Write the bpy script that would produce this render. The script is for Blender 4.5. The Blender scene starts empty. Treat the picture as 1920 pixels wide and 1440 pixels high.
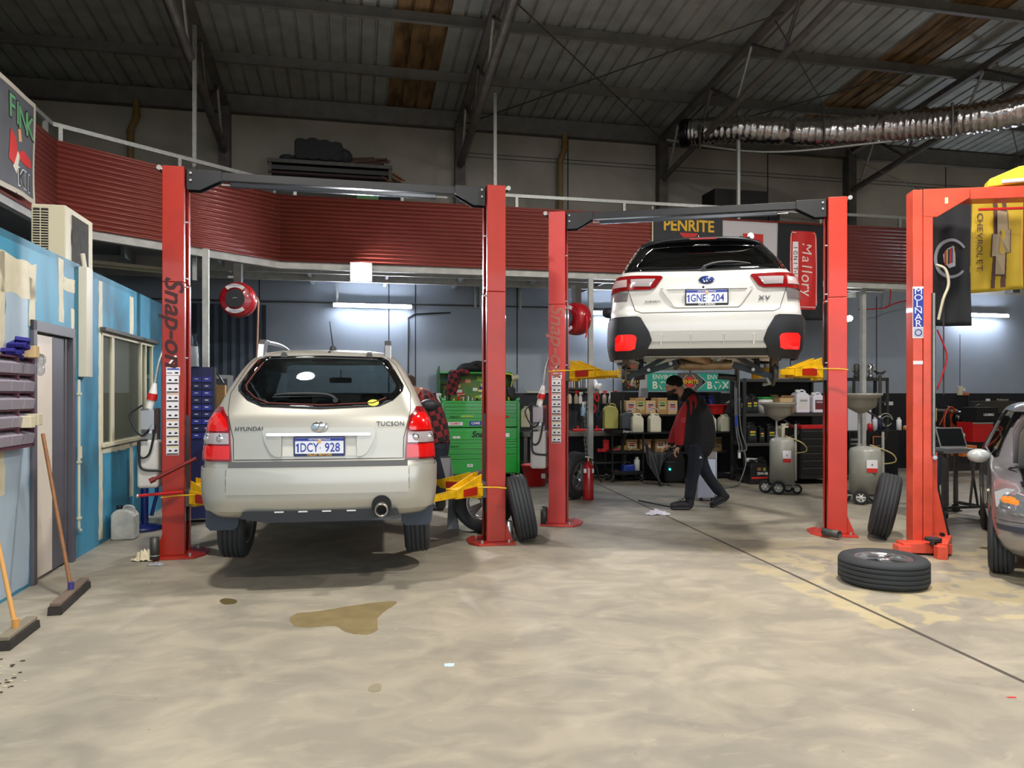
import bpy, bmesh, math, random
from mathutils import Vector, Matrix
random.seed(7)
R = math.radians
SC = bpy.context.scene
COL = SC.collection
F = 1400.0; CH = 1.55
TH = R(12); CT, ST = math.cos(TH), math.sin(TH)

def gp(px, Y, z=0.0): return Vector(((px - 960) / F * Y, Y, z))
def zz(py, Y): return CH + (740 - py) / F * Y
def bw(u, v, z=0.0): return Vector((u * CT - v * ST, u * ST + v * CT, z))
def tob(p): return (p[0] * CT + p[1] * ST, -p[0] * ST + p[1] * CT)
def vat(px, v):           # world depth of the point seen at column px on the building plane v
    t = (px - 960) / F
    return v / (CT - ST * t)

# ---------------------------------------------------------------- materials
def lin(c):
    if isinstance(c, str):
        c = c.lstrip('#'); c = [int(c[i:i + 2], 16) / 255 for i in (0, 2, 4)]
    return tuple((x / 12.92 if x <= .04045 else ((x + .055) / 1.055) ** 2.4) for x in c) + (1,)
_M = {}
def mat(name, col='#808080', rough=.5, metal=0., coat=0., bump=0., bscale=40., var=0., vscale=4., emit=None, es=0., spec=.5, vcol=None, alpha=None, stretch=None):
    if name in _M: return _M[name]
    m = bpy.data.materials.new(name); m.use_nodes = True
    nt = m.node_tree; N = nt.nodes; L = nt.links
    b = N['Principled BSDF']
    c = lin(col)
    b.inputs['Base Color'].default_value = c
    b.inputs['Roughness'].default_value = rough
    b.inputs['Metallic'].default_value = metal
    b.inputs['Coat Weight'].default_value = coat
    b.inputs['Coat Roughness'].default_value = .06
    b.inputs['Specular IOR Level'].default_value = spec
    if emit:
        b.inputs['Emission Color'].default_value = lin(emit); b.inputs['Emission Strength'].default_value = es
    tc = None
    if var or bump:
        tc = N.new('ShaderNodeTexCoord'); src = tc.outputs['Object']
        if stretch:
            mp = N.new('ShaderNodeMapping'); mp.inputs['Scale'].default_value = stretch
            L.new(src, mp.inputs['Vector']); src = mp.outputs['Vector']
    if var:
        n = N.new('ShaderNodeTexNoise'); n.inputs['Scale'].default_value = vscale; n.inputs['Detail'].default_value = 5
        L.new(src, n.inputs['Vector'])
        r = N.new('ShaderNodeValToRGB')
        c2 = lin(vcol) if vcol else tuple(x * (1 - var) for x in c[:3]) + (1,)
        c1 = c if vcol else tuple(min(1, x * (1 + var * .5)) for x in c[:3]) + (1,)
        r.color_ramp.elements[0].color = c2; r.color_ramp.elements[1].color = c1
        r.color_ramp.elements[0].position = .35; r.color_ramp.elements[1].position = .65
        L.new(n.outputs['Fac'], r.inputs['Fac']); L.new(r.outputs['Color'], b.inputs['Base Color'])
    if bump:
        n = N.new('ShaderNodeTexNoise'); n.inputs['Scale'].default_value = bscale; n.inputs['Detail'].default_value = 4
        L.new(src, n.inputs['Vector'])
        bp = N.new('ShaderNodeBump'); bp.inputs['Strength'].default_value = bump; bp.inputs['Distance'].default_value = .01
        L.new(n.outputs['Fac'], bp.inputs['Height']); L.new(bp.outputs['Normal'], b.inputs['Normal'])
    _M[name] = m
    return m
def glass(name, tint='#406070', rough=.02, gloss=.08):
    if name in _M: return _M[name]
    m = bpy.data.materials.new(name); m.use_nodes = True
    nt = m.node_tree; N = nt.nodes; L = nt.links
    N.remove(N['Principled BSDF'])
    t = N.new('ShaderNodeBsdfTransparent'); t.inputs[0].default_value = lin(tint)
    g = N.new('ShaderNodeBsdfGlossy'); g.inputs['Roughness'].default_value = rough
    f = N.new('ShaderNodeFresnel'); f.inputs[0].default_value = 1.5
    a = N.new('ShaderNodeMath'); a.operation = 'ADD'; a.inputs[1].default_value = gloss - .04
    L.new(f.outputs[0], a.inputs[0])
    ge = N.new('ShaderNodeNewGeometry'); bf = N.new('ShaderNodeMath'); bf.operation = 'SUBTRACT'; bf.use_clamp = True; L.new(a.outputs[0], bf.inputs[0]); L.new(ge.outputs['Backfacing'], bf.inputs[1])
    x = N.new('ShaderNodeMixShader'); L.new(bf.outputs[0], x.inputs[0]); L.new(t.outputs[0], x.inputs[1]); L.new(g.outputs[0], x.inputs[2])
    L.new(x.outputs[0], N['Material Output'].inputs[0])
    _M[name] = m
    return m

# ---------------------------------------------------------------- mesh builder
class MB:
    def __init__(s, M=None): s.v = []; s.f = []; s.fm = []; s.fs = []; s.mats = []; s.M = M or Matrix()
    def mi(s, m):
        if m not in s.mats: s.mats.append(m)
        return s.mats.index(m)
    def add(s, vs, fs, m, smooth=False, M=None):
        k = len(s.v); T = s.M @ M if M is not None else s.M
        s.v += [T @ Vector(p) for p in vs]
        i = s.mi(m)
        for f in fs: s.f.append([k + a for a in f]); s.fm.append(i); s.fs.append(smooth)
        return s
    def box(s, c, d, m, rot=None, M=None):
        x, y, z = d[0] / 2, d[1] / 2, d[2] / 2
        vs = [Vector((a * x, b * y, e * z)) for a in (-1, 1) for b in (-1, 1) for e in (-1, 1)]
        if rot is not None:
            if isinstance(rot, (int, float)): rot = Matrix.Rotation(rot, 3, 'Z')
            vs = [rot @ p for p in vs]
        vs = [p + Vector(c) for p in vs]
        return s.add(vs, [(0, 1, 3, 2), (4, 6, 7, 5), (0, 4, 5, 1), (2, 3, 7, 6), (0, 2, 6, 4), (1, 5, 7, 3)], m, False, M)
    def bx(s, x0, x1, y0, y1, z0, z1, m):
        return s.box(((x0 + x1) / 2, (y0 + y1) / 2, (z0 + z1) / 2), (x1 - x0, y1 - y0, z1 - z0), m)
    def ring(s, rings, m, smooth=True, caps=True, closed=False):
        n = len(rings[0]); vs = [p for r in rings for p in r]; fs = []
        K = len(rings)
        for k in range(K if closed else K - 1):
            a = k * n; b = ((k + 1) % K) * n
            for i in range(n):
                j = (i + 1) % n
                fs.append((a + i, a + j, b + j, b + i))
        s.add(vs, fs, m, smooth)
        if caps and not closed:
            s.add(rings[0], [tuple(range(n))[::-1]], m); s.add(rings[-1], [tuple(range(n))], m)
        return s
    def cyl(s, p0, p1, r0, m, r1=None, n=16, smooth=True, caps=True):
        r1 = r0 if r1 is None else r1
        p0 = Vector(p0); p1 = Vector(p1); d = (p1 - p0).normalized()
        q = d.to_track_quat('Z', 'Y').to_matrix()
        rs = []
        for p, r in ((p0, r0), (p1, r1)):
            rs.append([p + q @ Vector((math.cos(2 * math.pi * i / n) * r, math.sin(2 * math.pi * i / n) * r, 0)) for i in range(n)])
        return s.ring(rs, m, smooth, caps)
    def tube(s, pts, r, m, n=8, closed=False, sub=0):
        pts = [Vector(p) for p in pts]
        if sub: pts = crom(pts, sub, closed)
        K = len(pts); rs = []; up = None
        for k in range(K):
            a = pts[k - 1] if (k > 0 or closed) else pts[k]
            b = pts[(k + 1) % K] if (k < K - 1 or closed) else pts[k]
            d = (b - a).normalized()
            if up is None:
                up = Vector((0, 0, 1)) if abs(d.z) < .9 else Vector((1, 0, 0))
            sd = d.cross(up).normalized(); up = sd.cross(d).normalized()
            rr = r[k * (len(r) - 1) // max(1, K - 1)] if isinstance(r, (list, tuple)) else r
            rs.append([pts[k] + sd * math.cos(2 * math.pi * i / n) * rr + up * math.sin(2 * math.pi * i / n) * rr for i in range(n)])
        return s.ring(rs, m, True, True, closed)
    def lathe(s, prof, m, n=24, c=(0, 0, 0), axis='Z', smooth=True, close=False):
        # prof: list of (radius, height)
        M3 = {'Z': Matrix.Identity(3), 'X': Matrix(((0, 0, 1), (0, 1, 0), (-1, 0, 0))), 'Y': Matrix(((1, 0, 0), (0, 0, 1), (0, -1, 0)))}[axis]
        rs = [[Vector(c) + M3 @ Vector((math.cos(2 * math.pi * i / n) * r, math.sin(2 * math.pi * i / n) * r, h)) for i in range(n)] for r, h in prof]
        return s.ring(rs, m, smooth, not close, close)
    def prism(s, poly, d0, d1, m, plane='xz', smooth=False):
        P = {'xz': lambda a, b, d: (a, d, b), 'xy': lambda a, b, d: (a, b, d), 'yz': lambda a, b, d: (d, a, b)}[plane]
        n = len(poly); vs = [P(a, b, d0) for a, b in poly] + [P(a, b, d1) for a, b in poly]
        fs = [tuple(range(n)), tuple(range(2 * n - 1, n - 1, -1))] + [(i, i + n, (i + 1) % n + n, (i + 1) % n) for i in range(n)]
        return s.add(vs, fs, m, smooth)
    def ball(s, c, r, m, n=12, k=8):
        if isinstance(r, (int, float)): r = (r, r, r)
        rs = []
        for j in range(k + 1):
            a = math.pi * (j / k) if 0 < j < k else (math.pi * (.02 if j == 0 else .98))
            rs.append([Vector(c) + Vector((math.sin(a) * math.cos(2 * math.pi * i / n) * r[0], math.sin(a) * math.sin(2 * math.pi * i / n) * r[1], -math.cos(a) * r[2])) for i in range(n)])
        return s.ring(rs, m)
    def text(s, t, size, m, M, depth=.002, bold=0., shear=0., spacing=1., sx=1., align='CENTER'):
        vs, fs = text_geo(t, bold, shear, spacing, depth / size, align)
        return s.add([Vector((p[0] * size * sx, p[1] * size, p[2] * size)) for p in vs], fs, m, False, M)
    def build(s, name, parent=None, bevel=0, loc=None, rz=None, auto=False, seg=2, fixn=True):
        me = bpy.data.meshes.new(name); me.from_pydata([tuple(p) for p in s.v], [], s.f)
        for m in s.mats: me.materials.append(m)
        me.polygons.foreach_set('material_index', s.fm); me.polygons.foreach_set('use_smooth', s.fs)
        if fixn:
            bm = bmesh.new(); bm.from_mesh(me); bmesh.ops.recalc_face_normals(bm, faces=bm.faces); bm.to_mesh(me); bm.free()
        me.update()
        o = bpy.data.objects.new(name, me); COL.objects.link(o)
        if parent is not None: o.parent = parent
        if loc is not None: o.location = loc
        if rz is not None: o.rotation_euler[2] = rz
        if bevel:
            b = o.modifiers.new('bevel', 'BEVEL'); b.width = bevel; b.segments = seg; b.limit_method = 'ANGLE'; b.angle_limit = R(40)
        return o
_TG = {}
def text_geo(t, bold, shear, spacing, depth, align):
    k = (t, bold, shear, spacing, round(depth, 5), align)
    if k in _TG: return _TG[k]
    cu = bpy.data.curves.new('t', 'FONT'); cu.body = t; cu.size = 1; cu.offset = bold; cu.shear = shear; cu.space_character = spacing
    cu.extrude = max(depth, 0) / 2; cu.align_x = align; cu.align_y = 'CENTER'; cu.resolution_u = 3
    o = bpy.data.objects.new('t', cu); COL.objects.link(o)
    bpy.context.view_layer.update()
    me = bpy.data.meshes.new_from_object(o.evaluated_get(bpy.context.evaluated_depsgraph_get()))
    vs = [tuple(v.co) for v in me.vertices]; fs = [tuple(p.vertices) for p in me.polygons]
    bpy.data.objects.remove(o); bpy.data.curves.remove(cu); bpy.data.meshes.remove(me)
    _TG[k] = (vs, fs); return _TG[k]
def crom(pts, sub, closed=False):
    out = []; n = len(pts)
    seg = n if closed else n - 1
    for i in range(seg):
        g = lambda k: pts[k % n] if closed else pts[max(0, min(n - 1, k))]
        a, b, c, d = g(i - 1), g(i), g(i + 1), g(i + 2)
        for j in range(sub):
            t = j / sub
            out.append(.5 * ((2 * b) + (c - a) * t + (2 * a - 5 * b + 4 * c - d) * t * t + (3 * b - a - 3 * c + d) * t ** 3))
    if not closed: out.append(pts[-1])
    return out
FACE = Matrix.Rotation(R(90), 4, 'X')          # text in the XY plane -> stands in XZ, facing -Y
def fm(x, y, z, rz=0, roll=0, s=1):           # placement of writing on a face looking towards -Y
    return Matrix.Translation((x, y, z)) @ Matrix.Rotation(rz, 4, 'Z') @ FACE @ Matrix.Rotation(roll, 4, 'Z')

def tag(o, label=None, cat=None, group=None, kind=None):
    if label: o['label'] = label
    if cat: o['category'] = cat
    if group: o['group'] = group
    if kind: o['kind'] = kind
    return o
def thing(name, label, cat, loc=(0, 0, 0), rz=0., group=None):
    o = bpy.data.objects.new(name, None); o.empty_display_size = .1; COL.objects.link(o)
    o.location = loc; o.rotation_euler = (0, 0, rz)
    return tag(o, label, cat, group)
def struct(mb, name, **k):
    o = mb.build(name, **k)
    if k.get('parent') is None: o['kind'] = 'structure'
    return o
def copy_tree(o, parent=None):
    kids = [c for c in bpy.data.objects if c.parent == o]
    c = o.copy(); COL.objects.link(c)
    if parent is not None: c.parent = parent
    for k in kids: copy_tree(k, c)
    return c
def dup(o, label, loc, rz=None, **kw):
    c = copy_tree(o); c.location = loc
    if rz is not None: c.rotation_euler = (0, 0, rz)
    c['label'] = label
    for k, v in kw.items(): c[k] = v
    return c
def rrect(x0, x1, z0, z1, r, n=4):
    out = []
    for cx, cz, a0 in ((x1 - r, z1 - r, 0), (x0 + r, z1 - r, 90), (x0 + r, z0 + r, 180), (x1 - r, z0 + r, 270)):
        for i in range(n + 1):
            a = R(a0 + 90 * i / n); out.append((cx + r * math.cos(a), cz + r * math.sin(a)))
    return out
def weld(me):
    bm = bmesh.new(); bm.from_mesh(me); bmesh.ops.remove_doubles(bm, verts=bm.verts, dist=2e-5); bmesh.ops.recalc_face_normals(bm, faces=bm.faces); bm.to_mesh(me); bm.free()
def boolean(o, cutters, op='DIFFERENCE'):
    for q in [o] + cutters: weld(q.data)
    par = o.parent; o.parent = None
    for c in cutters:
        m = o.modifiers.new('b', 'BOOLEAN'); m.object = c; m.operation = op; m.solver = 'EXACT'
    bpy.context.view_layer.update()
    me = bpy.data.meshes.new_from_object(o.evaluated_get(bpy.context.evaluated_depsgraph_get()))
    o.modifiers.clear(); o.data = me; o.parent = par
    for c in cutters:
        d = c.data; bpy.data.objects.remove(c); bpy.data.meshes.remove(d)
    return o

# ---- materials
m_conc = None
red_l = mat('lift_red', '#a62410', .38, 0, .3, var=.12, vscale=3)
red_r = mat('lift_red_bright', '#d0341e', .35, 0, .3, var=.08, vscale=3)
red_m = mat('lift_orange_red', '#e4563e', .4, 0, .2, var=.15, vscale=5)
yel = mat('lift_yellow', '#e0b010', .42, var=.2, vscale=12)
blk = mat('black_paint', '#141518', .4)
blk2 = mat('black_matte', '#101012', .7)
rub = mat('rubber', '#26282b', .75, bump=.15, bscale=60)
plk = mat('black_plastic', '#202226', .55)
galv = mat('galvanised_steel', '#a9aba6', .45, .55, var=.15, vscale=25)
stl = mat('dark_steel', '#55534f', .5, .6, var=.2, vscale=10)
chrome = mat('chrome', '#d8dadc', .12, 1.)
alu = mat('aluminium', '#b9bbbe', .35, .9)
wht = mat('white_plastic', '#dcdcd8', .45)
cream = mat('cream_paint', '#cfc8ac', .5)
redp = mat('red_plastic', '#c01c1c', .4)
blup = mat('blue_plastic', '#1c3f9c', .4)
grnp = mat('green_plastic', '#1f8a35', .4)
yelp = mat('yellow_plastic', '#e2d23a', .4)
card = mat('cardboard', '#b08a58', .85, var=.15, vscale=8)
card2 = mat('light_cardboard', '#cdb080', .85, var=.15, vscale=8)
ink = mat('black_ink', '#15161a', .6)
inkw = mat('white_ink', '#eeeeee', .6)
inkb = mat('blue_ink', '#2c3f9e', .6)
inkr = mat('red_ink', '#cc2420', .6)
inky = mat('gold_ink', '#e3b32c', .6)
# ================================================================ camera
cam = bpy.data.cameras.new('camera'); co = bpy.data.objects.new('camera', cam); COL.objects.link(co)
co.location = (0, 0, CH); co.rotation_euler = (R(90), 0, 0)
cam.sensor_width = 36; cam.lens = 36 * F / 1920; cam.shift_y = 20 / 1920; cam.clip_end = 100
SC.camera = co
VS = SC.view_settings
VS.view_transform = 'Standard'; VS.look = 'None'; VS.gamma = 1; VS.use_curve_mapping = False; VS.exposure = 0.4
SC.cycles.use_denoising = True
SC.cycles.max_bounces = 8; SC.cycles.diffuse_bounces = 3; SC.cycles.glossy_bounces = 3; SC.cycles.transparent_max_bounces = 12
SC.cycles.sample_clamp_indirect = 4; SC.cycles.caustics_reflective = False; SC.cycles.caustics_refractive = False

# ================================================================ room shell (building axes u, v; turned 12 degrees)
def floor_mat():
    m = bpy.data.materials.new('stained_concrete'); m.use_nodes = True
    nt = m.node_tree; N = nt.nodes; L = nt.links; b = N['Principled BSDF']
    tc = N.new('ShaderNodeTexCoord')
    def noise(sc, det, dist=0, st=None):
        n = N.new('ShaderNodeTexNoise'); n.inputs['Scale'].default_value = sc; n.inputs['Detail'].default_value = det; n.inputs['Distortion'].default_value = dist
        src = tc.outputs['Object']
        if st:
            mp = N.new('ShaderNodeMapping'); mp.inputs['Scale'].default_value = st; mp.inputs['Rotation'].default_value = (0, 0, .35); L.new(src, mp.inputs[0]); src = mp.outputs[0]
        L.new(src, n.inputs['Vector']); return n.outputs['Fac']
    def ramp(f, a, b_, p0, p1):
        r = N.new('ShaderNodeValToRGB'); r.color_ramp.elements[0].color = a; r.color_ramp.elements[1].color = b_
        r.color_ramp.elements[0].position = p0; r.color_ramp.elements[1].position = p1; L.new(f, r.inputs[0]); return r.outputs[0]
    def mix(a, b_, f, t='MIX'):
        x = N.new('ShaderNodeMixRGB'); x.blend_type = t
        if isinstance(f, float): x.inputs[0].default_value = f
        else: L.new(f, x.inputs[0])
        for i, q in ((1, a), (2, b_)):
            if isinstance(q, tuple): x.inputs[i].default_value = q
            else: L.new(q, x.inputs[i])
        return x.outputs[0]
    base = ramp(noise(.55, 6, .6), lin('#857e70'), lin('#a69d8b'), .36, .62)
    mid = ramp(noise(2.2, 8, 1.2, (1, 1.3, 1)), lin('#7d786c'), lin('#aca28e'), .38, .66)
    c = mix(base, mid, .45)
    streak = ramp(noise(6, 8, .8, (.8, 1.8, 1)), (0, 0, 0, 1), (1, 1, 1, 1), .58, .7)
    c = mix(c, lin('#bcb198'), mix((0, 0, 0, 1), streak, .22))
    st = ramp(noise(1.3, 3, .3), (0, 0, 0, 1), (1, 1, 1, 1), .60, .68)
    c = mix(c, lin('#7d776a'), mix((0, 0, 0, 1), st, .45))
    sp = N.new('ShaderNodeTexVoronoi'); sp.inputs['Scale'].default_value = 5.5; L.new(tc.outputs['Object'], sp.inputs['Vector'])
    spk = ramp(sp.outputs['Distance'], (1, 1, 1, 1), (0, 0, 0, 1), .018, .035)
    c = mix(c, lin('#4c463a'), mix((0, 0, 0, 1), spk, .7))
    sp2 = N.new('ShaderNodeTexVoronoi'); sp2.inputs['Scale'].default_value = 3.1; sp2.inputs['Randomness'].default_value = 1; L.new(tc.outputs['Object'], sp2.inputs['Vector'])
    spk2 = ramp(sp2.outputs['Distance'], (1, 1, 1, 1), (0, 0, 0, 1), .012, .022)
    c = mix(c, lin('#f0e8d0'), mix((0, 0, 0, 1), spk2, .8))
    # worn yellow paint to the right of the expansion joint (local axes: u, v)
    sx = N.new('ShaderNodeSeparateXYZ'); L.new(tc.outputs['Object'], sx.inputs[0])
    def rng(o, a0, a1):
        q = N.new('ShaderNodeMapRange'); q.interpolation_type = 'LINEAR'; q.clamp = True
        q.inputs['From Min'].default_value = a0; q.inputs['From Max'].default_value = a1; L.new(o, q.inputs['Value']); return q.outputs[0]
    def mul(a, b_):
        q = N.new('ShaderNodeMath'); q.operation = 'MULTIPLY'; L.new(a, q.inputs[0]); L.new(b_, q.inputs[1]); return q.outputs[0]
    worn = ramp(noise(3.2, 9, .5), (0, 0, 0, 1), (1, 1, 1, 1), .47, .53)
    pt = mul(mul(rng(sx.outputs[0], 3.42, 3.45), rng(sx.outputs[1], 4.30, 4.32)), mul(rng(sx.outputs[0], 8, 7), rng(sx.outputs[1], 8.2, 5.4)))
    pf = mul(pt, worn)
    c = mix(c, lin('#ccb984'), mix((0, 0, 0, 1), pf, .42))
    L.new(c, b.inputs['Base Color'])
    rr = N.new('ShaderNodeMapRange'); rr.inputs['To Min'].default_value = .42; rr.inputs['To Max'].default_value = .72
    L.new(noise(1.6, 4), rr.inputs['Value']); L.new(rr.outputs[0], b.inputs['Roughness'])
    bp = N.new('ShaderNodeBump'); bp.inputs['Strength'].default_value = .25; bp.inputs['Distance'].default_value = .01
    L.new(noise(18, 6), bp.inputs['Height']); L.new(bp.outputs[0], b.inputs['Normal'])
    return m
U0, U1, V0, V1 = -9.0, 17.0, -3.0, 13.7
EAVE = 6.75; SLOPE = .10
def roofz(v): return EAVE + SLOPE * (V1 - v)
mb = MB(); mb.bx(U0, U1, V0, V1, -.2, 0, floor_mat()); struct(mb, 'floor', rz=TH)

tilt = mat('tilt_up_concrete', '#b3aea2', .85, var=.22, vscale=.9, bump=.2, bscale=12)
wgrey = mat('blue_grey_wall_paint', '#98a2ad', .6, var=.06, vscale=1.5)
wblk = mat('black_wall_paint', '#1a1b1f', .6, var=.2, vscale=6)
seamm = mat('dark_joint', '#3a3d42', .8)
mb = MB()
mb.bx(U0, U1, V1, V1 + .2, 3.72, EAVE + .2, tilt)
mb.bx(U0, U1, V1, V1 + .2, 1.58, 3.72, wgrey)
mb.bx(U0, U1, V1, V1 + .2, -.2, 1.58, wblk)
for u in (-1.62, .62, 1.1, 3.0, 4.9, 6.5, 8.7, 10.7): mb.bx(u, u + .022, V1 - .004, V1, 1.6, 3.6, seamm)
for u in (-5.9, 4.0, 8.2, 12.4): mb.bx(u - .012, u + .012, V1 - .004, V1, 3.75, EAVE, seamm)
for z in (5.95, 6.02): mb.bx(1.9, 17, V1 - .003, V1, z, z + .012, seamm)
struct(mb, 'wall_back', rz=TH)
# door leaf in the back wall paint
mb = MB(); mb.tube([(.98, V1 - .02, 1.7), (.98, V1 - .02, 2.95), (1.1, V1 - .02, 3.02), (1.75, V1 - .02, 3.06)], .014, plk, 6)
struct(mb, 'trim_1', rz=TH)
mb = MB(); mb.bx(U0 - .2, U0, V0, V1 + .2, -.2, 8.8, tilt); struct(mb, 'wall_left', rz=TH)
mb = MB(); mb.bx(U1, U1 + .2, V0, V1 + .2, -.2, 8.8, tilt); struct(mb, 'wall_right', rz=TH)
# front wall behind the camera: two piers and a header round a wide open roller door
mb = MB(); mb.bx(U0, -5.0, V0 - .2, V0, -.2, 8.8, tilt); mb.bx(7.0, U1, V0 - .2, V0, -.2, 8.8, tilt); mb.bx(-5.0, 7.0, V0 - .2, V0, 4.6, 8.8, tilt)
struct(mb, 'wall_front', rz=TH)

roofm = mat('galvanised_roof_sheet', '#a3a7a2', .55, .25, var=.18, vscale=3)
roofs = mat('stained_skylight_sheet', '#8e7048', .7, var=.45, vscale=7, stretch=(1, .25, 1), vcol='#4e3a20')
mb = MB()
def roofstrip(u0, u1, m):
    n = max(1, round((u1 - u0) / .235)); w = (u1 - u0) / n
    pr = []
    for i in range(n):
        a = u0 + i * w; pr += [(a, 0), (a + w * .78, 0), (a + w * .84, .035), (a + w * .94, .035)]
    pr.append((u1, 0))
    top = [(a, V0, roofz(V0) + h) for a, h in pr]; bot = [(a, V1 + .1, roofz(V1 + .1) + h) for a, h in pr]
    k = len(pr)
    mb.add(top + bot, [(i, i + 1, k + i + 1, k + i) for i in range(k - 1)], m)
roofstrip(U0, .6, roofm); roofstrip(.6, 1.38, roofs); roofstrip(1.38, 8.42, roofm); roofstrip(8.42, 9.36, roofs); roofstrip(9.36, U1, roofm)
o = struct(mb, 'ceiling', rz=TH, fixn=False)
sd = o.modifiers.new('s', 'SOLIDIFY'); sd.thickness = .02; sd.offset = 1

purm = mat('purlin_steel', '#7c7b78', .55, .3, var=.15, vscale=5)
trm = mat('truss_steel', '#6a6662', .6, .3, var=.25, vscale=6)
TR = [-6.2, -2.16, 1.91, 5.87, 10.0, 14.0]
for v in (12.3, 10.75, 9.2, 7.65, 6.1, 4.5, 2.9):
    mb = MB(); z = roofz(v)
    mb.box(((U0 + U1) / 2, v, z - .09), (U1 - U0, .02, .17), purm)
    mb.box(((U0 + U1) / 2, v + .03, z - .012), (U1 - U0, .07, .012), purm)
    mb.box(((U0 + U1) / 2, v - .03, z - .17), (U1 - U0, .07, .012), purm)
    struct(mb, 'roof_beam', rz=TH)
mb = MB(); mb.box(((U0 + U1) / 2, V1 - .11, EAVE - .17), (U1 - U0, .02, .3), purm); mb.box(((U0 + U1) / 2, V1 - .06, EAVE - .32), (U1 - U0, .12, .02), trm)
struct(mb, 'eave_beam', rz=TH)
for u in TR:
    mb = MB()
    z1, z0 = roofz(V1), roofz(V0); dl = math.hypot(V1 - V0, z0 - z1); ang = math.atan2(z1 - z0, V1 - V0)
    rot = Matrix.Rotation(ang, 3, 'X')
    mb.box((u, (V0 + V1) / 2, (z0 + z1) / 2 - .24), (.12, dl, .09), trm, rot)
    # bottom chord
    b1 = Vector((u, V1 - .1, 5.72)); b0 = Vector((u, V0, 7.95))
    mb.tube([b1, b0], .07, trm, 4)
    k = 12
    for i in range(k + 1):
        v = V1 - .4 - i * 1.3
        def cz(v): return 5.72 + (V1 - v) * (2.23 / (V1 - V0))
        def tz(v): return roofz(v) - .28
        if v < V0 + .5: break
        mb.tube([(u, v, cz(v)), (u, v - .45, tz(v - .45))], .03, trm if i % 2 else galv, 4)
        mb.tube([(u, v - .45, tz(v - .45)), (u, v - 1.3, cz(v - 1.3))], .03, trm, 4)
    mb.bx(u - .09, u + .09, V1 - .2, V1, 3.75 if u > 0 else 4.4, EAVE - .2, trm)
    struct(mb, 'roof_truss_beam', rz=TH)
# bracing rods under the roof
mb = MB()
for a, b in (((1.91, 9.6), (5.87, 13.5)), ((5.87, 9.4), (1.91, 13.5)), ((5.87, 9.6), (10, 13.5)), ((10, 9.2), (5.87, 13.5)), ((10, 10), (14, 13.4))):
    mb.tube([(a[0], a[1], roofz(a[1]) - .3), (b[0], b[1], roofz(b[1]) - .32)], .011, stl, 6)
struct(mb, 'trim_2', rz=TH)

# ---------------------------------------------------------------- mezzanine with corrugated red fascia
fas = mat('red_corrugated_steel', '#8a4238', .42, .15, .1, var=.1, vscale=2)
whs = mat('white_painted_steel', '#b9bab4', .5, .1, var=.15, vscale=8)
FZ0, FZ1, VF = 3.5, 4.47, 11.36
P1 = (-3.33, 9.46); P2 = (-1.05, 11.36)
def corr(name, a, b, nw=16):
    d = Vector((b[0] - a[0], b[1] - a[1])); nrm = Vector((d.y, -d.x)).normalized()
    prof = []
    for i in range(nw * 6 + 1):
        t = i / (nw * 6); prof.append((FZ0 + (FZ1 - FZ0) * t, .015 * math.sin(2 * math.pi * nw * t)))
    mb = MB(); k = len(prof)
    vs = [(a[0] + nrm.x * h, a[1] + nrm.y * h, z) for z, h in prof] + [(b[0] + nrm.x * h, b[1] + nrm.y * h, z) for z, h in prof]
    mb.add(vs, [(i, k + i, k + i + 1, i + 1) for i in range(k - 1)], fas, True)
    o = struct(mb, name, rz=TH, fixn=False); s = o.modifiers.new('s', 'SOLIDIFY'); s.thickness = .008; s.offset = 0
    return o
corr('wall_mezzanine_left', (-3.33, 2.0), P1); corr('wall_mezzanine_corner', P1, P2); corr('wall_mezzanine_front', P2, (9.6, VF))
# deck, bearers, joists
deckm = mat('deck_underside', '#8c9092', .8, var=.15, vscale=3)
mb = MB(); mb.prism([(-9, 2), (P1[0] - .06, 2), (P1[0] - .06, P1[1]), (P2[0], P2[1] + .06), (9.6, VF + .06), (9.6, V1), (-9, V1)], 3.66, 3.72, deckm, 'xy')
struct(mb, 'slab_mezzanine', rz=TH)
mb = MB()
def beam2(a, b, z0, z1, w, m):
    d = Vector((b[0] - a[0], b[1] - a[1])); ang = math.atan2(d.y, d.x)
    mb.box(((a[0] + b[0]) / 2, (a[1] + b[1]) / 2, (z0 + z1) / 2), (d.length, w, z1 - z0), m, ang)
beam2((P2[0], VF + .07), (9.6, VF + .07), 3.40, 3.64, .08, whs)
beam2((P1[0] + .02, P1[1] + .09), (P2[0] + .02, P2[1] + .1), 3.40, 3.5, .08, whs)
beam2((P1[0] - .05, 2.0), (P1[0] - .05, P1[1]), 3.42, 3.5, .08, whs)
for v in (12.1, 12.9): beam2((-4.5, v), (9.6, v), 3.45, 3.62, .07, whs)
for u in [i * 1.25 - 3.2 for i in range(11)]: beam2((u, max(VF + .1, 11.45 + max(0, -u - 3) * .3)), (u, V1), 3.5, 3.66, .05, deckm)
struct(mb, 'mezzanine_beam', rz=TH)
# pipe run and brackets along the back wall under the deck
mb = MB(); mb.tube([(-4, V1 - .06, 3.17), (9, V1 - .06, 3.22)], .016, stl, 6)
for u in (-.28, 2.2, 2.3, 3.05, 5.6): mb.bx(u - .02, u + .02, V1 - .1, V1 - .06, 3.15, 3.66, galv)
struct(mb, 'trim_3', rz=TH)
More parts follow.
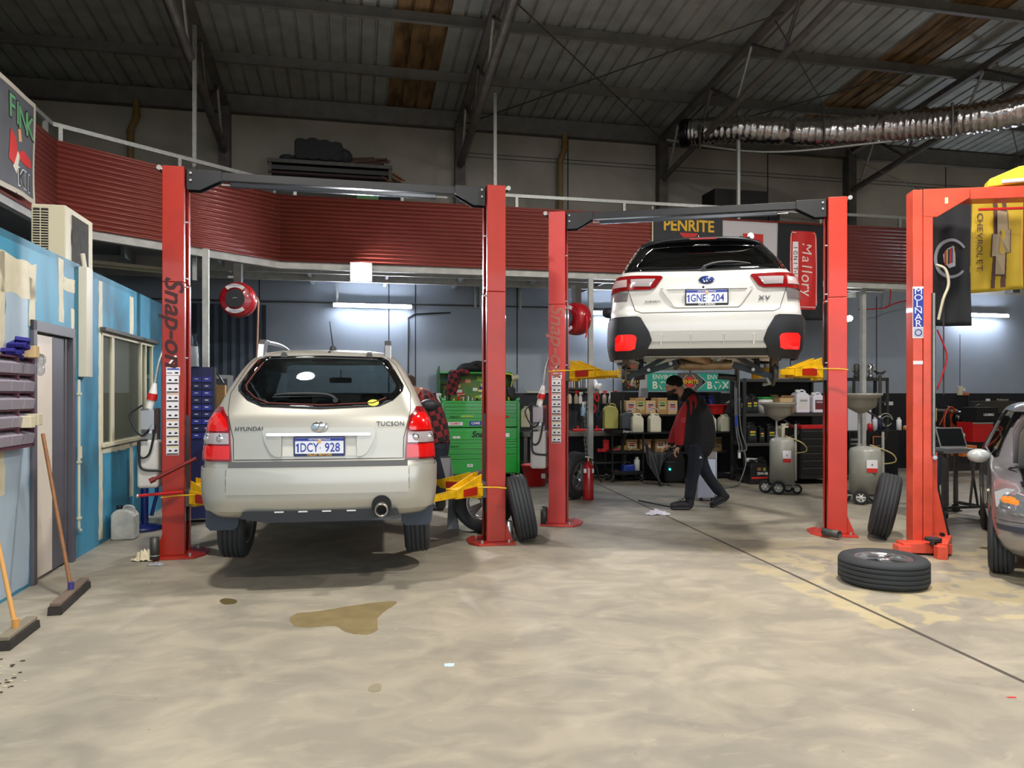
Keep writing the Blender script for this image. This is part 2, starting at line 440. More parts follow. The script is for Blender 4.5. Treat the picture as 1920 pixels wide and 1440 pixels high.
# handrail
mb = MB()
def rail(a, b, z=4.66):
    d = Vector((b[0] - a[0], b[1] - a[1]))
    mb.box(((a[0] + b[0]) / 2, (a[1] + b[1]) / 2, z), (d.length + .04, .04, .05), galv, math.atan2(d.y, d.x))
    n = max(1, round(d.length / 1.7))
    for i in range(n + 1):
        t = min(max(i / n, .02), .98); mb.box((a[0] + d.x * t, a[1] + d.y * t, (z + 4.3) / 2), (.045, .045, z - 4.3), galv, math.atan2(d.y, d.x))
rail((-3.39, 2.0), (-3.39, P1[1])); rail((P1[0] - .04, P1[1] + .05), (P2[0] - .04, P2[1] + .05)); rail((P2[0], VF + .06), (9.6, VF + .06))
o = struct(mb, 'mezzanine_guard_trim', rz=TH)
# hanger rods and posts
def upost(name, u, v, z0, z1, w, m):
    mb = MB(); mb.bx(u - w / 2, u + w / 2, v - w / 2, v + w / 2, z0, z1, m); return struct(mb, name, rz=TH)
for px, pyt, v in ((365, 48, 10.8), (928, 175, VF + .14), (1384, 210, VF + .14)):
    Y = vat(px, v); u, _ = tob(gp(px, Y)); upost('hanger_column', u, v, 3.1 if px == 365 else 3.6, min(zz(pyt, Y), roofz(v) - .25), .05, galv)
for px, v in ((386, 10.2), (1107, VF + .07), (1618, 11.6)):
    Y = vat(px, v); u, _ = tob(gp(px, Y)); upost('mezzanine_support_column', u, v, 0, 3.42, .075, whs)

# ---------------------------------------------------------------- blue office on the left
def blue_mat():
    m = bpy.data.materials.new('patchy_blue_paint'); m.use_nodes = True
    nt = m.node_tree; N = nt.nodes; L = nt.links; b = N['Principled BSDF']; b.inputs['Roughness'].default_value = .6
    tc = N.new('ShaderNodeTexCoord')
    def noise(sc, det, st=(1, 1, 1)):
        mp = N.new('ShaderNodeMapping'); mp.inputs['Scale'].default_value = st; L.new(tc.outputs['Object'], mp.inputs[0])
        n = N.new('ShaderNodeTexNoise'); n.inputs['Scale'].default_value = sc; n.inputs['Detail'].default_value = det; L.new(mp.outputs[0], n.inputs['Vector']); return n.outputs['Fac']
    r = N.new('ShaderNodeValToRGB'); r.color_ramp.elements[0].color = lin('#37829f'); r.color_ramp.elements[1].color = lin('#4394b4')
    r.color_ramp.elements[0].position = .4; r.color_ramp.elements[1].position = .6; L.new(noise(2.2, 3, (1, 2, .5)), r.inputs[0])
    # grime low on the wall, as loose blotches
    g = N.new('ShaderNodeValToRGB'); g.color_ramp.elements[0].position = .55; g.color_ramp.elements[1].position = .75; L.new(noise(1.7, 8, (1, 1.2, .8)), g.inputs[0])
    x = N.new('ShaderNodeMixRGB'); x.inputs[2].default_value = lin('#41545a'); L.new(r.outputs[0], x.inputs[1])
    mm = N.new('ShaderNodeMath'); mm.operation = 'MULTIPLY'; mm.inputs[1].default_value = .7; L.new(g.outputs[0], mm.inputs[0]); L.new(mm.outputs[0], x.inputs[0])
    L.new(x.outputs[0], b.inputs['Base Color']); return m
blue = blue_mat()
pale = mat('pale_blue_patch', '#a9bccb', .65, var=.12, vscale=3, stretch=(1, 1, .4))
filler = mat('cream_filler', '#d6cfb4', .7, var=.08, vscale=9)
UW = -2.56
WT = 2.79
OH = (7.05 - .62, 7.05 + .28)   # door opening in v
# measured: wall bottom points give v from px
def vu(px, u=UW):
    t = (px - 960) / F; Y = u / (t * CT + ST); X = t * Y
    return -X * ST + Y * CT
d0, d1 = vu(56), vu(136); w0, w1 = vu(190), vu(288)
mb = MB()
T = .1
def wallseg(v0, v1, z0, z1, m=blue): mb.bx(UW - T, UW, v0, v1, z0, z1, m)
DZ = 2.16; WZ0, WZ1 = 1.0, 2.22
wallseg(V0, d0, 0, WT); wallseg(d0, d1, DZ, WT); wallseg(d1, w0, 0, WT)
wallseg(w0, w1, 0, WZ0); wallseg(w0, w1, WZ1, WT); wallseg(w1, 11.0, 0, WT)
mb.bx(-5.6, UW, 10.95, 11.0, 0, WT, blue); mb.bx(-5.6, UW - .1, 10.93, 10.95, 0, WT, mat('office_inner_wall', '#b9b2a6', .8))
# filler and primer patches (thin coats of paint with ragged edges)
def ragged(v0, v1, z0, z1, m, j=.02, off=.002):
    pts = []
    n = max(3, int((z1 - z0) / .09)); k = max(2, int((v1 - v0) / .09))
    for i in range(k): pts.append((v0 + (v1 - v0) * i / k, z0 + random.uniform(-j, j) * .6))
    for i in range(n): pts.append((v1 + random.uniform(-j, j), z0 + (z1 - z0) * i / n))
    for i in range(k): pts.append((v1 - (v1 - v0) * i / k, z1 + random.uniform(-j, j) * .6))
    for i in range(n): pts.append((v0 + random.uniform(-j, j), z1 - (z1 - z0) * i / n))
    mb.prism(pts, UW + .0005, UW + off, m, 'yz')
ragged(V0 + .1, d0 - .02, .03, 2.1, pale, .015, .0015)
ragged(vu(-60), vu(8), .8, 2.62, filler, .02, .003); ragged(vu(0), vu(68), 2.32, 2.62, filler, .03, .003)
ragged(vu(56) - .02, vu(66), 2.1, 2.5, filler, .012, .003); ragged(vu(10), vu(52), 1.9, 2.33, pale, .02, .0025)
ragged(vu(110), vu(119), 2.2, 2.77, filler, .012); ragged(vu(119), vu(141), 2.5, 2.62, filler, .02)
ragged(vu(185), vu(192), .05, 2.72, filler, .012); ragged(vu(243), vu(250), 2.26, 2.7, filler, .008); ragged(vu(243), vu(249), .35, .98, filler, .008)
ragged(vu(190), vu(262), .93, .99, filler, .02); ragged(vu(133), vu(139), 1.2, 2.35, filler, .006)
struct(mb, 'wall_office', rz=TH)
mb = MB(); mb.bx(-5.6, UW, V0, 11.0, WT - .06, WT, deckm); struct(mb, 'ceiling_office', rz=TH)
# inside walls of the office
mb = MB(); mb.bx(-5.7, -5.6, V0, 11.0, 0, WT, mat('office_inner_wall', '#b9b2a6', .8)); struct(mb, 'wall_office_inner', rz=TH)
# door frame and half-open leaves
dgry = mat('dark_grey_door_frame', '#55535a', .5)
drs = thing('door_1', None, None, (0, 0, 0), TH); drs['kind'] = 'structure'
mb = MB()
mb.bx(UW - .16, UW + .03, d0, d0 + .07, 0, DZ, dgry); mb.bx(UW - .16, UW + .03, d1 - .07, d1, 0, DZ, dgry); mb.bx(UW - .16, UW + .03, d0 + .0, d1, DZ - .09, DZ, dgry)
mb.build('frame', drs, bevel=.004)
mb = MB(); vm = vu(98); mb.bx(UW - .05, UW - .015, vm, d1 - .06, 0.02, DZ - .1, dgry); mb.bx(UW - .015, UW - .005, vm + .02, vm + .05, 0.02, DZ - .1, dgry); mb.bx(UW - .015, UW - .005, d1 - .16, d1 - .13, 0.02, DZ - .1, dgry); mb.build('reveal', drs)
mb = MB()
mb.bx(UW - .04, UW - .0, d0 + .07, vm, .03, DZ - .11, mat('door_leaf_white', '#d8ccbc', .5, var=.06, vscale=2)); mb.build('leaf', drs, bevel=.003)
# office window: cream aluminium frame, sliding panes
wn = thing('window_1', None, None, (0, 0, 0), TH); wn['kind'] = 'structure'
mb = MB(); fr = cream
mb.bx(UW - .1, UW + .03, w0, w1, WZ0, WZ0 + .04, fr); mb.bx(UW - .1, UW + .012, w0, w1, WZ1 - .05, WZ1, fr)
mb.bx(UW - .1, UW + .01, w0, w0 + .03, WZ0, WZ1, fr)
for px, w in ((211, .09), (264, .07), (273, .04), (285, .06)):
    v = vu(px); mb.bx(UW - .03, UW + .008, v - w / 2, v + w / 2, WZ0, WZ1, fr)
mb.bx(UW - .02, UW + .06, w0 - .05, w1 + .03, WZ1 - .01, WZ1 + .03, mat('dark_flashing', '#4a4844', .6))
mb.build('frame', wn, bevel=.003)
mb = MB(); mb.bx(UW - .012, UW - .006, w0, w1, WZ0, WZ1, glass('office_glass', '#e4ecec', .03, .16)); mb.build('pane', wn)
# room seen through the pane
mb = MB(); mb.bx(-4.3, -3.2, 7.9, 10.2, .7, .75, card); mb.bx(-4.9, -4.8, 7.4, 10.2, 1.4, 1.9, wht)
o = mb.build('office_desk', None, rz=TH); tag(o, 'desk seen inside the blue office through its window', 'desk')

# expansion joint in the floor
a = Vector((1.456, 13.15)); b = Vector((2.78, 3.9)); d = (b - a)
mb = MB(); pts = []
n = 60
for i in range(n + 1):
    p = a + d * (i / n); w = .012 + .006 * random.random(); pts.append((p, w))
nr = Vector((-d.y, d.x)).normalized()
vs = []
for p, w in pts:
    for s_ in (-1, 1): vs.append((p.x + nr.x * w * s_, p.y + nr.y * w * s_, .0012))
mb.add(vs, [(2 * i, 2 * i + 1, 2 * i + 3, 2 * i + 2) for i in range(n)], mat('joint_dirt', '#4b453c', .9)); struct(mb, 'floor_trim', fixn=False)
# ================================================================ wheels
tyr = mat('tyre_rubber', '#2b2e31', .72, bump=.12, bscale=80)
tyr_g = mat('tyre_groove', '#0c0d0e', .9)
rimm = mat('alloy_rim', '#b8babc', .25, .9)
rimd = mat('dark_alloy', '#3a3c3e', .35, .7)
def wheel_parts(parent, r=.345, w=.22, spokes=5, rim=rimm, steel=False):
    rr = r * .62
    h = w / 2
    prof = [(rr, -h * .80), (rr + .012, -h * .92), (r * .84, -h * 1.02), (r * .95, -h * .9), (r - .004, -h * .74)]
    g = [-.52, -.18, .18, .52]; x = -h * .70; 
    tread = []
    for q in g:
        tread += [(r, h * (q - .14)), (r, h * (q - .045))]; tread += [(r - .009, h * (q - .04)), (r - .009, h * (q + .04))]; tread += [(r, h * (q + .045)), (r, h * (q + .14))]
    prof += tread + [(r - .004, h * .74), (r * .95, h * .9), (r * .84, h * 1.02), (rr + .012, h * .92), (rr, h * .80)]
    mb = MB(); mb.lathe(prof, tyr, 56, axis='X', close=True)
    t = mb.build('tyre', parent)
    mb = MB()
    mb.lathe([(rr + .008, -h * .84), (rr - .012, -h * .78), (rr - .02, -h * .2), (rr - .03, h * .5), (rr - .012, h * .78), (rr + .008, h * .84), (rr + .004, h * .88), (rr - .018, h * .82), (rr - .038, h * .5), (rr - .03, -h * .2), (rr - .018, -h * .82), (rr + .004, -h * .88)], rim, 40, axis='X', close=True)
    sx = h * .72
    mb.lathe([(.0, sx - .02), (.055, sx - .02), (.062, sx), (.05, sx + .012), (.03, sx + .016), (.0, sx + .016)], rim, 20, axis='X')
    if steel:
        mb.lathe([(.05, sx - .015), (.12, sx + .02), (.17, sx - .02), (rr - .01, sx - .03), (rr - .01, sx - .036), (.17, sx - .028), (.12, sx + .012), (.05, sx - .022)], rim, 32, axis='X', close=True)
    else:
        for i in range(spokes):
            a = 2 * math.pi * i / spokes
            for da in (-.16, .16):
                c0 = Vector((sx, math.cos(a + da * .6) * .045, math.sin(a + da * .6) * .045)); c1 = Vector((sx + .005, math.cos(a + da) * (rr - .012), math.sin(a + da) * (rr - .012)))
                tg = Vector((0, -math.sin(a), math.cos(a)))
                rs = []
                for c, ww in ((c0, .016), (c1, .026)):
                    rs.append([c + tg * ww + Vector((.008, 0, 0)), c - tg * ww + Vector((.008, 0, 0)), c - tg * ww + Vector((-.014, 0, 0)), c + tg * ww + Vector((-.014, 0, 0))])
                mb.ring(rs, rim, False)
    mb.build('rim', parent)
    mb = MB(); mb.lathe([(.0, -.01), (.13, -.01), (.135, 0), (.13, .012), (0, .012)], stl, 24, axis='X'); mb.build('brake_disc', parent) if not steel and parent.get('category') is None else None
wb = thing('wheel', 'alloy wheel with black tyre lying flat on the concrete floor', 'wheel', (0, 0, 0))
wheel_parts(wb)
def put_wheel(w, c, M3, lab=None):
    w.rotation_mode = 'XYZ'; w.rotation_euler = M3.to_euler(); w.location = c
    if lab: w['label'] = lab
W0 = copy_tree
w2 = copy_tree(wb); w3 = copy_tree(wb); w4 = copy_tree(wb); w5 = copy_tree(wb)
c = gp(1656, 6.16, .115); put_wheel(wb, c, Matrix.Rotation(R(20), 3, 'Z') @ Matrix.Rotation(R(-90), 3, 'Y'))
def lean(w, px, Y, yaw, tilt, lab):   # axis along X turned by yaw, then leaned about the view axis; lowest point set on the floor
    M3 = Matrix.Rotation(tilt, 3, 'Y') @ Matrix.Rotation(yaw, 3, 'Z')
    ax = M3 @ Vector((1, 0, 0)); ext = .345 * math.sqrt(max(0, 1 - ax.z ** 2)) + .085 * abs(ax.z) 
    put_wheel(w, gp(px, Y, ext + .004), M3, lab)
lean(w2, 977, 7.9, R(4), R(-12), '')
w2['label'] = 'wheel leaning on the red lift post in front of the green tool cabinet'
lean(w3, 1079, 11.1, R(142), R(9), 'wheel leaning beside the red fire extinguisher, its dark inner face showing')
lean(w4, 1659, 8.05, R(-25), R(13), 'wheel standing on its tread, leaning toward the orange lift post')
lean(w5, 907, 8.45, R(-75), R(4), 'wheel half hidden behind the red lift post in front of the green tool cabinet')
for w in (wb, w2, w3, w4, w5): w['group'] = 'wheels taken off the raised car'

# ================================================================ two-post lifts
def ringbox(mb, a, b, wa, ha, wb_, hb, m, up=Vector((0, 0, 1))):
    a = Vector(a); b = Vector(b); d = (b - a).normalized(); s = d.cross(up).normalized(); u = s.cross(d)
    rs = []
    for p, w, h in ((a, wa, ha), (b, wb_, hb)):
        rs.append([p + s * w / 2 + u * h / 2, p - s * w / 2 + u * h / 2, p - s * w / 2 - u * h / 2, p + s * w / 2 - u * h / 2])
    mb.ring(rs, m, False)
sticker = mat('sticker_white', '#e8e6ea', .4)
def post_lift(label, loc, rz, a, armz, redA, redB, faded, reach, hgt=3.73, pu=True):
    t = thing('car_lift', label, 'car lift', loc, rz, None)
    for s, rm in ((-1, redA), (1, redB)):
        mb = MB(); X = s * a
        # plan profile of the C channel, open side facing the car
        pr = [(-.10, -.13), (.10, -.13), (.10, -.06), (.085, -.06), (.085, -.115), (-.085, -.115), (-.085, .155), (.085, .155), (.085, .10), (.10, .10), (.10, .17), (-.10, .17)]
        pr = [(X - s * p, q) for p, q in pr]
        mb.prism(pr, .02, 2.62, rm, 'xy')
        pr2 = [(X - s * (-.10 + (p + .10) * .97), q * .985) for p, q in [(-.10, -.13), (.10, -.13), (.10, -.06), (.085, -.06), (.085, -.115), (-.085, -.115), (-.085, .155), (.085, .155), (.085, .10), (.10, .10), (.10, .17), (-.10, .17)]]
        mb.prism(pr2, 2.625, hgt, rm, 'xy')
        mb.bx(X - .098, X + .098, -.128, .168, hgt - .012, hgt, rm)
        p = mb.build('post', t, bevel=.006)
        mb = MB(); mb.prism([(X - s * .28, -.10), (X - s * .20, -.24), (X + s * .19, -.24), (X + s * .19, .26), (X - s * .20, .26), (X - s * .28, .12)], 0, .02, rm, 'xy')
        for y in (-.12, .16): mb.prism([(X + s * .10, .02), (X + s * .18, .02), (X + s * .10, .22)], y - .006, y + .006, rm, 'xz')
        for q in ((-.16, -.19), (.12, -.2), (-.16, .2), (.12, .2)): mb.cyl((X + s * q[0], q[1], .02), (X + s * q[0], q[1], .05), .014, galv, n=8)
        mb.build('base_plate', t, bevel=.003)
        # seam rivets and release cable rollers
        mb = MB()
        for z in (2.66, 2.58, 1.9, 3.2): mb.cyl((X - s * .1, -.1, z), (X - s * .125, -.1, z), .009, galv, n=8)
        mb.cyl((X + s * .1, .1, hgt - .03), (X + s * .19, .1, hgt + .03), .018, blk, n=8); mb.cyl((X + s * .17, .06, hgt + .03), (X + s * .17, .14, hgt + .03), .025, galv, n=12)
        mb.build('fittings', t)
        mb = MB(); mb.bx(X - s * .07 - .03, X - s * .07 + .03, -.05, .09, armz - .25, armz + .78, blk2); mb.bx(X - s * .115 - .045, X - s * .115 + .045, -.11, .15, armz - .09, armz + .06, stl)
        mb.tube([(X - s * .05, .02, .05), (X - s * .05, .02, armz)], .03, stl, 10); mb.tube([(X - s * .03, -.03, armz + .7), (X - s * .03, -.03, hgt - .1)], .008, stl, 6)
        mb.build('carriage', t)
        for ey, k in ((-1, 0), (1, 1)):
            ap = Vector((X - s * .20, ey * .10, armz))
            tip = Vector((X - s * reach[k][0], ey * reach[k][1], armz - .01))
            mid = ap.lerp(tip, .52)
            mb = MB(); ringbox(mb, ap, mid, .15, .13, .11, .09, yel); mb.cyl(ap + Vector((0, 0, -.09)), ap + Vector((0, 0, .10)), .05, yel, n=14)
            sdv = (tip - ap).normalized().cross(Vector((0, 0, 1)))
            mb.prism([(0, 0), (.30, -.04), (.30, -.05), (0, .10)], -.006, .006, yel, 'xz') if False else None
            # gusset rising towards the pivot
            q = [ap + Vector((0, 0, .16)), ap + Vector((0, 0, .05)), mid + Vector((0, 0, .045))]
            for off in (-.06, .05):
                vs = [p_ + sdv * off for p_ in q] + [p_ + sdv * (off + .012) for p_ in q]
                mb.add(vs, [(0, 1, 2), (5, 4, 3), (0, 3, 4, 1), (1, 4, 5, 2), (2, 5, 3, 0)], yel)
            arm = mb.build('arm', t, bevel=.003)
            mb = MB(); ringbox(mb, mid - (tip - ap) * .16, tip, .085, .066, .07, .055, yel); mb.cyl(tip + Vector((0, 0, -.04)), tip + Vector((0, 0, .05)), .05, yel, n=14); mb.build('extension', arm, bevel=.002)
            mb = MB(); mb.cyl(tip + Vector((0, 0, .05)), tip + Vector((0, 0, .09)), .022, galv, n=12); mb.cyl(tip + Vector((0, 0, .09)), tip + Vector((0, 0, .115)), .06, rub, n=18); mb.build('lift_pad', arm)
            mb = MB(); e = ap.lerp(mid, .45) + sdv * (.078 * (1 if s * ey > 0 else 1)); ringbox(mb, ap.lerp(mid, .25) + sdv * .0, ap.lerp(mid, .75), .163, .085, .138, .07, red_l); mb.build('warning_decal', arm)
            mb = MB(); gy = ey * 1
            mb.tube([ap + Vector((s * .28, ey * .06 - .1, .02)), ap + Vector((s * .18, ey * .12 - .02, .03)), ap + Vector((-s * .05, ey * .13, .035)), mid + sdv * .07 + Vector((0, 0, .05)), mid + sdv * .07 + Vector((0, 0, .0))], .008, yel, 6)
            mb.build('guard_rod', arm)
    # overhead beam and shut-off bar
    mb = MB(); mb.bx(-a + .1, a - .1, -.03, .05, hgt - .09, hgt - .01, blk)
    for s in (-1, 1): mb.prism([(s * (a - .10), hgt), (s * (a - .10), hgt - .20), (s * (a - .22), hgt - .20), (s * (a - .42), hgt - .09), (s * (a - .42), hgt)], -.05, -.035, blk, 'xz'); mb.prism([(s * (a - .10), hgt), (s * (a - .10), hgt - .20), (s * (a - .22), hgt - .20), (s * (a - .42), hgt - .09), (s * (a - .42), hgt)], .055, .07, blk, 'xz')
    for x in (-a + .14, a - .14): 
        for z in (hgt - .04, hgt - .11): mb.cyl((x, -.05, z), (x, -.065, z), .012, galv, n=8)
    mb.build('overhead_beam', t, bevel=.003)
    mb = MB(); mb.bx(-a + .5, a - .62, -.06, -.01, hgt - .155, hgt - .115, mat('shutoff_bar_pad', '#3c4046', .22, .5)); mb.tube([(-a + .42, -.035, hgt - .135), (a - .5, -.035, hgt - .135)], .01, galv, 6)
    mb.build('shutoff_bar', t, bevel=.008)
    # hydraulic power unit on the outer side of the left post
    X = -a
    if pu:
        px_ = X - .23
        mb = MB(); mb.bx(px_ - .10, px_ + .09, -.10, .09, .66, 1.12, mat('tank_white', '#c9c8c2', .4)); tk = mb.build('oil_tank', t, bevel=.03, seg=3)
        mb = MB(); mb.cyl((px_, 0, 1.18), (px_, 0, 1.42), .085, alu, n=20); mb.bx(px_ - .06, px_ + .06, -.13, -.05, 1.22, 1.40, alu)
        for i in range(9): mb.bx(px_ - .09, px_ + .09, -.02 + 0, .02, 1.2 + i * .025, 1.205 + i * .025, stl)
        mb.bx(px_ - .07, px_ + .07, -.07, .07, 1.12, 1.18, galv); mb.build('pump_motor', t, bevel=.006)
        mb = MB(); mb.tube([(px_ - .05, -.08, 1.45), (px_ - .16, -.1, 1.35), (px_ - .05, -.12, 1.16), (px_ + .06, -.12, 1.28), (px_ + .02, -.12, 1.0), (px_ - .06, -.12, .96), (px_ - .08, -.12, 1.1), (px_ + .0, -.12, 1.12)], .01, blk, 8, sub=6)
        mb.tube([(px_ - .07, -.12, 1.1), (px_ - .07, -.12, .9), (px_ - .02, -.12, .84), (X - .1, -.1, .83)], .012, blk, 8, sub=5); mb.build('hose', t)
        mb = MB(); mb.cyl((px_ + .01, -.1, 1.42), (px_ + .03, -.1, 1.50), .035, wht, n=12); mb.cyl((px_ + .03, -.1, 1.50), (px_ + .045, -.1, 1.56), .045, redp, n=14); mb.cyl((px_ + .045, -.1, 1.56), (px_ + .06, -.1, 1.66), .04, wht, r1=.02, n=14)
        mb.tube([(px_ + .06, -.1, 1.66), (px_ + .09, -.08, 1.85), (px_ + .12, 0, 2.0)], .014, galv, 8, sub=4); mb.build('mains_plug', t)
        # decals on the left post
        mb = MB(); z = 1.73; F0 = -.1312
        inks = [ink, inkb]
        for i in range(9):
            h = .082; zc = z - i * .084
            mb.bx(X - .062, X + .05, F0 - .0008, F0, zc - h, zc, sticker)
            mb.bx(X - .058, X + .046, F0 - .0012, F0 - .0008, zc - h + .004, zc - h + .016, ink)
            if i in (2, 5): mb.bx(X - .058, X + .046, F0 - .0012, F0 - .0008, zc - .012, zc - .002, mat('sticker_orange', '#d8a070', .5))
            elif i > 5: mb.bx(X - .058, X + .046, F0 - .0012, F0 - .0008, zc - .012, zc - .002, mat('sticker_yellow', '#e6dc90', .5))
            mb.prism([(X - .048, zc - .045), (X - .03, zc - .03), (X - .012, zc - .04), (X - .02, zc - .052)], F0 - .0012, F0 - .0008, ink, 'xz')
            mb.prism([(X + .005, zc - .05), (X + .02, zc - .03), (X + .04, zc - .036), (X + .034, zc - .05)], F0 - .0012, F0 - .0008, ink, 'xz')
        mb.bx(X - .062, X + .06, F0 - .001, F0, 1.735, 1.81, sticker); mb.bx(X - .055, X + .055, F0 - .0014, F0 - .001, 1.785, 1.8, inkb); mb.bx(X - .055, X - .01, F0 - .0014, F0 - .001, 1.752, 1.76, ink); mb.bx(X + .015, X + .045, F0 - .0014, F0 - .001, 1.75, 1.765, ink)
        mb.build('instruction_sticker', t)
        lm = mat('faded_lettering', '#b06a60', .5) if faded else mat('post_lettering', '#3a1210', .5)
        mb = MB(); mb.text('Snap-on', .235, lm, fm(X + .0, F0 - .001, 2.245 if not faded else 2.2, 0, R(-90)), .0015, .018, .28, .98, 1.15); mb.build('lettering', t)
        mb = MB(); mb.prism([(X - .055, 1.83), (X - .035, 1.82), (X + .035, 1.915), (X + .015, 1.925)], F0 - .001, F0, sticker, 'xz'); mb.prism([(X - .03, 1.835), (X - .015, 1.83), (X + .03, 1.89), (X + .02, 1.90)], F0 - .0012, F0 - .001, ink, 'xz'); mb.build('decal', t)
    return t
L1c = Vector(((-3.27 - .17) / 2, (7.22 + 7.90) / 2, 0)); r1 = math.atan2(.66, 3.06)
lift1 = post_lift('red two-post car lift holding the gold wagon just off the floor', L1c, r1, 1.565, .57, red_l, red_l, False, ((.78, .72), (.72, .95)))
L2c = Vector(((.56 + 3.61) / 2, (9.0 + 8.34) / 2, 0)); r2 = math.atan2(-.66, 3.05)
lift2 = post_lift('red two-post car lift holding the white wagon high overhead', L2c, r2, 1.56, 1.80, mat('lift_red_faded', '#cc4440', .45, 0, .2, var=.08, vscale=3), red_r, True, ((.80, .55), (.75, .95)))
# red lock levers on the near post of lift 1
o = thing('extension_bar', 'dark red steel bar pushed through the left post of the gold wagon\'s lift', 'bar', gp(340, 7.0, .75), 0)
mb = MB(); mb.tube([(-.24, -.12, .0), (.12, .05, .20)], .018, mat('dark_red_steel', '#7a1a18', .4), 10); mb.tube([(-.24, -.12, 0), (-.2, -.1, .022)], .026, mat('dark_red_steel'), 10); mb.build('bar', o)
mb = MB(); mb.tube([(-.38, -.06, -.14), (.02, -.02, -.11)], .014, redp, 10); mb.ball((-.38, -.06, -.14), .02, chrome); mb.build('handle', o)

# third lift: orange-red with a boxed column and floor arms
t = thing('car_lift', 'orange-red two-post lift with floor level arms, a lettered post beside the silver hatchback', 'car lift', gp(1727, 7.5), R(-8))
mb = MB(); mb.bx(-.12, -.03, -.12, .06, .02, 3.58, red_m); mb.bx(-.025, .062, -.13, .18, .02, 3.32, red_m)
mb.prism([(-.025, 3.58), (-.025, 3.30), (.10, 3.30), (.40, 3.48), (.40, 3.58)], -.13, -.11, red_m, 'xz'); mb.build('post', t, bevel=.006)
mb = MB(); mb.bx(.06, 3.1, -.11, .10, 3.47, 3.585, red_m); mb.bx(.5, 3.1, -.09, -.07, 3.36, 3.385, redp); mb.build('overhead_beam', t, bevel=.005)
mb = MB(); mb.prism([(.055, .02), (.055, .98), (.115, .98), (.115, .62), (.22, .12), (.22, .02)], -.10, .14, red_m, 'xz'); mb.build('foot', t, bevel=.004)
mb = MB(); mb.prism([(.122, .95), (.122, .62), (.225, .12), (.245, .13), (.14, .62), (.14, .95)], -.08, .10, blk2, 'xz'); mb.build('bumper_strip', t)
mb = MB(); mb.bx(.045, .078, -.15, -.10, .95, 2.55, stl); mb.bx(.053, .068, -.156, -.15, .95, 2.55, galv); mb.build('guide_strip', t)
for a_, y_, b_, r_, m_ in ((.07, -.16, .93, .022, chrome), (.07, -.16, .14, .03, chrome), (.15, -.14, .17, .02, blk)): mb = MB(); mb.cyl((a_, y_, b_), (a_, -.10, b_), r_, m_, n=12); mb.build('pivot_pin', t)
mb = MB(); mb.bx(-.28, .16, -.32, -.12, .02, .11, red_m); mb.bx(-.34, -.22, -.36, -.20, 0.0, .09, red_m); mb.build('arm', t, bevel=.004)
mb = MB(); ringbox(mb, (.20, -.06, .10), (.03, -.42, .09), .12, .12, .09, .09, red_m); mb.bx(-.04, .05, -.50, -.40, .0, .12, red_m); ar = mb.build('arm', t, bevel=.004)
mb = MB(); mb.cyl((-.02, -.34, .11), (-.02, -.34, .16), .03, stl, n=12); mb.cyl((-.02, -.34, .15), (-.02, -.34, .175), .075, rub, n=20); mb.bx(-.04, .06, -.36, -.32, .1, .13, stl); mb.build('lift_pad', t)
mb = MB(); mb.bx(-.125, -.018, -.1235, -.121, 2.11, 2.62, sticker); mb.bx(-.12, -.024, -.1245, -.1235, 2.22, 2.60, inkb); mb.bx(-.118, -.026, -.1245, -.1235, 2.12, 2.21, mat('sticker_grey', '#b8bcc8', .5))
for i, ch in enumerate('MOLNAR'): mb.text(ch, .09, inkw, fm(-.072, -.125, 2.572 - i * .064), .001, .0, 0, 1, 1.15)
mb.lathe([(.025, 0), (.034, 0), (.034, .001), (.025, .001)], inkb, 20, c=(-.072, -.126, 2.165), axis='Y', close=True)
mb.build('name_plate', t); mb = MB(); mb.bx(-.12, -.03, -.1235, -.121, 1.85, 1.885, sticker); mb.build('sticker', t); mb = MB(); mb.bx(.17, .2, -.132, -.13, 3.43, 3.49, mat('sticker_cream', '#e0d0b0', .5)); mb.build('sticker', t)
mb = MB(); mb.tube([(.14, 0, 2.85), (.22, -.02, 2.8), (.25, -.02, 2.65), (.2, -.02, 2.5), (.16, -.01, 2.3)], .014, cream, 8, sub=6); mb.tube([(.15, 0, 2.2), (.24, 0, 1.95), (.2, 0, 1.75), (.15, 0, 1.6)], .008, redp, 6, sub=6); mb.tube([(.22, .02, 2.5), (.22, .02, 1.55)], .007, stl, 6); mb.build('hose', t)
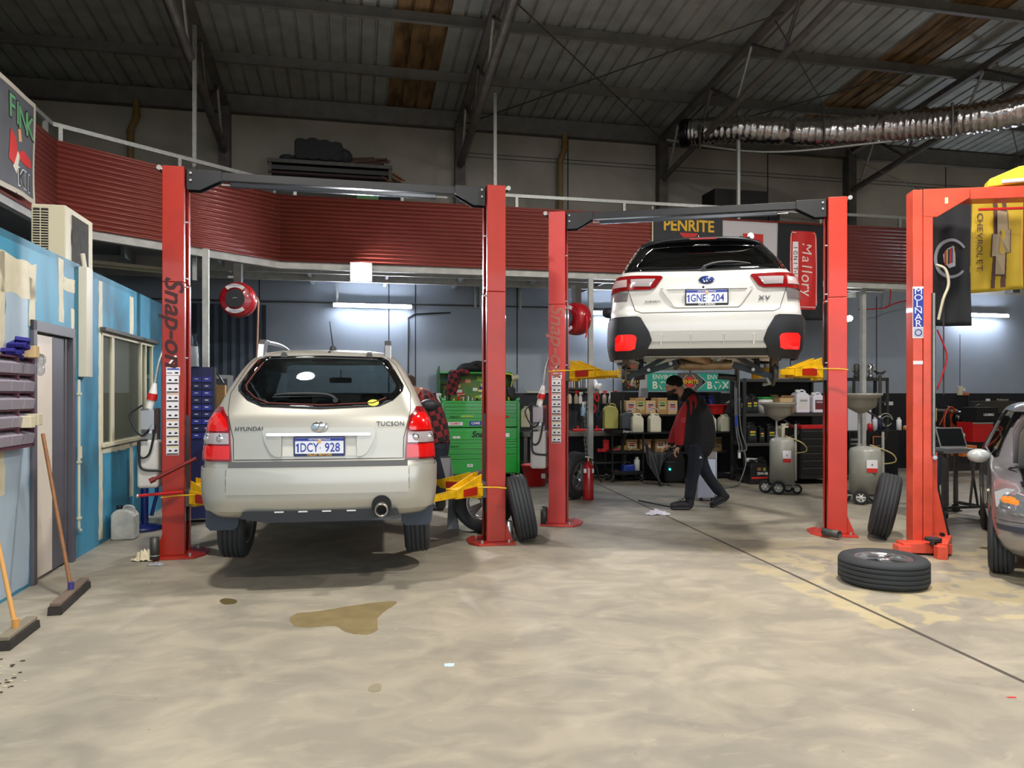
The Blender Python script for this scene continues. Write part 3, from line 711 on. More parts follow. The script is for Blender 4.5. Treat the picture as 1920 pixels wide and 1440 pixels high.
# ================================================================ cars
def pchip(xs, ys):
    n = len(xs); h = [xs[i + 1] - xs[i] for i in range(n - 1)]; d = [(ys[i + 1] - ys[i]) / h[i] for i in range(n - 1)]
    m = [d[0]] + [0 if d[i - 1] * d[i] <= 0 else 2 * d[i - 1] * d[i] / (d[i - 1] + d[i]) for i in range(1, n - 1)] + [d[-1]]
    def f(x):
        if x <= xs[0]: return ys[0]
        if x >= xs[-1]: return ys[-1]
        i = 0
        while x > xs[i + 1]: i += 1
        t = (x - xs[i]) / h[i]
        return (2 * t ** 3 - 3 * t * t + 1) * ys[i] + (t ** 3 - 2 * t * t + t) * h[i] * m[i] + (-2 * t ** 3 + 3 * t * t) * ys[i + 1] + (t ** 3 - t * t) * h[i] * m[i + 1]
    return f
class CarForm:
    # rows: z, half width, rear y, front y, rear corner (Rx, Ry), front corner (Fx, Fy), rear crown, front crown
    def __init__(s, rows, wheels, wr, flare=.02, taper=.05):
        s.z0 = rows[0][0]; s.z1 = rows[-1][0]; zs = [r[0] for r in rows]
        s.c = [pchip(zs, [r[i] for r in rows]) for i in range(1, 10)]
        s.wheels = wheels; s.wr = wr; s.flare = flare; s.taper = taper; s.L = max(r[3] for r in rows); s.rows = rows
    def P(s, z): return [f(z) for f in s.c]
    def rearY(s, x, z, d=0):
        W, yr, yf, Rx, Ry, Fx, Fy, cr, cf = s.P(z); W -= d; yr += d; a = min(abs(x), W)
        y = yr + cr * (a / W) ** 2
        if a > W - Rx: y += Ry * (1 - (1 - ((a - W + Rx) / Rx) ** 2.3) ** (1 / 2.3))
        return y
    def sideX(s, y, z, d=0):
        W = s.c[0](z) - d
        t = y / s.L; x = W * (1 - s.taper * max(0, t - .45) ** 2 * 3.3)
        if s.flare:
            for wy in s.wheels:
                q = math.hypot(y - wy, z - s.wr); x += s.flare * math.exp(-((q - s.wr - .04) / .09) ** 2) * (1 if z < 1.0 else 0)
        return x
    def half(s, z, d=0, n1=10, n2=10, n3=30):
        W, yr, yf, Rx, Ry, Fx, Fy, cr, cf = s.P(z)
        W -= d; yr += d; yf -= d; Rx = min(Rx, W * .9); Fx = min(Fx, W * .9)
        out = []
        for i in range(n1): a = (W - Rx) * i / n1; out.append((a, s.rearY(a, z, d)))
        y1 = yr + cr + Ry; y2 = yf - cf - Fy
        if y2 < y1 + .02: y1 = y2 = (y1 + y2) / 2; y2 += .01
        sc = (y1 - yr) / max(1e-6, cr + Ry)
        for i in range(n2): 
            th = math.pi / 2 * i / n2; a = W - Rx + Rx * math.sin(th) ** (2 / 2.3)
            out.append((a, yr + (s.rearY(a, z, d) - yr) * sc))
        for i in range(n3):
            y = y1 + (y2 - y1) * i / (n3 - 1); out.append((s.sideX(y, z, d), y))
        Wf = s.sideX(y2, z, d); k = Wf
        sf = (yf - y2) / max(1e-6, cf + Fy)
        for i in range(1, n2 + 1):
            th = math.pi / 2 * (1 - i / n2); a = Wf - Fx + Fx * math.sin(th) ** (2 / 2.3)
            yy = cf * (a / Wf) ** 2 + Fy * (1 - (1 - ((a - Wf + Fx) / Fx) ** 2.3) ** (1 / 2.3) if a > Wf - Fx else 0)
            out.append((a, yf - yy * sf))
        for i in range(1, n1 + 1): a = (Wf - Fx) * (1 - i / n1); out.append((a, yf - cf * (a / Wf) ** 2 * sf))
        return out
    def frontY(s, x, z, d=0):
        h = s.half(z, d); x = abs(x); best = None
        for i in range(len(h) - 1, 0, -1):
            a, b = h[i], h[i - 1]
            if a[0] <= x <= b[0]: return a[1] + (b[1] - a[1]) * (x - a[0]) / max(1e-6, b[0] - a[0])
        return h[len(h) // 2][1]
    def topZ(s, x, y):
        lo, hi = .7, s.z1
        for _ in range(22):
            z = (lo + hi) / 2; h = s.half(z); W = h[25][0]
            ins = abs(x) < s.c[0](z) and y > s.rearY(x, z) and y < s.frontY(x, z)
            if ins: lo = z
            else: hi = z
        return lo
    def solid(s, d=0, nz=64, m=None, zb=None, zt=None):
        a = (zb if zb is not None else s.z0) + d; b = (zt if zt is not None else s.z1) - d
        zs = sorted(set([a + (b - a) * i / nz for i in range(nz + 1)])); mb = MB(); rs = []
        for z in zs:
            h = s.half(z, d); r = [(x, y, z) for x, y in h] + [(-x, y, z) for x, y in h[-2:0:-1]]
            rs.append([Vector(p) for p in r])
        top = rs[-1]; c = sum(top, Vector()) / len(top)
        for k, dz in ((.8, .004), (.5, .008), (.2, .010)): rs.append([c + (p - c) * k + Vector((0, 0, dz)) for p in top])
        mb.ring(rs, m, True); return mb
    def arcpt(s, q, z, off):
        h = s.half(z, 0); sg = 1 if q >= 0 else -1; q = abs(q); acc = 0
        for i in range(len(h) - 1):
            d = math.dist(h[i], h[i + 1])
            if acc + d >= q or i == len(h) - 2:
                t = (q - acc) / d; x = h[i][0] + (h[i + 1][0] - h[i][0]) * t; y = h[i][1] + (h[i + 1][1] - h[i][1]) * t
                nx, ny = (h[i + 1][1] - h[i][1]) / d, -(h[i + 1][0] - h[i][0]) / d
                return Vector((sg * (x + nx * off), y + ny * off, z))
            acc += d
    def pt(s, surf, a, b, off):
        if surf == 'rear': return Vector((a, s.rearY(a, b) - off, b))
        if surf == 'arc': return s.arcpt(a, b, off)
        if surf == 'front': return Vector((a, s.frontY(a, b) + off, b))
        if surf == 'left': return Vector((-(s.sideX(a, b) + off), a, b))
        if surf == 'right': return Vector((s.sideX(a, b) + off, a, b))
        if surf == 'top': return Vector((a, b, s.topZ(a, b) + off))
    def patch(s, mb, poly, surf, m, off=.002, thick=.006, step=.04, smooth=True, bulge=0):
        bm = bmesh.new(); vs = [bm.verts.new((a, b, 0)) for a, b in poly]; bm.faces.new(vs)
        for ax in (0, 1):
            lo = min(p[ax] for p in poly); hi = max(p[ax] for p in poly); k = int((hi - lo) / step)
            for i in range(1, k + 1):
                co = [0, 0, 0]; co[ax] = lo + (hi - lo) * i / (k + 1); no = [0, 0, 0]; no[ax] = 1
                bmesh.ops.bisect_plane(bm, geom=bm.verts[:] + bm.edges[:] + bm.faces[:], plane_co=co, plane_no=no, dist=1e-6)
        bm.verts.ensure_lookup_table(); bm.verts.index_update()
        P = [(v.co.x, v.co.y) for v in bm.verts]; fs = [[v.index for v in f.verts] for f in bm.faces]
        be = [[v.index for v in e.verts] for e in bm.edges if len(e.link_faces) == 1]; bm.free()
        n = len(P)
        bd = set(i for e in be for i in e)
        vs = [s.pt(surf, a, b, off + thick + (0 if i in bd else bulge)) for i, (a, b) in enumerate(P)] + [s.pt(surf, a, b, off) for a, b in P]
        mb.add(vs, fs, m, smooth); mb.add(vs, [[i + n for i in reversed(f)] for f in fs] + [[a, b, b + n, a + n] for a, b in be], m, False)
        return mb
    def seam(s, mb, pts, surf, m, w=.006, off=.0012):
        vs = []; out = []
        for i in range(len(pts) - 1):
            a, b = Vector(pts[i]), Vector(pts[i + 1]); k = max(1, int((b - a).length / .04))
            for j in range(k): out.append(a.lerp(b, j / k))
        out.append(Vector(pts[-1]))
        mb.tube([s.pt(surf, p[0], p[1], off) for p in out], w / 2, m, 5)
def ctext(f, t, size, m, x, z, bold=0, shear=0, spacing=1, sx=1, off=.006):
    vs, fs = text_geo(t, bold, shear, spacing, .003 / size, 'CENTER'); mb = MB()
    mb.add([(x + p[0] * size * sx, f.rearY(x + p[0] * size * sx, z + p[1] * size) - off - p[2] * size, z + p[1] * size) for p in vs], fs, m); return mb
def mirror(poly): return [(-a, b) for a, b in poly][::-1]
cutm = mat('cut', '#000000')
def car_body(f, paint, shell, name_parent, cuts, arch, inner=None, arches=True):
    o = f.solid(0, 64, paint).build('body', name_parent)
    mbi = f.solid(shell, 40, inner or blk2); c1 = mbi.build('c')
    cs = [c1]
    for c in cuts: cs.append(c.build('c'))
    if arches:
        mb = MB()
        for wy in f.wheels: mb.cyl((-1.3, wy, f.wr + arch[1]), (1.3, wy, f.wr + arch[1]), arch[0], blk2, n=48)
        cs.append(mb.build('c'))
    return boolean(o, cs)
gl_dark = mat('glass_black_border', '#07080a', .06, 0, 1.0)

# ---------------------------------------------------------------- gold wagon (left)
champ = mat('champagne_paint', '#b4b1a6', .36, .45, .7)
TU = CarForm([
    # z    W     yr    yf    Rx   Ry   Fx   Fy   cr   cf
    (.30, .84, .10, 4.10, .30, .22, .4, .3, .03, .08),
    (.36, .885, .03, 4.22, .28, .22, .4, .35, .04, .10),
    (.46, .905, .00, 4.30, .26, .22, .4, .4, .05, .12),
    (.60, .913, .00, 4.32, .24, .22, .4, .4, .05, .14),
    (.70, .915, .02, 4.31, .22, .22, .4, .4, .05, .14),
    (.76, .912, .045, 4.28, .20, .20, .4, .4, .045, .14),
    (.90, .900, .06, 4.22, .20, .18, .4, .4, .045, .12),
    (1.00, .885, .075, 3.95, .20, .17, .4, .4, .045, .12),
    (1.08, .865, .095, 3.30, .20, .17, .4, .4, .045, .10),
    (1.15, .830, .13, 3.10, .20, .17, .35, .3, .045, .12),
    (1.30, .765, .215, 2.88, .20, .16, .3, .25, .045, .12),
    (1.45, .690, .31, 2.64, .20, .16, .3, .2, .045, .12),
    (1.55, .625, .385, 2.46, .20, .18, .3, .2, .045, .12),
    (1.62, .550, .47, 2.25, .25, .22, .3, .25, .04, .12),
    (1.655, .44, .62, 2.0, .25, .3, .3, .3, .04, .12),
    (1.675, .28, .95, 1.6, .15, .2, .15, .2, .02, .05)], (.87, 3.50), .345, .012)
tuc = thing('car', 'champagne gold compact wagon on the low lift, rear plate 1DCY 928', 'car', gp(598, 5.86, .28), R(9))
glassT = glass('rear_glass', '#bcc6c8', .015, .06)
rearglass = [(-.575, 1.225), (-.46, 1.175), (0, 1.155), (.46, 1.175), (.575, 1.225), (.655, 1.30), (.665, 1.345), (.60, 1.46), (.535, 1.565), (.49, 1.590), (0, 1.60), (-.49, 1.590), (-.535, 1.565), (-.60, 1.46), (-.665, 1.345), (-.655, 1.30)]
hole = [(a * .90, 1.375 + (b - 1.375) * .88) for a, b in rearglass]
sidewin = [(.95, 1.13), (3.0, 1.13), (2.52, 1.50), (1.05, 1.54), (.78, 1.42), (.72, 1.18)]
wscr = [(-.70, 1.08), (.70, 1.08), (.54, 1.59), (-.54, 1.59)]
def mcut(poly, d0, d1, plane): m_ = MB(); m_.prism(poly, d0, d1, blk2, plane); return m_
body = car_body(TU, champ, .05, tuc, [mcut(hole, -.6, .75, 'xz'), mcut(sidewin, -1.2, 1.2, 'yz'), mcut(wscr, 2.15, 3.6, 'xz')], (.385, .0))
mb = MB(); TU.patch(mb, rearglass, 'rear', gl_dark, .001, .004); fr_ = mb.build('glass_border', tuc); boolean(fr_, [mcut(hole, -.6, .75, 'xz').build('c')])
mb = MB(); TU.patch(mb, [(a * 1.02, 1.38 + (b - 1.38) * 1.03) for a, b in hole], 'rear', glassT, -.008, .004); rg = mb.build('rear_window', tuc)
mb = MB(); mb.tube([TU.pt('rear', a * .9, 1.38 + (b - 1.38) * .86, .006) for a, b in rearglass[-4:] + rearglass[:5]], .006, mat('faded_red_trim', '#5a2018', .7), 5); mb.build('glass_trim', rg)
mb = MB(); TU.patch(mb, [(a * .99, b) for a, b in wscr], 'front', glass('clear_glass', '#f2f6f6', .02, .05), -.012, .004); mb.build('windscreen', tuc)
for sname in ('left', 'right'): mb = MB(); TU.patch(mb, sidewin, sname, glassT, -.02, .004, .08); mb.build('side_window', tuc)
grey_trim = mat('grey_step_pad', '#4c4e4e', .6); gapm = mat('panel_gap', '#2a2a28', .8)
# rear bumper wraps round the corners
mb = MB(); TU.patch(mb, [(-1.35, .36), (1.35, .36), (1.35, .70), (-1.35, .70)], 'arc', champ, .008, .016, .05)
TU.patch(mb, [(-.70, .495), (.70, .495), (.70, .69), (-.70, .69)], 'rear', champ, .020, .012, .07); bp = mb.build('rear_bumper', tuc, bevel=.004)
mb = MB(); TU.patch(mb, [(-.69, .695), (.69, .695), (.69, .745), (-.69, .745)], 'rear', grey_trim, .0, .016, .08); mb.build('step_pad', tuc)
# black lower valance with worn white marks
mb = MB(); mb.prism([(-.60, .315), (-.56, .365), (.60, .365), (.62, .315), (.3, .275), (-.4, .275)], -.016, .12, plk, 'xz')
for x in (-.30, -.12, .06, .25): mb.bx(x - .035, x + .035, -.019, -.016, .352, .363, wht)
mb.build('valance', tuc, bevel=.004)
# hatch outline, handle surround, plate
mb = MB(); TU.seam(mb, [(-.50, 1.615), (-.60, 1.52), (-.72, 1.28), (-.715, 1.14), (-.66, .92), (-.655, .76), (.655, .76), (.66, .92), (.715, 1.14), (.72, 1.28), (.60, 1.52), (.50, 1.615)], 'rear', gapm); TU.seam(mb, [(-.7, .52), (-.7, .69)], 'rear', gapm, .005, .03); TU.seam(mb, [(.7, .52), (.7, .69)], 'rear', gapm, .005, .03); mb.build('panel_gap', tuc)
mb = MB()
outer = [(-.44, .985), (-.42, .90), (-.37, .81), (-.33, .782), (-.29, .782), (-.29, .95), (.29, .95), (.29, .782), (.33, .782), (.37, .81), (.42, .90), (.44, .985), (.42, 1.01), (-.42, 1.01)]
TU.patch(mb, outer, 'rear', champ, .0, .028, .05); mb.build('handle_surround', tuc, bevel=.006)
mb = MB(); TU.patch(mb, [(-.40, .945), (.39, .945), (.40, .955), (.39, .968), (-.40, .968), (-.41, .955)], 'rear', chrome, .027, .014, .06); mb.build('chrome_handle', tuc, bevel=.003)
mb = MB(); TU.patch(mb, [(-.285, .785), (.285, .785), (.285, .945), (-.285, .945)], 'rear', mat('plate_recess_cream', '#d8d6cc', .4), .0, .006, .1); mb.build('plate_recess', tuc)
def plate(par, x, y, z, rz, t1, sub, fc, subc, framew=.006, w=.372, h=.134):
    M_ = Matrix.Translation((x, y, z)) @ Matrix.Rotation(rz, 4, 'Z')
    mb = MB(M_); mb.prism(rrect(-w / 2 - .012, w / 2 + .012, -h / 2 - .012, h / 2 + .012, .012), -.004, .006, fc, 'xz')
    mb.bx(-w / 2, w / 2, -.006, -.004, -h / 2 + .01, h / 2, mat('plate_white', '#e9ebf4', .35)); p = mb.build('number_plate', par)
    mb = MB(M_); mb.bx(-w / 2, w / 2, -.0072, -.006, h / 2 - .024, h / 2 - .002, inkb)
    mb.text('WESTERN AUSTRALIA', .017, inkw, fm(0, -.0078, h / 2 - .013), .001, .01)
    mb.bx(-.012, .012, -.0082, -.0072, h / 2 - .04, h / 2 - .006, mat('plate_crest', '#e8b070', .5))
    a_, b_ = t1
    k1 = a_[0] == '1' and len(a_) == 4; mb.prism([(-.170, -.046), (-.158, -.046), (-.158, .024), (-.166, .024), (-.180, .010), (-.180, .0), (-.170, .006)], -.0075, -.0068, inkb, 'xz'); mb.text(a_[1:], .098, inkb, fm(-.078, -.0068, -.012), .001, .012, 0, 1.02, .70); mb.text(b_, .098, inkb, fm(.1, -.0068, -.012), .001, .012, 0, 1.02, .80); mb.ball((0.006, -.0068, -.012), .004, inkb, 8, 5)
    mb.text(sub, .024, subc, fm(0, -.0065, -h / 2 + .0), .001, .02, 0, 1.05); mb.build('lettering', p)
plate(tuc, .0, TU.rearY(0, .86) - .014, .862, 0, ('1DCY', '928'), 'VALLEY MOTORS', mat('plate_frame_blue', '#26305e', .4), inky)
mb = MB(); mb.lathe([(.0, 0), (.052, 0), (.056, .004), (.056, .008), (.052, .01), (0, .01)], chrome, 28, axis='Y'); mb.v = [Vector((p.x * 1.18, -p.y * 1 , p.z * .78)) for p in mb.v]
mb.text('H', .085, mat('badge_grey', '#7f8486', .3, .6), fm(0, -.012, 0), .002, .01, .45, 1, 1.2); mb.v = [p + Vector((0, TU.rearY(0, 1.0) - .026, 1.012)) for p in mb.v]; mb.build('emblem', tuc)
bd = mat('badge_dark', '#55575a', .3, .6)
ctext(TU, 'HYUNDAI', .046, bd, -.545, 1.0, .01, .1, 1.06, 1.0).build('badge', tuc); ctext(TU, 'TUCSON', .050, bd, .555, 1.035, .012, 0, 1.08, 1.05).build('badge', tuc)
# tail lights
tred = mat('tail_light_red', '#c40808', .12, 0, 1., emit='#d80c0c', es=.12); tredd = mat('tail_light_dark_red', '#7c0a10', .15, 0, 1.); tclr = mat('tail_light_clear', '#b8aeb0', .12, .3, 1.)
for sg in (-1, 1):
    L_ = [(.775, 1.175), (.71, 1.10), (.685, 1.00), (.665, .76), (.672, .75), (.99, .75), (1.0, .78), (.985, .95), (.95, 1.07), (.88, 1.15), (.83, 1.175)]
    tf = (lambda P: P) if sg > 0 else mirror
    mb = MB(); TU.patch(mb, tf([(a - .0, b) for a, b in L_]), 'arc', tredd, .001, .014, .035); tl = mb.build('tail_light', tuc, bevel=.003)
    mb = MB(); TU.patch(mb, tf([(.71, .985), (.70, 1.01), (.725, 1.08), (.775, 1.13), (.85, 1.125), (.90, 1.06), (.915, .985)]), 'arc', tred, .014, .007, .03, bulge=.004); mb.build('brake_lens', tl)
    mb = MB(); TU.patch(mb, tf([(.69, .885), (.693, .97), (.93, .97), (.94, .885)]), 'arc', tclr, .014, .006, .03, bulge=.003)
    for q in (.75, .87): p_ = TU.arcpt(sg * q, .927, .02); mb.ball(p_, (.032, .012, .032), mat('reflector_chrome', '#c8c4c4', .1, .9), 12, 8)
    mb.build('reverse_lens', tl)
    mb = MB(); TU.patch(mb, tf([(.685, .765), (.685, .87), (.945, .87), (.955, .765)]), 'arc', tred, .014, .006, .03, bulge=.003); mb.build('lower_lens', tl)
# wiper, hinges, nozzle, brake light, sticker
def rp(x, z, off, f=TU): return Vector((x, f.rearY(x, z) - off, z))
mb = MB(); mb.tube([rp(.12, 1.235, .03), rp(.02, 1.275, .03), rp(-.30, 1.275, .022), rp(-.37, 1.262, .016)], [.012, .011, .008, .005], plk, 8, sub=5); mb.tube([rp(.1, 1.262, .014), rp(-.38, 1.25, .014)], .006, rub, 6); mb.cyl(rp(.115, 1.225, 0), rp(.115, 1.225, .04), .02, plk, n=14); mb.build('wiper', tuc)
mb = MB()
for x in (-.325, .375): mb.cyl(rp(x, 1.60, .0), rp(x, 1.60, .018), .026, stl, n=16); mb.bx(x - .022, x + .022, TU.rearY(x, 1.62) - .012, TU.rearY(x, 1.62) + .01, 1.60, 1.638, mat('glass_hinge_grey', '#8a8880', .4))
mb.build('glass_hinge', tuc, bevel=.004)
mb = MB(); mb.ball(rp(.04, 1.632, .006), .012, plk); mb.build('washer_nozzle', tuc)
mb = MB(); mb.bx(-.10, .11, .47, .50, 1.545, 1.562, mat('brake_lamp_pink', '#a86860', .3)); mb.build('high_brake_light', tuc)
mb = MB(); mb.v = []; TU.patch(mb, [(.415 + .045 * math.cos(R(a)), 1.205 + .026 * math.sin(R(a))) for a in range(0, 360, 18)], 'rear', mat('yellow_sticker', '#d9e23c', .5), .006, .001, .05); mb.build('sticker', tuc)
# roof rails and antenna
for sg in (-1, 1):
    mb = MB(); x0 = sg * .53
    zt = 1.655
    mb.tube([(x0, .63, 1.61), (x0 * .995, .68, 1.69), (x0 * .985, .82, 1.725), (x0 * .97, 1.5, 1.745), (x0 * .97, 2.1, 1.725), (x0, 2.35, 1.66), (x0, 2.42, 1.60)], .02, mat('rail_silver', '#9fa2a4', .3, .8), 8, sub=5)
    mb.build('roof_rail', tuc)
    mb = MB(); mb.prism([(.50, 1.575), (.56, 1.70), (.66, 1.745), (.84, 1.748), (.86, 1.72), (.72, 1.70), (.66, 1.60)], x0 - .03, x0 + .03, mat('rail_foot', '#7c7e80', .35, .7), 'yz'); mb.build('rail_foot', tuc, bevel=.008)
za = TU.topZ(.05, .74)
mb = MB(); mb.lathe([(.034, -.02), (.028, .02), (.018, .035), (0, .04)], plk, 14, c=(.05, .74, za)); mb.tube([(.05, .74, za + .02), (.032, .60, za + .24)], [.006, .0035], blk, 6); mb.build('antenna', tuc)
# door mirrors
for sg in (-1, 1):
    mb = MB(); mb.ball((sg * 1.0, 3.02, 1.14), (.115, .075, .078), plk, 16, 10); mb.bx(min(sg * .86, sg * .93), max(sg * .86, sg * .93), 2.99, 3.05, 1.09, 1.14, plk); mb.build('door_mirror', tuc)
# wheels hang low on the drooped suspension
def car_wheel(par, x, y, z, rz=0, r=.345, w=.225, rim=rimm, camber=0, **k):
    e = bpy.data.objects.new('wheel', None); COL.objects.link(e); e.parent = par; e.location = (x, y, z); e.rotation_euler = (0, camber, rz)
    wheel_parts(e, r, w, rim=rim, **k); return e
for sg in (-1, 1):
    car_wheel(tuc, sg * .775, .87, .345 - .16, 0 if sg > 0 else math.pi, camber=R(4) * -sg if sg > 0 else R(-4)); car_wheel(tuc, sg * .775, 3.50, .345 - .12, 0 if sg > 0 else math.pi)
    mb = MB(); x = sg * .80
    mb.prism([(x - .16, .50), (x + .10, .50), (x + .115, .28), (x + .10, .17), (x + .06, .145), (x - .12, .145), (x - .155, .18)], .46, .472, mat('mud_flap', '#3a4250', .6), 'xz'); mb.build('mud_flap', tuc, bevel=.003)
mb = MB(); mb.cyl((.485, -.010, .395), (.485, -.022, .395), .078, blk2, n=24); mb.lathe([(.038, 0), (.052, .005), (.052, -.12), (.04, -.12), (.038, -.01)], mat('tip_steel', '#8c8680', .3, .8), 24, c=(.485, -.05, .375), axis='Y', close=True); mb.cyl((.485, -.0, .375), (.485, -.03, .375), .04, blk2, n=20); mb.tube([(.485, .05, .375), (.5, .5, .36), (.1, .9, .35), (.0, 1.6, .32)], .035, stl, 10, sub=4); mb.build('exhaust', tuc)
mb = MB(); mb.tube([(-.62, .87, .22), (-.35, .95, .30), (0, 1.0, .36), (.35, .95, .30), (.62, .87, .22)], .035, mat('chassis_blue_grey', '#333c46', .6), 8, sub=4); mb.bx(-.42, .30, .45, 1.2, .24, .30, blk2); mb.tube([(.30, .75, .33), (.62, .82, .24)], .025, plk, 8); mb.tube([(-.30, .75, .33), (-.62, .82, .24)], .025, plk, 8); mb.bx(-.6, .6, 1.2, 3.4, .28, .34, blk2)
mb.build('rear_suspension', tuc)
# interior
seatm = mat('seat_fabric', '#1c1d20', .9)
def seat(mb, x, y, w=.46, h=.62, z=.62):
    mb.prism(rrect(x - w / 2, x + w / 2, z, z + h, .06), y, y + .12, seatm, 'xz'); mb.bx(x - w / 2, x + w / 2, y + .1, y + .58, z - .12, z + .04, seatm)
    mb.prism(rrect(x - .12, x + .12, z + h + .02, z + h + .18, .04), y + .01, y + .1, seatm, 'xz')
mb = MB(); 
for x in (-.36, .36): seat(mb, x, 1.85, .44, .48)
for x in (-.36, .0, .36): seat(mb, x, .95, .34, .44, .60)
mb.bx(-.7, .7, 2.7, 3.05, .72, .98, blk2); mb.bx(-.66, .66, .25, .95, .80, .84, blk2); mb.bx(-.8, .8, .3, 3.2, .36, .40, blk2); mb.build('seats', tuc, bevel=.01)
mb = MB(); mb.prism(rrect(-.12, .12, 1.40, 1.46, .02), 2.42, 2.45, blk, 'xz'); mb.cyl((0, 2.45, 1.45), (0, 2.5, 1.55), .008, blk); mb.build('interior_mirror', tuc)

# ---------------------------------------------------------------- white wagon (raised)
pearl = mat('white_pearl_paint', '#d2d0ca', .3, .05, .8)
SU = CarForm([
    (.36, .86, .16, 4.20, .30, .25, .4, .3, .03, .08),
    (.42, .885, .06, 4.34, .28, .25, .4, .35, .05, .10),
    (.50, .895, .02, 4.42, .28, .25, .4, .4, .06, .12),
    (.64, .900, .00, 4.46, .26, .25, .4, .4, .06, .14),
    (.76, .898, .01, 4.44, .26, .25, .4, .4, .06, .14),
    (.84, .892, .05, 4.38, .26, .24, .4, .4, .055, .14),
    (.98, .880, .065, 4.20, .26, .24, .4, .4, .055, .12),
    (1.06, .865, .08, 3.70, .26, .24, .4, .4, .055, .12),
    (1.14, .84, .11, 3.38, .26, .24, .35, .3, .055, .10),
    (1.20, .80, .16, 3.26, .26, .24, .35, .3, .055, .12),
    (1.32, .735, .27, 3.05, .24, .22, .3, .25, .05, .12),
    (1.45, .665, .42, 2.80, .24, .22, .3, .2, .05, .12),
    (1.53, .610, .50, 2.6, .24, .24, .3, .2, .05, .12),
    (1.575, .545, .56, 2.4, .25, .28, .3, .25, .045, .12),
    (1.60, .42, .72, 2.1, .25, .3, .3, .3, .04, .12),
    (1.615, .26, 1.05, 1.7, .15, .2, .15, .2, .02, .05)], (.92, 3.58), .34, .03)
SH = 1.55
sub = thing('car', 'white wagon raised high on the lift with its wheels off, rear plate 1GNE 204', 'car', gp(1326, 6.95, SH), R(-9))
srg = [(-.80, 1.20), (-.50, 1.185), (0, 1.175), (.50, 1.185), (.80, 1.20), (.745, 1.31), (.68, 1.43), (.60, 1.515), (.40, 1.54), (0, 1.545), (-.40, 1.54), (-.60, 1.515), (-.68, 1.43), (-.745, 1.31)]
shole = [(a * .80, 1.33 + (b - 1.33) * .66) for a, b in srg]
swin = [(1.0, 1.14), (3.1, 1.14), (2.66, 1.43), (1.2, 1.45), (.90, 1.36), (.82, 1.18)]
sws = [(-.66, 1.16), (.66, 1.16), (.50, 1.47), (-.50, 1.47)]
car_body(SU, pearl, .05, sub, [mcut(shole, -.6, .8, 'xz'), mcut(swin, -1.2, 1.2, 'yz'), mcut(sws, 2.5, 3.8, 'xz')], (.40, .0))
mb = MB(); SU.patch(mb, srg, 'rear', gl_dark, .001, .005); fr_ = mb.build('glass_border', sub); boolean(fr_, [mcut(shole, -.6, .8, 'xz').build('c')])
mb = MB(); SU.patch(mb, [(a * 1.02, 1.33 + (b - 1.33) * 1.03) for a, b in shole], 'rear', glass('privacy_glass', '#6a7074', .015, .07), -.006, .004); mb.build('rear_window', sub)
mb = MB(); SU.patch(mb, sws, 'front', glass('clear_glass'), -.012, .004); mb.build('windscreen', sub)
for sname in ('left', 'right'): mb = MB(); SU.patch(mb, swin, sname, gl_dark, -.02, .004, .08); mb.build('side_window', sub)
mb = MB(); P_ = []
pr = [(-.60, .50), (-.62, .56), (0, .60), (.62, .56), (.60, .50), (.5, .41), (0, .37), (-.5, .41)]
zt = 1.515
vs = []; N_ = 24
for j, (dy, dz) in enumerate(((.0, 1.515), (-.075, 1.532), (-.08, 1.545), (.10, 1.592), (.1, 1.54))):
    for i in range(N_ + 1):
        x = -.60 + 1.20 * i / N_; e = abs(x) / .6; vs.append((x, SU.rearY(x * .97, 1.515) + dy * (1 - .5 * e ** 4) + .0, dz - .055 * e ** 3.2))
fs = [(j * (N_ + 1) + i, j * (N_ + 1) + i + 1, ((j + 1) % 5) * (N_ + 1) + i + 1, ((j + 1) % 5) * (N_ + 1) + i) for j in range(5) for i in range(N_)]
mb.add(vs, fs + [tuple(j * (N_ + 1) for j in range(5)), tuple(j * (N_ + 1) + N_ for j in range(4, -1, -1))], blk, True); mb.build('roof_spoiler', sub)
mb = MB(); mb.bx(-.13, .13, SU.rearY(0, 1.515) - .085, SU.rearY(0, 1.515) - .07, 1.526, 1.545, mat('high_brake_red', '#8c1018', .3)); mb.build('high_brake_light', sub, bevel=.003)
mb = MB(); mb.tube([rp(-.02, 1.215, .03, SU), rp(.10, 1.255, .035, SU), rp(.28, 1.262, .03, SU), rp(.42, 1.243, .015, SU)], [.016, .014, .009, .004], plk, 8, sub=5); mb.tube([rp(.02, 1.235, .015, SU), rp(.42, 1.24, .012, SU)], .006, rub, 6); mb.cyl(rp(-.02, 1.2, 0, SU), rp(-.02, 1.2, .04, SU), .022, plk, n=14); mb.build('wiper', sub)
mb = MB(); SU.seam(mb, [(-.80, 1.19), (-.70, .92), (-.66, .80), (-.60, .775), (.60, .775), (.66, .80), (.70, .92), (.80, 1.19)], 'rear', gapm); mb.build('panel_gap', sub)
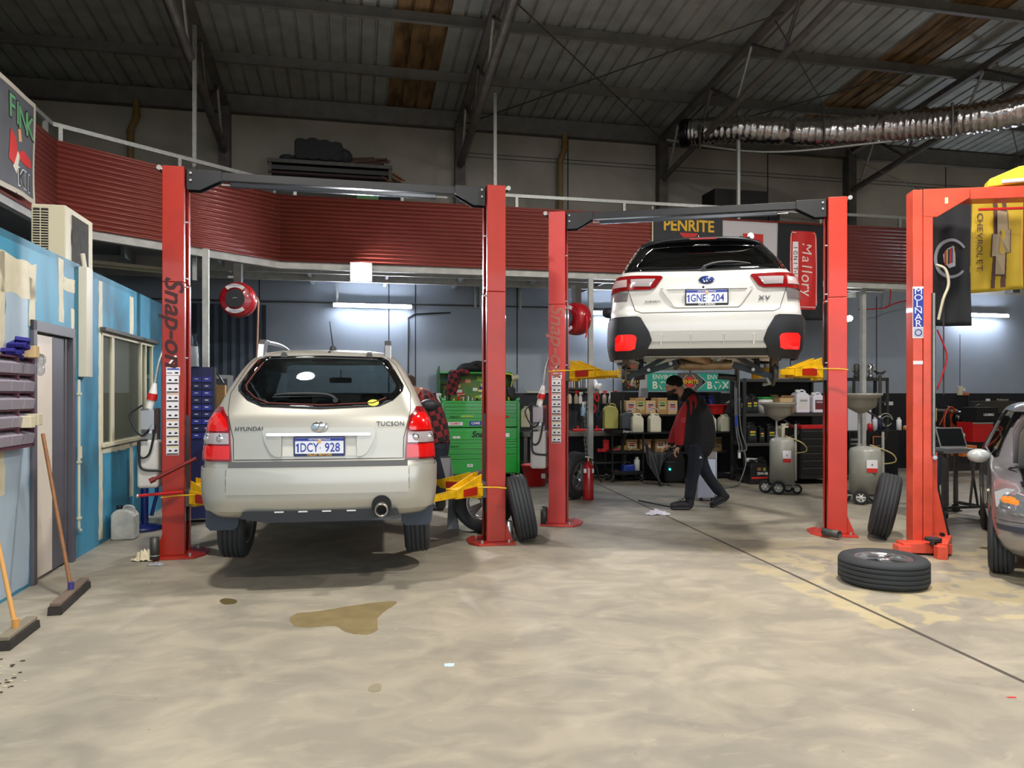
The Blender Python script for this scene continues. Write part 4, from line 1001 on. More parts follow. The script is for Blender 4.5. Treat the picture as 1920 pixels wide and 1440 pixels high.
# plate recess frame
mb = MB(); SU.patch(mb, [(-.42, 1.01), (-.38, 1.12), (.38, 1.12), (.42, 1.01), (.38, .995), (-.38, .995)], 'rear', pearl, .0, .012, .05); 
SU.patch(mb, [(-.42, 1.0), (-.30, .83), (-.27, .82), (-.29, .86), (-.37, .995)], 'rear', pearl, .0, .014, .05); SU.patch(mb, [(.42, 1.0), (.30, .83), (.27, .82), (.29, .86), (.37, .995)][::-1], 'rear', pearl, .0, .014, .05); SU.patch(mb, [(-.29, .82), (.29, .82), (.29, .835), (-.29, .835)], 'rear', pearl, .0, .012, .05)
mb.build('plate_surround', sub, bevel=.004)
plate(sub, .0, SU.rearY(0, .9) - .012, .915, 0, ('1GNE', '204'), 'CITY SUBARU', blk, inkw)
mb = MB(); mb.lathe([(.0, 0), (.062, 0), (.066, .005), (.066, .01), (.060, .014), (0, .014)], chrome, 28, axis='Y'); mb.v = [Vector((p.x * 1.12, -p.y, p.z * .66)) for p in mb.v]
k_ = len(mb.v); mb.lathe([(0, .0), (.056, 0), (.056, .002), (0, .002)], mat('emblem_blue', '#24408c', .2, .3, 1), 28, axis='Y'); mb.v[k_:] = [Vector((p.x * 1.12, -.015 - p.y, p.z * .64)) for p in mb.v[k_:]]
for x, z, r_ in ((-.03, .006, .009), (-.005, .013, .006), (.02, .008, .006), (.035, -.004, .006), (.005, -.012, .006), (-.02, -.014, .006)): mb.ball((x, -.019, z), (r_, .003, r_), chrome, 8, 6)
mb.v = [p + Vector((0, SU.rearY(0, 1.06) - .004, 1.075)) for p in mb.v]; mb.build('emblem', sub)
ctext(SU, 'XV', .055, bd, .52, .90, .01, .1, 1.2, 1.3).build('badge', sub); ctext(SU, 'SUBARU', .022, bd, -.50, .885, .01, 0, 1.2, 1.5).build('badge', sub)
mb = MB(); mb.ball((-.03, SU.rearY(0, 1.0) - .012, 1.01), .012, blk); mb.build('reversing_camera', sub)
for sg in (-1, 1):
    tf = (lambda P: P) if sg > 0 else mirror
    mb = MB(); SU.patch(mb, tf([(.42, 1.135), (.40, 1.12), (.47, 1.02), (.52, 1.0), (.74, 1.0), (1.02, .985), (1.06, 1.0), (1.07, 1.08), (.98, 1.155), (.72, 1.15)]), 'arc', tredd, .001, .016, .04); tl = mb.build('tail_light', sub, bevel=.004)
    mb = MB(); SU.patch(mb, tf([(.47, 1.105), (.52, 1.03), (.69, 1.035), (.70, 1.11)]), 'arc', tclr, .016, .006, .035, bulge=.003); SU.patch(mb, tf([(.74, 1.035), (.74, 1.11), (.93, 1.115), (.98, 1.04)]), 'arc', mat('led_lens', '#c8b0b0', .15, .2, 1), .016, .006, .035, bulge=.003); mb.build('clear_lens', tl)
    mb = MB(); SU.patch(mb, tf([(.74, .90), (.73, .98), (1.03, .985), (1.0, .91)]), 'arc', mat('grey_lens', '#8a8486', .12, .4, 1), .001, .012, .035); mb.build('reverse_lens', tl)
    # black bumper corner with fog light
    mb = MB(); SU.patch(mb, tf([(.575, .36), (.505, .515), (.535, .60), (.61, .73), (.64, .742), (.90, .742), (.935, .72), (1.25, .66), (1.25, .34), (.6, .34)]), 'arc', plk, .006, .02, .045); pc = mb.build('bumper_corner', sub, bevel=.004)
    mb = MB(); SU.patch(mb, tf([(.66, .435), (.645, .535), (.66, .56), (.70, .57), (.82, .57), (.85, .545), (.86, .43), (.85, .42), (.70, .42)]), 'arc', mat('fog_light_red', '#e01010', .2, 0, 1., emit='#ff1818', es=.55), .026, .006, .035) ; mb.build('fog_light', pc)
mb = MB(); SU.patch(mb, [(-.56, .50), (.56, .50), (.61, .58), (.58, .60), (-.58, .60), (-.61, .58)], 'rear', pearl, .0, .016, .06)
SU.patch(mb, [(-.58, .475), (-.58, .44), (-.5, .435), (.5, .435), (.58, .44), (.58, .475)][::-1], 'rear', pearl, .002, .016, .06)
for x in (-.42, -.15, .15, .42): mb.tube([rp(x, .47, .01, SU), rp(x, .565, .018, SU)], .010, pearl, 8)
mb.build('rear_bumper', sub, bevel=.005)
for sg in (-1, 1):
    mb = MB(); arc = [((.92 + .40 * math.cos(R(a))), (.36 + .40 * math.sin(R(a)))) for a in range(-10, 191, 10)] + [((.92 + .46 * math.cos(R(a))), (.36 + .46 * math.sin(R(a)))) for a in range(190, -11, -10)]
    arc = [(max(p[0], .30), max(p[1], .37)) for p in arc]
    SU.patch(mb, arc, 'left' if sg < 0 else 'right', plk, .003, .012, .06); 
    mb.build('arch_cladding', sub)
    mb = MB(); mb.ball((sg * .985, 3.0, 1.10), (.10, .07, .07), plk if sg < 0 else pearl, 16, 10); mb.bx(min(sg * .86, sg * .93), max(sg * .86, sg * .93), 2.97, 3.03, 1.05, 1.09, plk); mb.build('door_mirror', sub)
    mb = MB(); mb.tube([(sg * .50, .80, 1.58), (sg * .50, .92, 1.63), (sg * .50, 1.6, 1.65), (sg * .50, 2.3, 1.62), (sg * .50, 2.4, 1.56)], .016, plk, 8, sub=4); mb.build('roof_rail', sub)
mb = MB(); mb.add([(-.02, .86, 1.58), (.02, .86, 1.58), (.02, 1.02, 1.59), (-.02, 1.02, 1.59), (0, .90, 1.68), (0, .96, 1.65)], [(0, 1, 4), (1, 2, 5, 4), (2, 3, 5), (3, 0, 4, 5), (3, 2, 1, 0)], pearl); mb.build('fin_antenna', sub, bevel=.004)
mb = MB(); mb.ball((.42, .80, 1.60), (.035, .05, .03), plk); mb.build('roof_rack_mount', sub)
mb = MB(); SU.patch(mb, [(-.62, .368), (.62, .368), (.60, .432), (-.60, .432)], 'rear', plk, .0, .010, .06); mb.build('valance', sub)
# underside
und = mat('underbody_black', '#1b1c1e', .75, bump=.2, bscale=15); rust = mat('exhaust_tan', '#8a7052', .45, .6, var=.25, vscale=9); arm_m = mat('suspension_grey', '#3f4449', .55, .3)
mb = MB(); mb.bx(-.80, .80, .34, 4.1, .27, .37, und); mb.bx(-.36, .36, .10, .5, .31, .40, mat('muffler_tan', '#6e6254', .5, .4, var=.2, vscale=8)); mb.bx(-.85, -.5, .28, .6, .30, .42, und); mb.bx(.5, .85, .28, .6, .30, .42, und); mb.build('underbody', sub, bevel=.02)
mb = MB(); mb.tube([(-.50, .22, .32), (-.38, .30, .27), (-.12, .40, .20), (.02, .46, .17), (.05, .60, .17), (-.10, .8, .18), (-.15, 1.6, .2), (-.1, 3.2, .2)], .038, rust, 12, sub=5); mb.tube([(-.16, .62, .13), (.30, .62, .13)], .05, rust, 12); mb.build('exhaust', sub)
mb = MB(); mb.ball((.155, .62, .235), (.11, .14, .085), mat('diff_alloy', '#9a9894', .35, .8, bump=.3, bscale=20), 18, 12)
for a in range(0, 360, 45): mb.cyl((.155 + .085 * math.cos(R(a)), .53, .235 + .062 * math.sin(R(a))), (.155 + .085 * math.cos(R(a)), .49, .235 + .062 * math.sin(R(a))), .01, galv, n=8)
mb.build('differential', sub)
for sg in (-1, 1):
    mb = MB(); ringbox(mb, (sg * .22, .70, .20), (sg * .74, .86, .05), .07, .06, .07, .05, arm_m); ringbox(mb, (sg * .18, 1.0, .22), (sg * .72, .96, .06), .05, .05, .05, .04, arm_m); mb.cyl((sg * .30, .66, .185), (sg * .30, .64, .185), .02, galv, n=10); mb.cyl((sg * .52, .70, .12), (sg * .52, .68, .12), .018, galv, n=10)
    ringbox(mb, (sg * .26, .55, .30), (sg * .62, .75, .10), .035, .04, .04, .04, arm_m); mb.build('control_arm', sub)
    mb = MB(); mb.cyl((sg * .60, .92, .10), (sg * .58, .94, .45), .028, arm_m, n=12); mb.cyl((sg * .60, .92, .08), (sg * .60, .92, .22), .018, wht, n=10)
    mb.tube([(sg * .6 + .06 * math.cos(i * .9), .92 + .06 * math.sin(i * .9), .2 + i * .012) for i in range(24)], .008, blk, 6); mb.build('strut', sub)
    mb = MB(); mb.cyl((sg * .74, .92, .10), (sg * .765, .92, .10), .145, stl, n=32); mb.cyl((sg * .76, .92, .10), (sg * .80, .92, .10), .07, stl, n=20)
    for a in range(0, 360, 72): mb.cyl((sg * .79, .92 + .05 * math.cos(R(a)), .10 + .05 * math.sin(R(a))), (sg * .83, .92 + .05 * math.cos(R(a)), .10 + .05 * math.sin(R(a))), .007, galv, n=6)
    mb.bx(min(sg * .72, sg * .79), max(sg * .72, sg * .79), .80, .92, .16, .26, mat('caliper', '#6a5a48', .6, .4)); mb.tube([(sg * .68, .84, .04), (sg * .70, .80, -.02), (sg * .66, .90, -.03)], .02, galv, 8); mb.build('brake_hub', sub)
    mb = MB(); mb.cyl((sg * .74, 3.58, .10), (sg * .765, 3.58, .10), .15, stl, n=32); mb.cyl((sg * .5, 3.58, .12), (sg * .76, 3.58, .10), .04, stl, n=12); mb.build('front_hub', sub)
mb = MB(); 
for x in (-.36, .36): seat(mb, x, 1.95, .46, .55, .60)
for x in (-.36, .0, .36): seat(mb, x, 1.0, .36, .50, .58)
mb.bx(-.7, .7, 2.8, 3.1, .72, .98, blk2); mb.build('seats', sub, bevel=.01)

for c_ in bpy.data.objects:
    if c_.parent == sub and c_.name.split('.')[0] in ('underbody', 'exhaust', 'differential', 'control_arm', 'strut', 'brake_hub', 'front_hub'): c_.location.z = .17 if c_.name[:3] in ('exh', 'dif') else .135
# ---------------------------------------------------------------- silver hatchback (right edge, facing the camera, bonnet up)
silv = mat('silver_paint', '#9c9a9e', .28, .6, 1.)
GE = CarForm([
    (.22, .74, .10, 3.62, .30, .22, .34, .22, .03, .10),
    (.30, .80, .04, 3.72, .28, .22, .34, .26, .04, .13),
    (.42, .822, .00, 3.80, .26, .22, .34, .28, .05, .15),
    (.55, .830, .00, 3.81, .24, .22, .34, .30, .05, .16),
    (.66, .832, .03, 3.76, .22, .20, .34, .30, .05, .16),
    (.78, .828, .05, 3.62, .20, .18, .34, .34, .045, .16),
    (.87, .82, .06, 3.40, .20, .18, .30, .34, .045, .16),
    (.93, .80, .08, 2.85, .20, .17, .35, .30, .045, .12),
    (1.00, .775, .12, 2.76, .20, .17, .35, .3, .045, .14),
    (1.15, .705, .20, 2.52, .20, .16, .3, .25, .045, .14),
    (1.30, .635, .28, 2.25, .20, .16, .3, .2, .045, .14),
    (1.40, .58, .36, 2.05, .20, .18, .3, .2, .045, .12),
    (1.46, .49, .50, 1.85, .25, .22, .3, .25, .04, .12),
    (1.485, .30, .85, 1.5, .15, .2, .15, .2, .02, .05)], (.68, 3.13), .29, .012)
gr = R(149.3)
get = thing('car', 'silver hatchback cut off by the right edge, parked on the floor with its bonnet up', 'car', (6.50, 8.83, 0), gr)
gwin = [(.75, .96), (2.55, .96), (2.35, 1.1), (1.98, 1.38), (.85, 1.38), (.62, 1.25)]
gws = [(-.62, .98), (.62, .98), (.50, 1.38), (-.50, 1.38)]
mbb = MB(); mbb.bx(-.60, .60, 2.95, 3.58, .45, 1.5, blk2)
car_body(GE, silv, .05, get, [mcut(gwin, -1.2, 1.2, 'yz'), mcut(gws, 1.8, 3.2, 'xz'), mbb], (.325, .0))
for sname in ('left', 'right'): mb = MB(); GE.patch(mb, gwin, sname, glass('side_glass', '#70787c', .02, .1), -.02, .004, .08); mb.build('side_window', get)
mb = MB(); GE.patch(mb, gws, 'front', glass('clear_glass'), -.012, .004); mb.build('windscreen', get)
for sg in (-1, 1):
    car_wheel(get, sg * .735, 3.13, .29, (0 if sg > 0 else math.pi) + R(-4), .29, .185); car_wheel(get, sg * .735, .68, .29, 0 if sg > 0 else math.pi, .29, .185)
    mb = MB(); mb.prism([(x * sg, z) for x, z in [(.30, .64), (.36, .55), (.70, .57), (.79, .62), (.80, .74), (.72, .775), (.50, .75)]], 3.36, 3.50, mat('headlamp_chrome', '#c8ccd0', .12, .8), 'xz'); 
    hp = [(.34, .64), (.40, .56), (.66, .575), (.76, .62), (.775, .72), (.70, .755), (.50, .735)]
    hp = hp if sg > 0 else mirror(hp)
    GE.patch(mb, hp, 'front', mat('headlamp_lens', '#b4bcc2', .08, .75, 1.), .004, .012, .03, bulge=.01); hl = mb.build('headlight', get)
    ip = [(.63, .665), (.66, .65), (.75, .665), (.765, .70), (.69, .725), (.64, .70)]; ip = ip if sg > 0 else mirror(ip)
    mb = MB(); GE.patch(mb, ip, 'front', mat('indicator_amber', '#e08030', .15, 0, 1., emit='#e07820', es=.15), .016, .008, .02, bulge=.004); mb.ball((sg * .52, GE.frontY(.52, .65) + .01, .655), (.055, .03, .055), chrome, 14, 10); mb.build('indicator', hl)
    mb = MB(); mb.ball((sg * .885, 2.32, .955), (.10, .06, .068), mat('mirror_pale', '#c6cac8', .3, .2, .6), 18, 12); mb.bx(min(sg * .78, sg * .88), max(sg * .78, sg * .85), 2.28, 2.34, .92, .95, blk); mb.build('door_mirror', get)
mb = MB(); GE.patch(mb, [(-.78, .44), (.78, .44), (.79, .485), (-.79, .485)], 'front', mat('bumper_rub_strip', '#3a3e48', .5), .003, .015, .05); GE.patch(mb, [(-.5, .30), (.5, .30), (.52, .40), (-.52, .40)], 'front', blk2, .002, .006, .06); mb.build('bumper_strip', get)
mb = MB(); GE.seam(mb, [(-.80, .52), (.80, .52)], 'front', gapm)
GE.seam(mb, [(2.62, .35), (2.66, .6), (2.60, .90)], 'right', gapm); GE.seam(mb, [(1.5, .3), (1.5, .93)], 'right', gapm); GE.seam(mb, [(.9, .92), (2.6, .91)], 'right', gapm); mb.build('panel_gap', get)
mb = MB(); mb.ball((GE.sideX(2.86, .68) + .004, 2.86, .68), (.01, .022, .014), mat('side_repeater', '#e8dcc8', .3)); mb.build('side_repeater', get)
# bonnet, propped open, pale underside with strengthening ribs
hm = Matrix.Translation((0, 2.84, .93)) @ Matrix.Rotation(R(36), 4, 'X')
und2 = mat('bonnet_underside', '#9a9a92', .5, .2)
mb = MB(hm); mb.prism([(-.64, 0), (.64, 0), (.66, .5), (.58, .80), (.3, .86), (-.3, .86), (-.58, .80), (-.66, .5)], 0.0, .02, silv, 'xy'); 
mb.prism([(-.60, .03), (.60, .03), (.61, .5), (.54, .76), (-.54, .76), (-.61, .5)], -.03, 0, und2, 'xy')
for a, b in (((-.45, .1), (-.2, .7)), ((.45, .1), (.2, .7)), ((-.5, .4), (.5, .4))): mb.tube([(a[0], a[1], -.035), (b[0], b[1], -.035)], .03, und2, 8)
for x, y in ((.5, .2), (.52, .35), (.48, .55), (.3, .2), (0, .2)): mb.cyl((x, y, -.034), (x, y, -.03), .018, blk2, n=10)
mb.build('bonnet', get, bevel=.006)
mb = MB(); mb.tube([(-.58, 2.96, .905), (.58, 2.96, .905), (.62, 3.2, .87), (.60, 3.5, .80)], .012, blk, 6, sub=4); mb.bx(-.3, .25, 3.0, 3.4, .55, .86, mat('engine_cover', '#2b2d30', .5)); mb.bx(.30, .5, 3.05, 3.3, .6, .85, blk); mb.cyl((-.42, 3.2, .6), (-.42, 3.2, .88), .09, mat('reservoir', '#a8a890', .4), n=16); mb.cyl((.42, 3.42, .6), (.42, 3.42, .82), .05, chrome, n=14); mb.tube([(-.2, 3.4, .8), (.1, 3.5, .75), (.4, 3.4, .8)], .03, rub, 8, sub=5); mb.build('engine', get, bevel=.01)
# ================================================================ people
skin = mat('skin', '#b98a70', .55); hairm = mat('beard_hair', '#3a2c24', .9)
navy = mat('navy_denim', '#161c28', .85, bump=.2, bscale=60); jblk = mat('black_jacket', '#0d0d10', .8, bump=.15, bscale=30); jred = mat('red_jacket_panel', '#a01018', .7); bootm = mat('boot_leather', '#202022', .6, bump=.2, bscale=50)
def limb(mb, pts, rads, m, n=14):
    # pts world points, rads (across, along-view) pairs
    P = [Vector(p) for p in pts]; Rr = [(r, r) if isinstance(r, (int, float)) else r for r in rads]
    Q = crom(P, 4); S = []
    for i in range(len(P) - 1):
        for j in range(4): t = j / 4; S.append((Rr[i][0] * (1 - t) + Rr[i + 1][0] * t, Rr[i][1] * (1 - t) + Rr[i + 1][1] * t))
    S.append(Rr[-1]); rs = []
    side = Vector((0, 1, 0))
    for k in range(len(Q)):
        a = Q[max(0, k - 1)]; b = Q[min(len(Q) - 1, k + 1)]; d = (b - a).normalized()
        s = (side - d * side.dot(d)).normalized() if abs(d.y) < .95 else Vector((1, 0, 0)); u = d.cross(s)
        rs.append([Q[k] + u * math.cos(2 * math.pi * i / n) * S[k][0] + s * math.sin(2 * math.pi * i / n) * S[k][1] for i in range(n)])
    mb.ring(rs, m); mb.ball(P[0], (min(Rr[0]),) * 3, m, 12, 8); mb.ball(P[-1], (min(Rr[-1]),) * 3, m, 12, 8)
def fuse(mb, name, parent, vox, sm=3):
    o = mb.build(name, parent)
    r = o.modifiers.new('r', 'REMESH'); r.mode = 'VOXEL'; r.voxel_size = vox; r.use_smooth_shade = True
    s = o.modifiers.new('s', 'SMOOTH'); s.factor = .5; s.iterations = sm
    bpy.context.view_layer.update()
    me = bpy.data.meshes.new_from_object(o.evaluated_get(bpy.context.evaluated_depsgraph_get())); o.modifiers.clear(); o.data = me
    for p in me.polygons: p.use_smooth = True
    return o
def paint(o, m, fn):
    o.data.materials.append(m); k = len(o.data.materials) - 1
    for p in o.data.polygons:
        if fn(p.center): p.material_index = k

# walking mechanic, local frame: x right in view, -x the way he walks, y away, z up. Origin: floor between the feet.
WY = 10.15
man = thing('person', 'person in black and red jacket and beanie walking bent under the raised white wagon', 'person', gp(1300, WY))
S_ = WY / F
def w(px, py, y=0): return Vector(((px - 1300) * S_ , y, (955 - py) * S_ * 1.0 ))
mb = MB()
# torso, neck, head, arms, legs, all one body
limb(mb, [w(1308, 845), w(1308, 815), w(1304, 780), w(1296, 752)], [(.13, .17), (.13, .155), (.15, .18), (.11, .16)], skin)
limb(mb, [w(1293, 756), w(1277, 737), w(1268, 728)], [.062, .055, .055], skin)
hd = w(1263, 724)
mb.ball(hd, (.098, .078, .112), skin, 18, 14); mb.ball(hd + Vector((-.035, 0, -.065)), (.062, .055, .055), skin, 14, 10)
mb.ball(hd + Vector((-.10, 0, -.025)), (.022, .014, .028), skin, 10, 8)            # nose
mb.ball(hd + Vector((-.09, 0, -.068)), (.016, .024, .008), skin, 8, 6); mb.ball(hd + Vector((-.09, 0, -.082)), (.016, .022, .009), skin, 8, 6)
for s in (-1, 1): mb.ball(hd + Vector((.005, s * .078, -.02)), (.020, .010, .030), skin, 10, 8)
for s in (-1, 1): mb.ball(hd + Vector((-.082, s * .03, .02)), (.018, .022, .010), skin, 8, 6)
near = [w(1291, 758, -.22), w(1271, 782, -.27), w(1266, 806, -.275), w(1266, 836, -.25)]
limb(mb, near, [.05, .042, .036, .028], skin)
far = [w(1292, 760, .20), w(1284, 790, .24), w(1272, 815, .22), w(1262, 838, .18)]
limb(mb, far, [.055, .045, .036, .028], skin)
def hand(base, d, sy):
    d = d.normalized(); up = Vector((0, 0, 1)); sd = Vector((0, 1, 0))
    nrm = d.cross(sd).normalized()
    limb(mb, [base, base + d * .045, base + d * .085], [(.016, .036), (.018, .042), (.014, .040)], skin, 10)
    for i, ln in enumerate((.070, .078, .072, .055)):
        b0 = base + d * .085 + sd * (-.032 + i * .0215); k1 = b0 + d * ln * .5 - nrm * .012 * sy; k2 = k1 + d * ln * .25 - nrm * .03 * sy; k3 = k2 - nrm * .018 * sy
        limb(mb, [b0, k1, k2, k3], [.0095, .009, .0085, .007], skin, 8)
    tb = base + d * .03 - sd * .036
    limb(mb, [tb, tb + d * .03 - sd * .018 - nrm * .015 * sy, tb + d * .055 - sd * .012 - nrm * .035 * sy], [.0115, .010, .008], skin, 8)
hand(w(1266, 835, -.25), Vector((-.55, 0, -.7)), -1); hand(w(1262, 838, .18), Vector((-.8, .0, -.3)), -1)
for hipx, leg in ((1302, [w(1302, 835, -.09), w(1296, 885, -.09), w(1289, 932, -.09)]), (1314, [w(1314, 835, .09), w(1322, 884, .09), w(1350, 925, .09)])):
    limb(mb, leg, [.085, .06, .045], skin)
bodyo = fuse(mb, 'body', man, .007, 2)
mb = MB()
for s in (-1, 1): mb.ball(hd + Vector((-.093, s * .03, .010)), (.010, .013, .009), inkw, 8, 6); mb.ball(hd + Vector((-.101, s * .03, .010)), (.004, .006, .006), ink, 8, 6)
mb.build('eyes', man)
mb = MB(); mb.ball(hd + Vector((-.042, 0, -.088)), (.054, .060, .042), hairm, 14, 10); mb.ball(hd + Vector((-.005, 0, -.062)), (.05, .080, .034), hairm, 14, 10); o = fuse(mb, 'beard', man, .008, 2)
mb = MB(); mb.ball(hd + Vector((.012, 0, .045)), (.115, .098, .095), mat('beanie_wool', '#0c0c0e', .95, bump=.4, bscale=90), 18, 12); mb.lathe([(.10, -.02), (.108, -.015), (.108, .03), (.10, .035)], mat('beanie_wool'), 24, c=hd + Vector((.008, 0, .03)), close=True); mb.build('beanie', man)
# jacket: collar high at the neck, hem at the hip
mb = MB()
limb(mb, [w(1310, 836), w(1313, 815), w(1310, 785), w(1301, 757), w(1290, 740)], [(.215, .20), (.21, .205), (.19, .22), (.145, .205), (.085, .09)], jblk, 18)
limb(mb, [w(1297, 752, -.14), w(1284, 762, -.25), w(1270, 784, -.285), w(1266, 808, -.285), w(1266, 831, -.26)], [.085, .085, .078, .07, .058], jblk)
limb(mb, [w(1297, 755, .12), w(1291, 766, .22), w(1284, 790, .255), w(1272, 815, .235), w(1264, 834, .19)], [.085, .085, .078, .065, .055], jblk)
limb(mb, [w(1284, 742), w(1290, 748)], [(.075, .085), (.09, .10)], jblk)
jk = fuse(mb, 'jacket', man, .010, 3)
def inred(c):
    x = c.x / S_ + 1300; y = 955 - c.z / S_
    if y < 736 or y > 833: return False
    front = x < (1275.5 + 1.2 * math.sin((y - 740) / 14)) and y < 833
    if front: return True
    if c.y < -.12:
        t = (y - 738) / 62
        if 0 < t < 1:
            l = 1279 + 3 * (1 - t) + 5 * t; r_ = 1298 - 13 * t * t
            if l < x < r_ and math.sin(t * math.pi) > .02: 
                return not (abs(x - 1289.5) < 1.8 + 2.5 * t and t > .25)
    return False
paint(jk, jred, inred)
mb = MB(); 
for z, wd in ((.0, .085), (-.02, .10), (-.036, .09), (-.05, .07)): mb.box(w(1270, 784) + Vector((-.0, -.362, z)), (wd * .7, .004, .007), mat('embroidery', '#b8605c', .8))
mb.build('embroidery', jk)
# trousers
mb = MB()
limb(mb, [w(1308, 822), w(1308, 845)], [(.175, .18), (.155, .175)], navy, 18)
limb(mb, [w(1303, 838, -.085), w(1300, 870, -.10), w(1294, 900, -.10), w(1290, 930, -.10)], [(.115, .12), (.098, .10), (.078, .08), (.072, .075)], navy)
limb(mb, [w(1313, 838, .085), w(1318, 868, .10), w(1331, 895, .10), w(1350, 922, .10)], [(.115, .12), (.098, .10), (.078, .08), (.070, .072)], navy)
fuse(mb, 'trousers', man, .010, 3)
mb = MB(); mb.prism([(-.02, -.015), (.02, -.015), (0, .02)], -.003, .003, wht, 'xz'); mb.v = [p + w(1306, 856, -.215) for p in mb.v]; mb.build('logo', man)
# boots
def boot(an, toe, heel, nm):
    mb = MB(); limb(mb, [an + (an - heel) * .9, an, heel.lerp(an, .35)], [(.062, .06), (.062, .058), (.058, .05)], bootm)
    limb(mb, [heel + Vector((0, 0, .045)), heel.lerp(toe, .5) + Vector((0, 0, .055)), toe + Vector((.02, 0, .04))], [(.045, .045), (.052, .052), (.042, .050)], bootm)
    limb(mb, [heel, heel.lerp(toe, .5), toe], [(.016, .046), (.016, .052), (.014, .046)], bootm)
    b_ = fuse(mb, nm, man, .008, 1); mb = MB()
    for k in range(4): c_ = an.lerp(toe, .12 + k * .13) + Vector((-.035 + k * .004, -.0, .028 - k * .002)); mb.tube([c_ + Vector((0, -.045, -.01)), c_ + Vector((-.012, 0, .012)), c_ + Vector((0, .045, -.01))], .005, rub, 6, sub=3)
    mb.build('laces', b_); return b_
b1 = boot(w(1290, 934, -.1), w(1256, 949, -.1) + Vector((0, 0, -.025)), w(1290, 951, -.1) + Vector((0, 0, -.01)), 'boot')
b2 = boot(w(1357, 927, .1), w(1337, 955, .1) + Vector((0, 0, .01)), w(1366, 940, .1), 'boot')
# the dark mat he carries
matm = mat('dark_rubber_sheet', '#2a2d30', .55, bump=.2, bscale=12)
t = thing('floor_mat', 'dark rubber sheet held drooping in the walking person\'s hand beside the black trolley', 'mat', gp(1238, WY, 0))
mb = MB(); vs = []; K = 14; J = 10
def wm(px, py, y): return Vector(((px - 1238) * S_, y, CH + (740 - py) * S_))
top = [wm(1262, 846, .05), wm(1240, 849, -.02), wm(1222, 843, .06), wm(1209, 828, .0)]
bot = [wm(1240, 870, .03), wm(1234, 905, .05), wm(1238, 909, -.03), wm(1214, 868, .02)]
T_ = crom(top, 5); B_ = crom(bot, 5)
n = len(T_)
for j in range(J + 1):
    for i in range(n):
        p = T_[i].lerp(B_[i], j / J); p.y += .04 * math.sin(i * 1.1) * (j / J + .3); vs.append(p)
mb.add(vs, [(j * n + i, j * n + i + 1, (j + 1) * n + i + 1, (j + 1) * n + i) for j in range(J) for i in range(n - 1)], matm, True)
o = mb.build('sheet', t, fixn=False); sd = o.modifiers.new('s', 'SOLIDIFY'); sd.thickness = .008

# second mechanic in a red check shirt, bent over behind the gold wagon's right side
plaid = bpy.data.materials.new('red_black_check'); plaid.use_nodes = True
nt = plaid.node_tree; N = nt.nodes; L = nt.links; tc = N.new('ShaderNodeTexCoord'); ck = N.new('ShaderNodeTexChecker'); ck.inputs['Scale'].default_value = 13
mp = N.new('ShaderNodeMapping'); mp.inputs['Rotation'].default_value = (0, R(18), 0); L.new(tc.outputs['Object'], mp.inputs[0]); L.new(mp.outputs[0], ck.inputs[0]); ck.inputs['Color1'].default_value = lin('#7a2226'); ck.inputs['Color2'].default_value = lin('#1c1418')
L.new(ck.outputs[0], N['Principled BSDF'].inputs['Base Color']); N['Principled BSDF'].inputs['Roughness'].default_value = .9
PY = 10.1; s2 = PY / F
m2 = thing('person', 'person in a red checked shirt leaning over behind the gold wagon\'s right side', 'person', gp(822, PY))
def q(px, py, y=0): return Vector(((px - 822) * s2, y, (955 - py) * s2))
mb = MB()
limb(mb, [q(822, 825), q(812, 785), q(795, 748), q(778, 733)], [(.13, .17), (.13, .17), (.13, .17), (.06, .06)], skin); mb.ball(q(762, 722), (.10, .08, .11), skin, 16, 12); mb.ball(q(752, 718), (.02, .015, .025), skin, 8, 6)
for s in (-1, 1):
    limb(mb, [q(796, 752, s * .18), q(782, 790, s * .22), q(755, 812, s * .2), q(742, 815, s * .2)], [.05, .045, .036, .03], skin)
    for i in range(4): limb(mb, [q(742, 815, s * .2 - .03 + i * .02), q(736, 817, s * .2 - .03 + i * .02), q(731, 820 + i % 2, s * .2 - .03 + i * .02)], [.009, .009, .007], skin, 8)
    limb(mb, [q(742, 815, s * .2 - .03), q(738, 810, s * .2 - .05)], [.011, .009], skin, 8)
    limb(mb, [q(822, 830, s * .09), q(824, 885, s * .1), q(824, 935, s * .1)], [.085, .06, .045], skin)
fuse(mb, 'body', m2, .008, 2)
mb = MB(); limb(mb, [q(823, 830), q(818, 800), q(806, 768), q(794, 745), q(784, 736)], [(.155, .20), (.16, .21), (.17, .22), (.13, .18), (.07, .08)], plaid, 18)
for s in (-1, 1): limb(mb, [q(796, 750, s * .14), q(790, 775, s * .25), q(776, 795, s * .25), q(758, 810, s * .21)], [.08, .075, .065, .055], plaid)
fuse(mb, 'shirt', m2, .011, 3)
mb = MB(); limb(mb, [q(823, 818), q(823, 845)], [(.15, .18), (.14, .17)], navy, 18)
for s in (-1, 1): limb(mb, [q(823, 838, s * .09), q(825, 885, s * .11), q(825, 935, s * .11)], [(.11, .115), (.085, .085), (.07, .07)], navy)
fuse(mb, 'trousers', m2, .011, 3)
for s in (-1, 1):
    mb = MB(); limb(mb, [q(826, 932, s * .11), q(827, 950, s * .11)], [.06, .055], bootm); limb(mb, [q(830, 950, s * .11), q(815, 951, s * .11), q(800, 951, s * .11)], [(.035, .045), (.035, .05), (.03, .045)], bootm); fuse(mb, 'boot', m2, .009, 1)
mb = MB(); mb.ball(q(765, 715), (.108, .088, .10), hairm, 14, 10); mb.build('hair', m2)
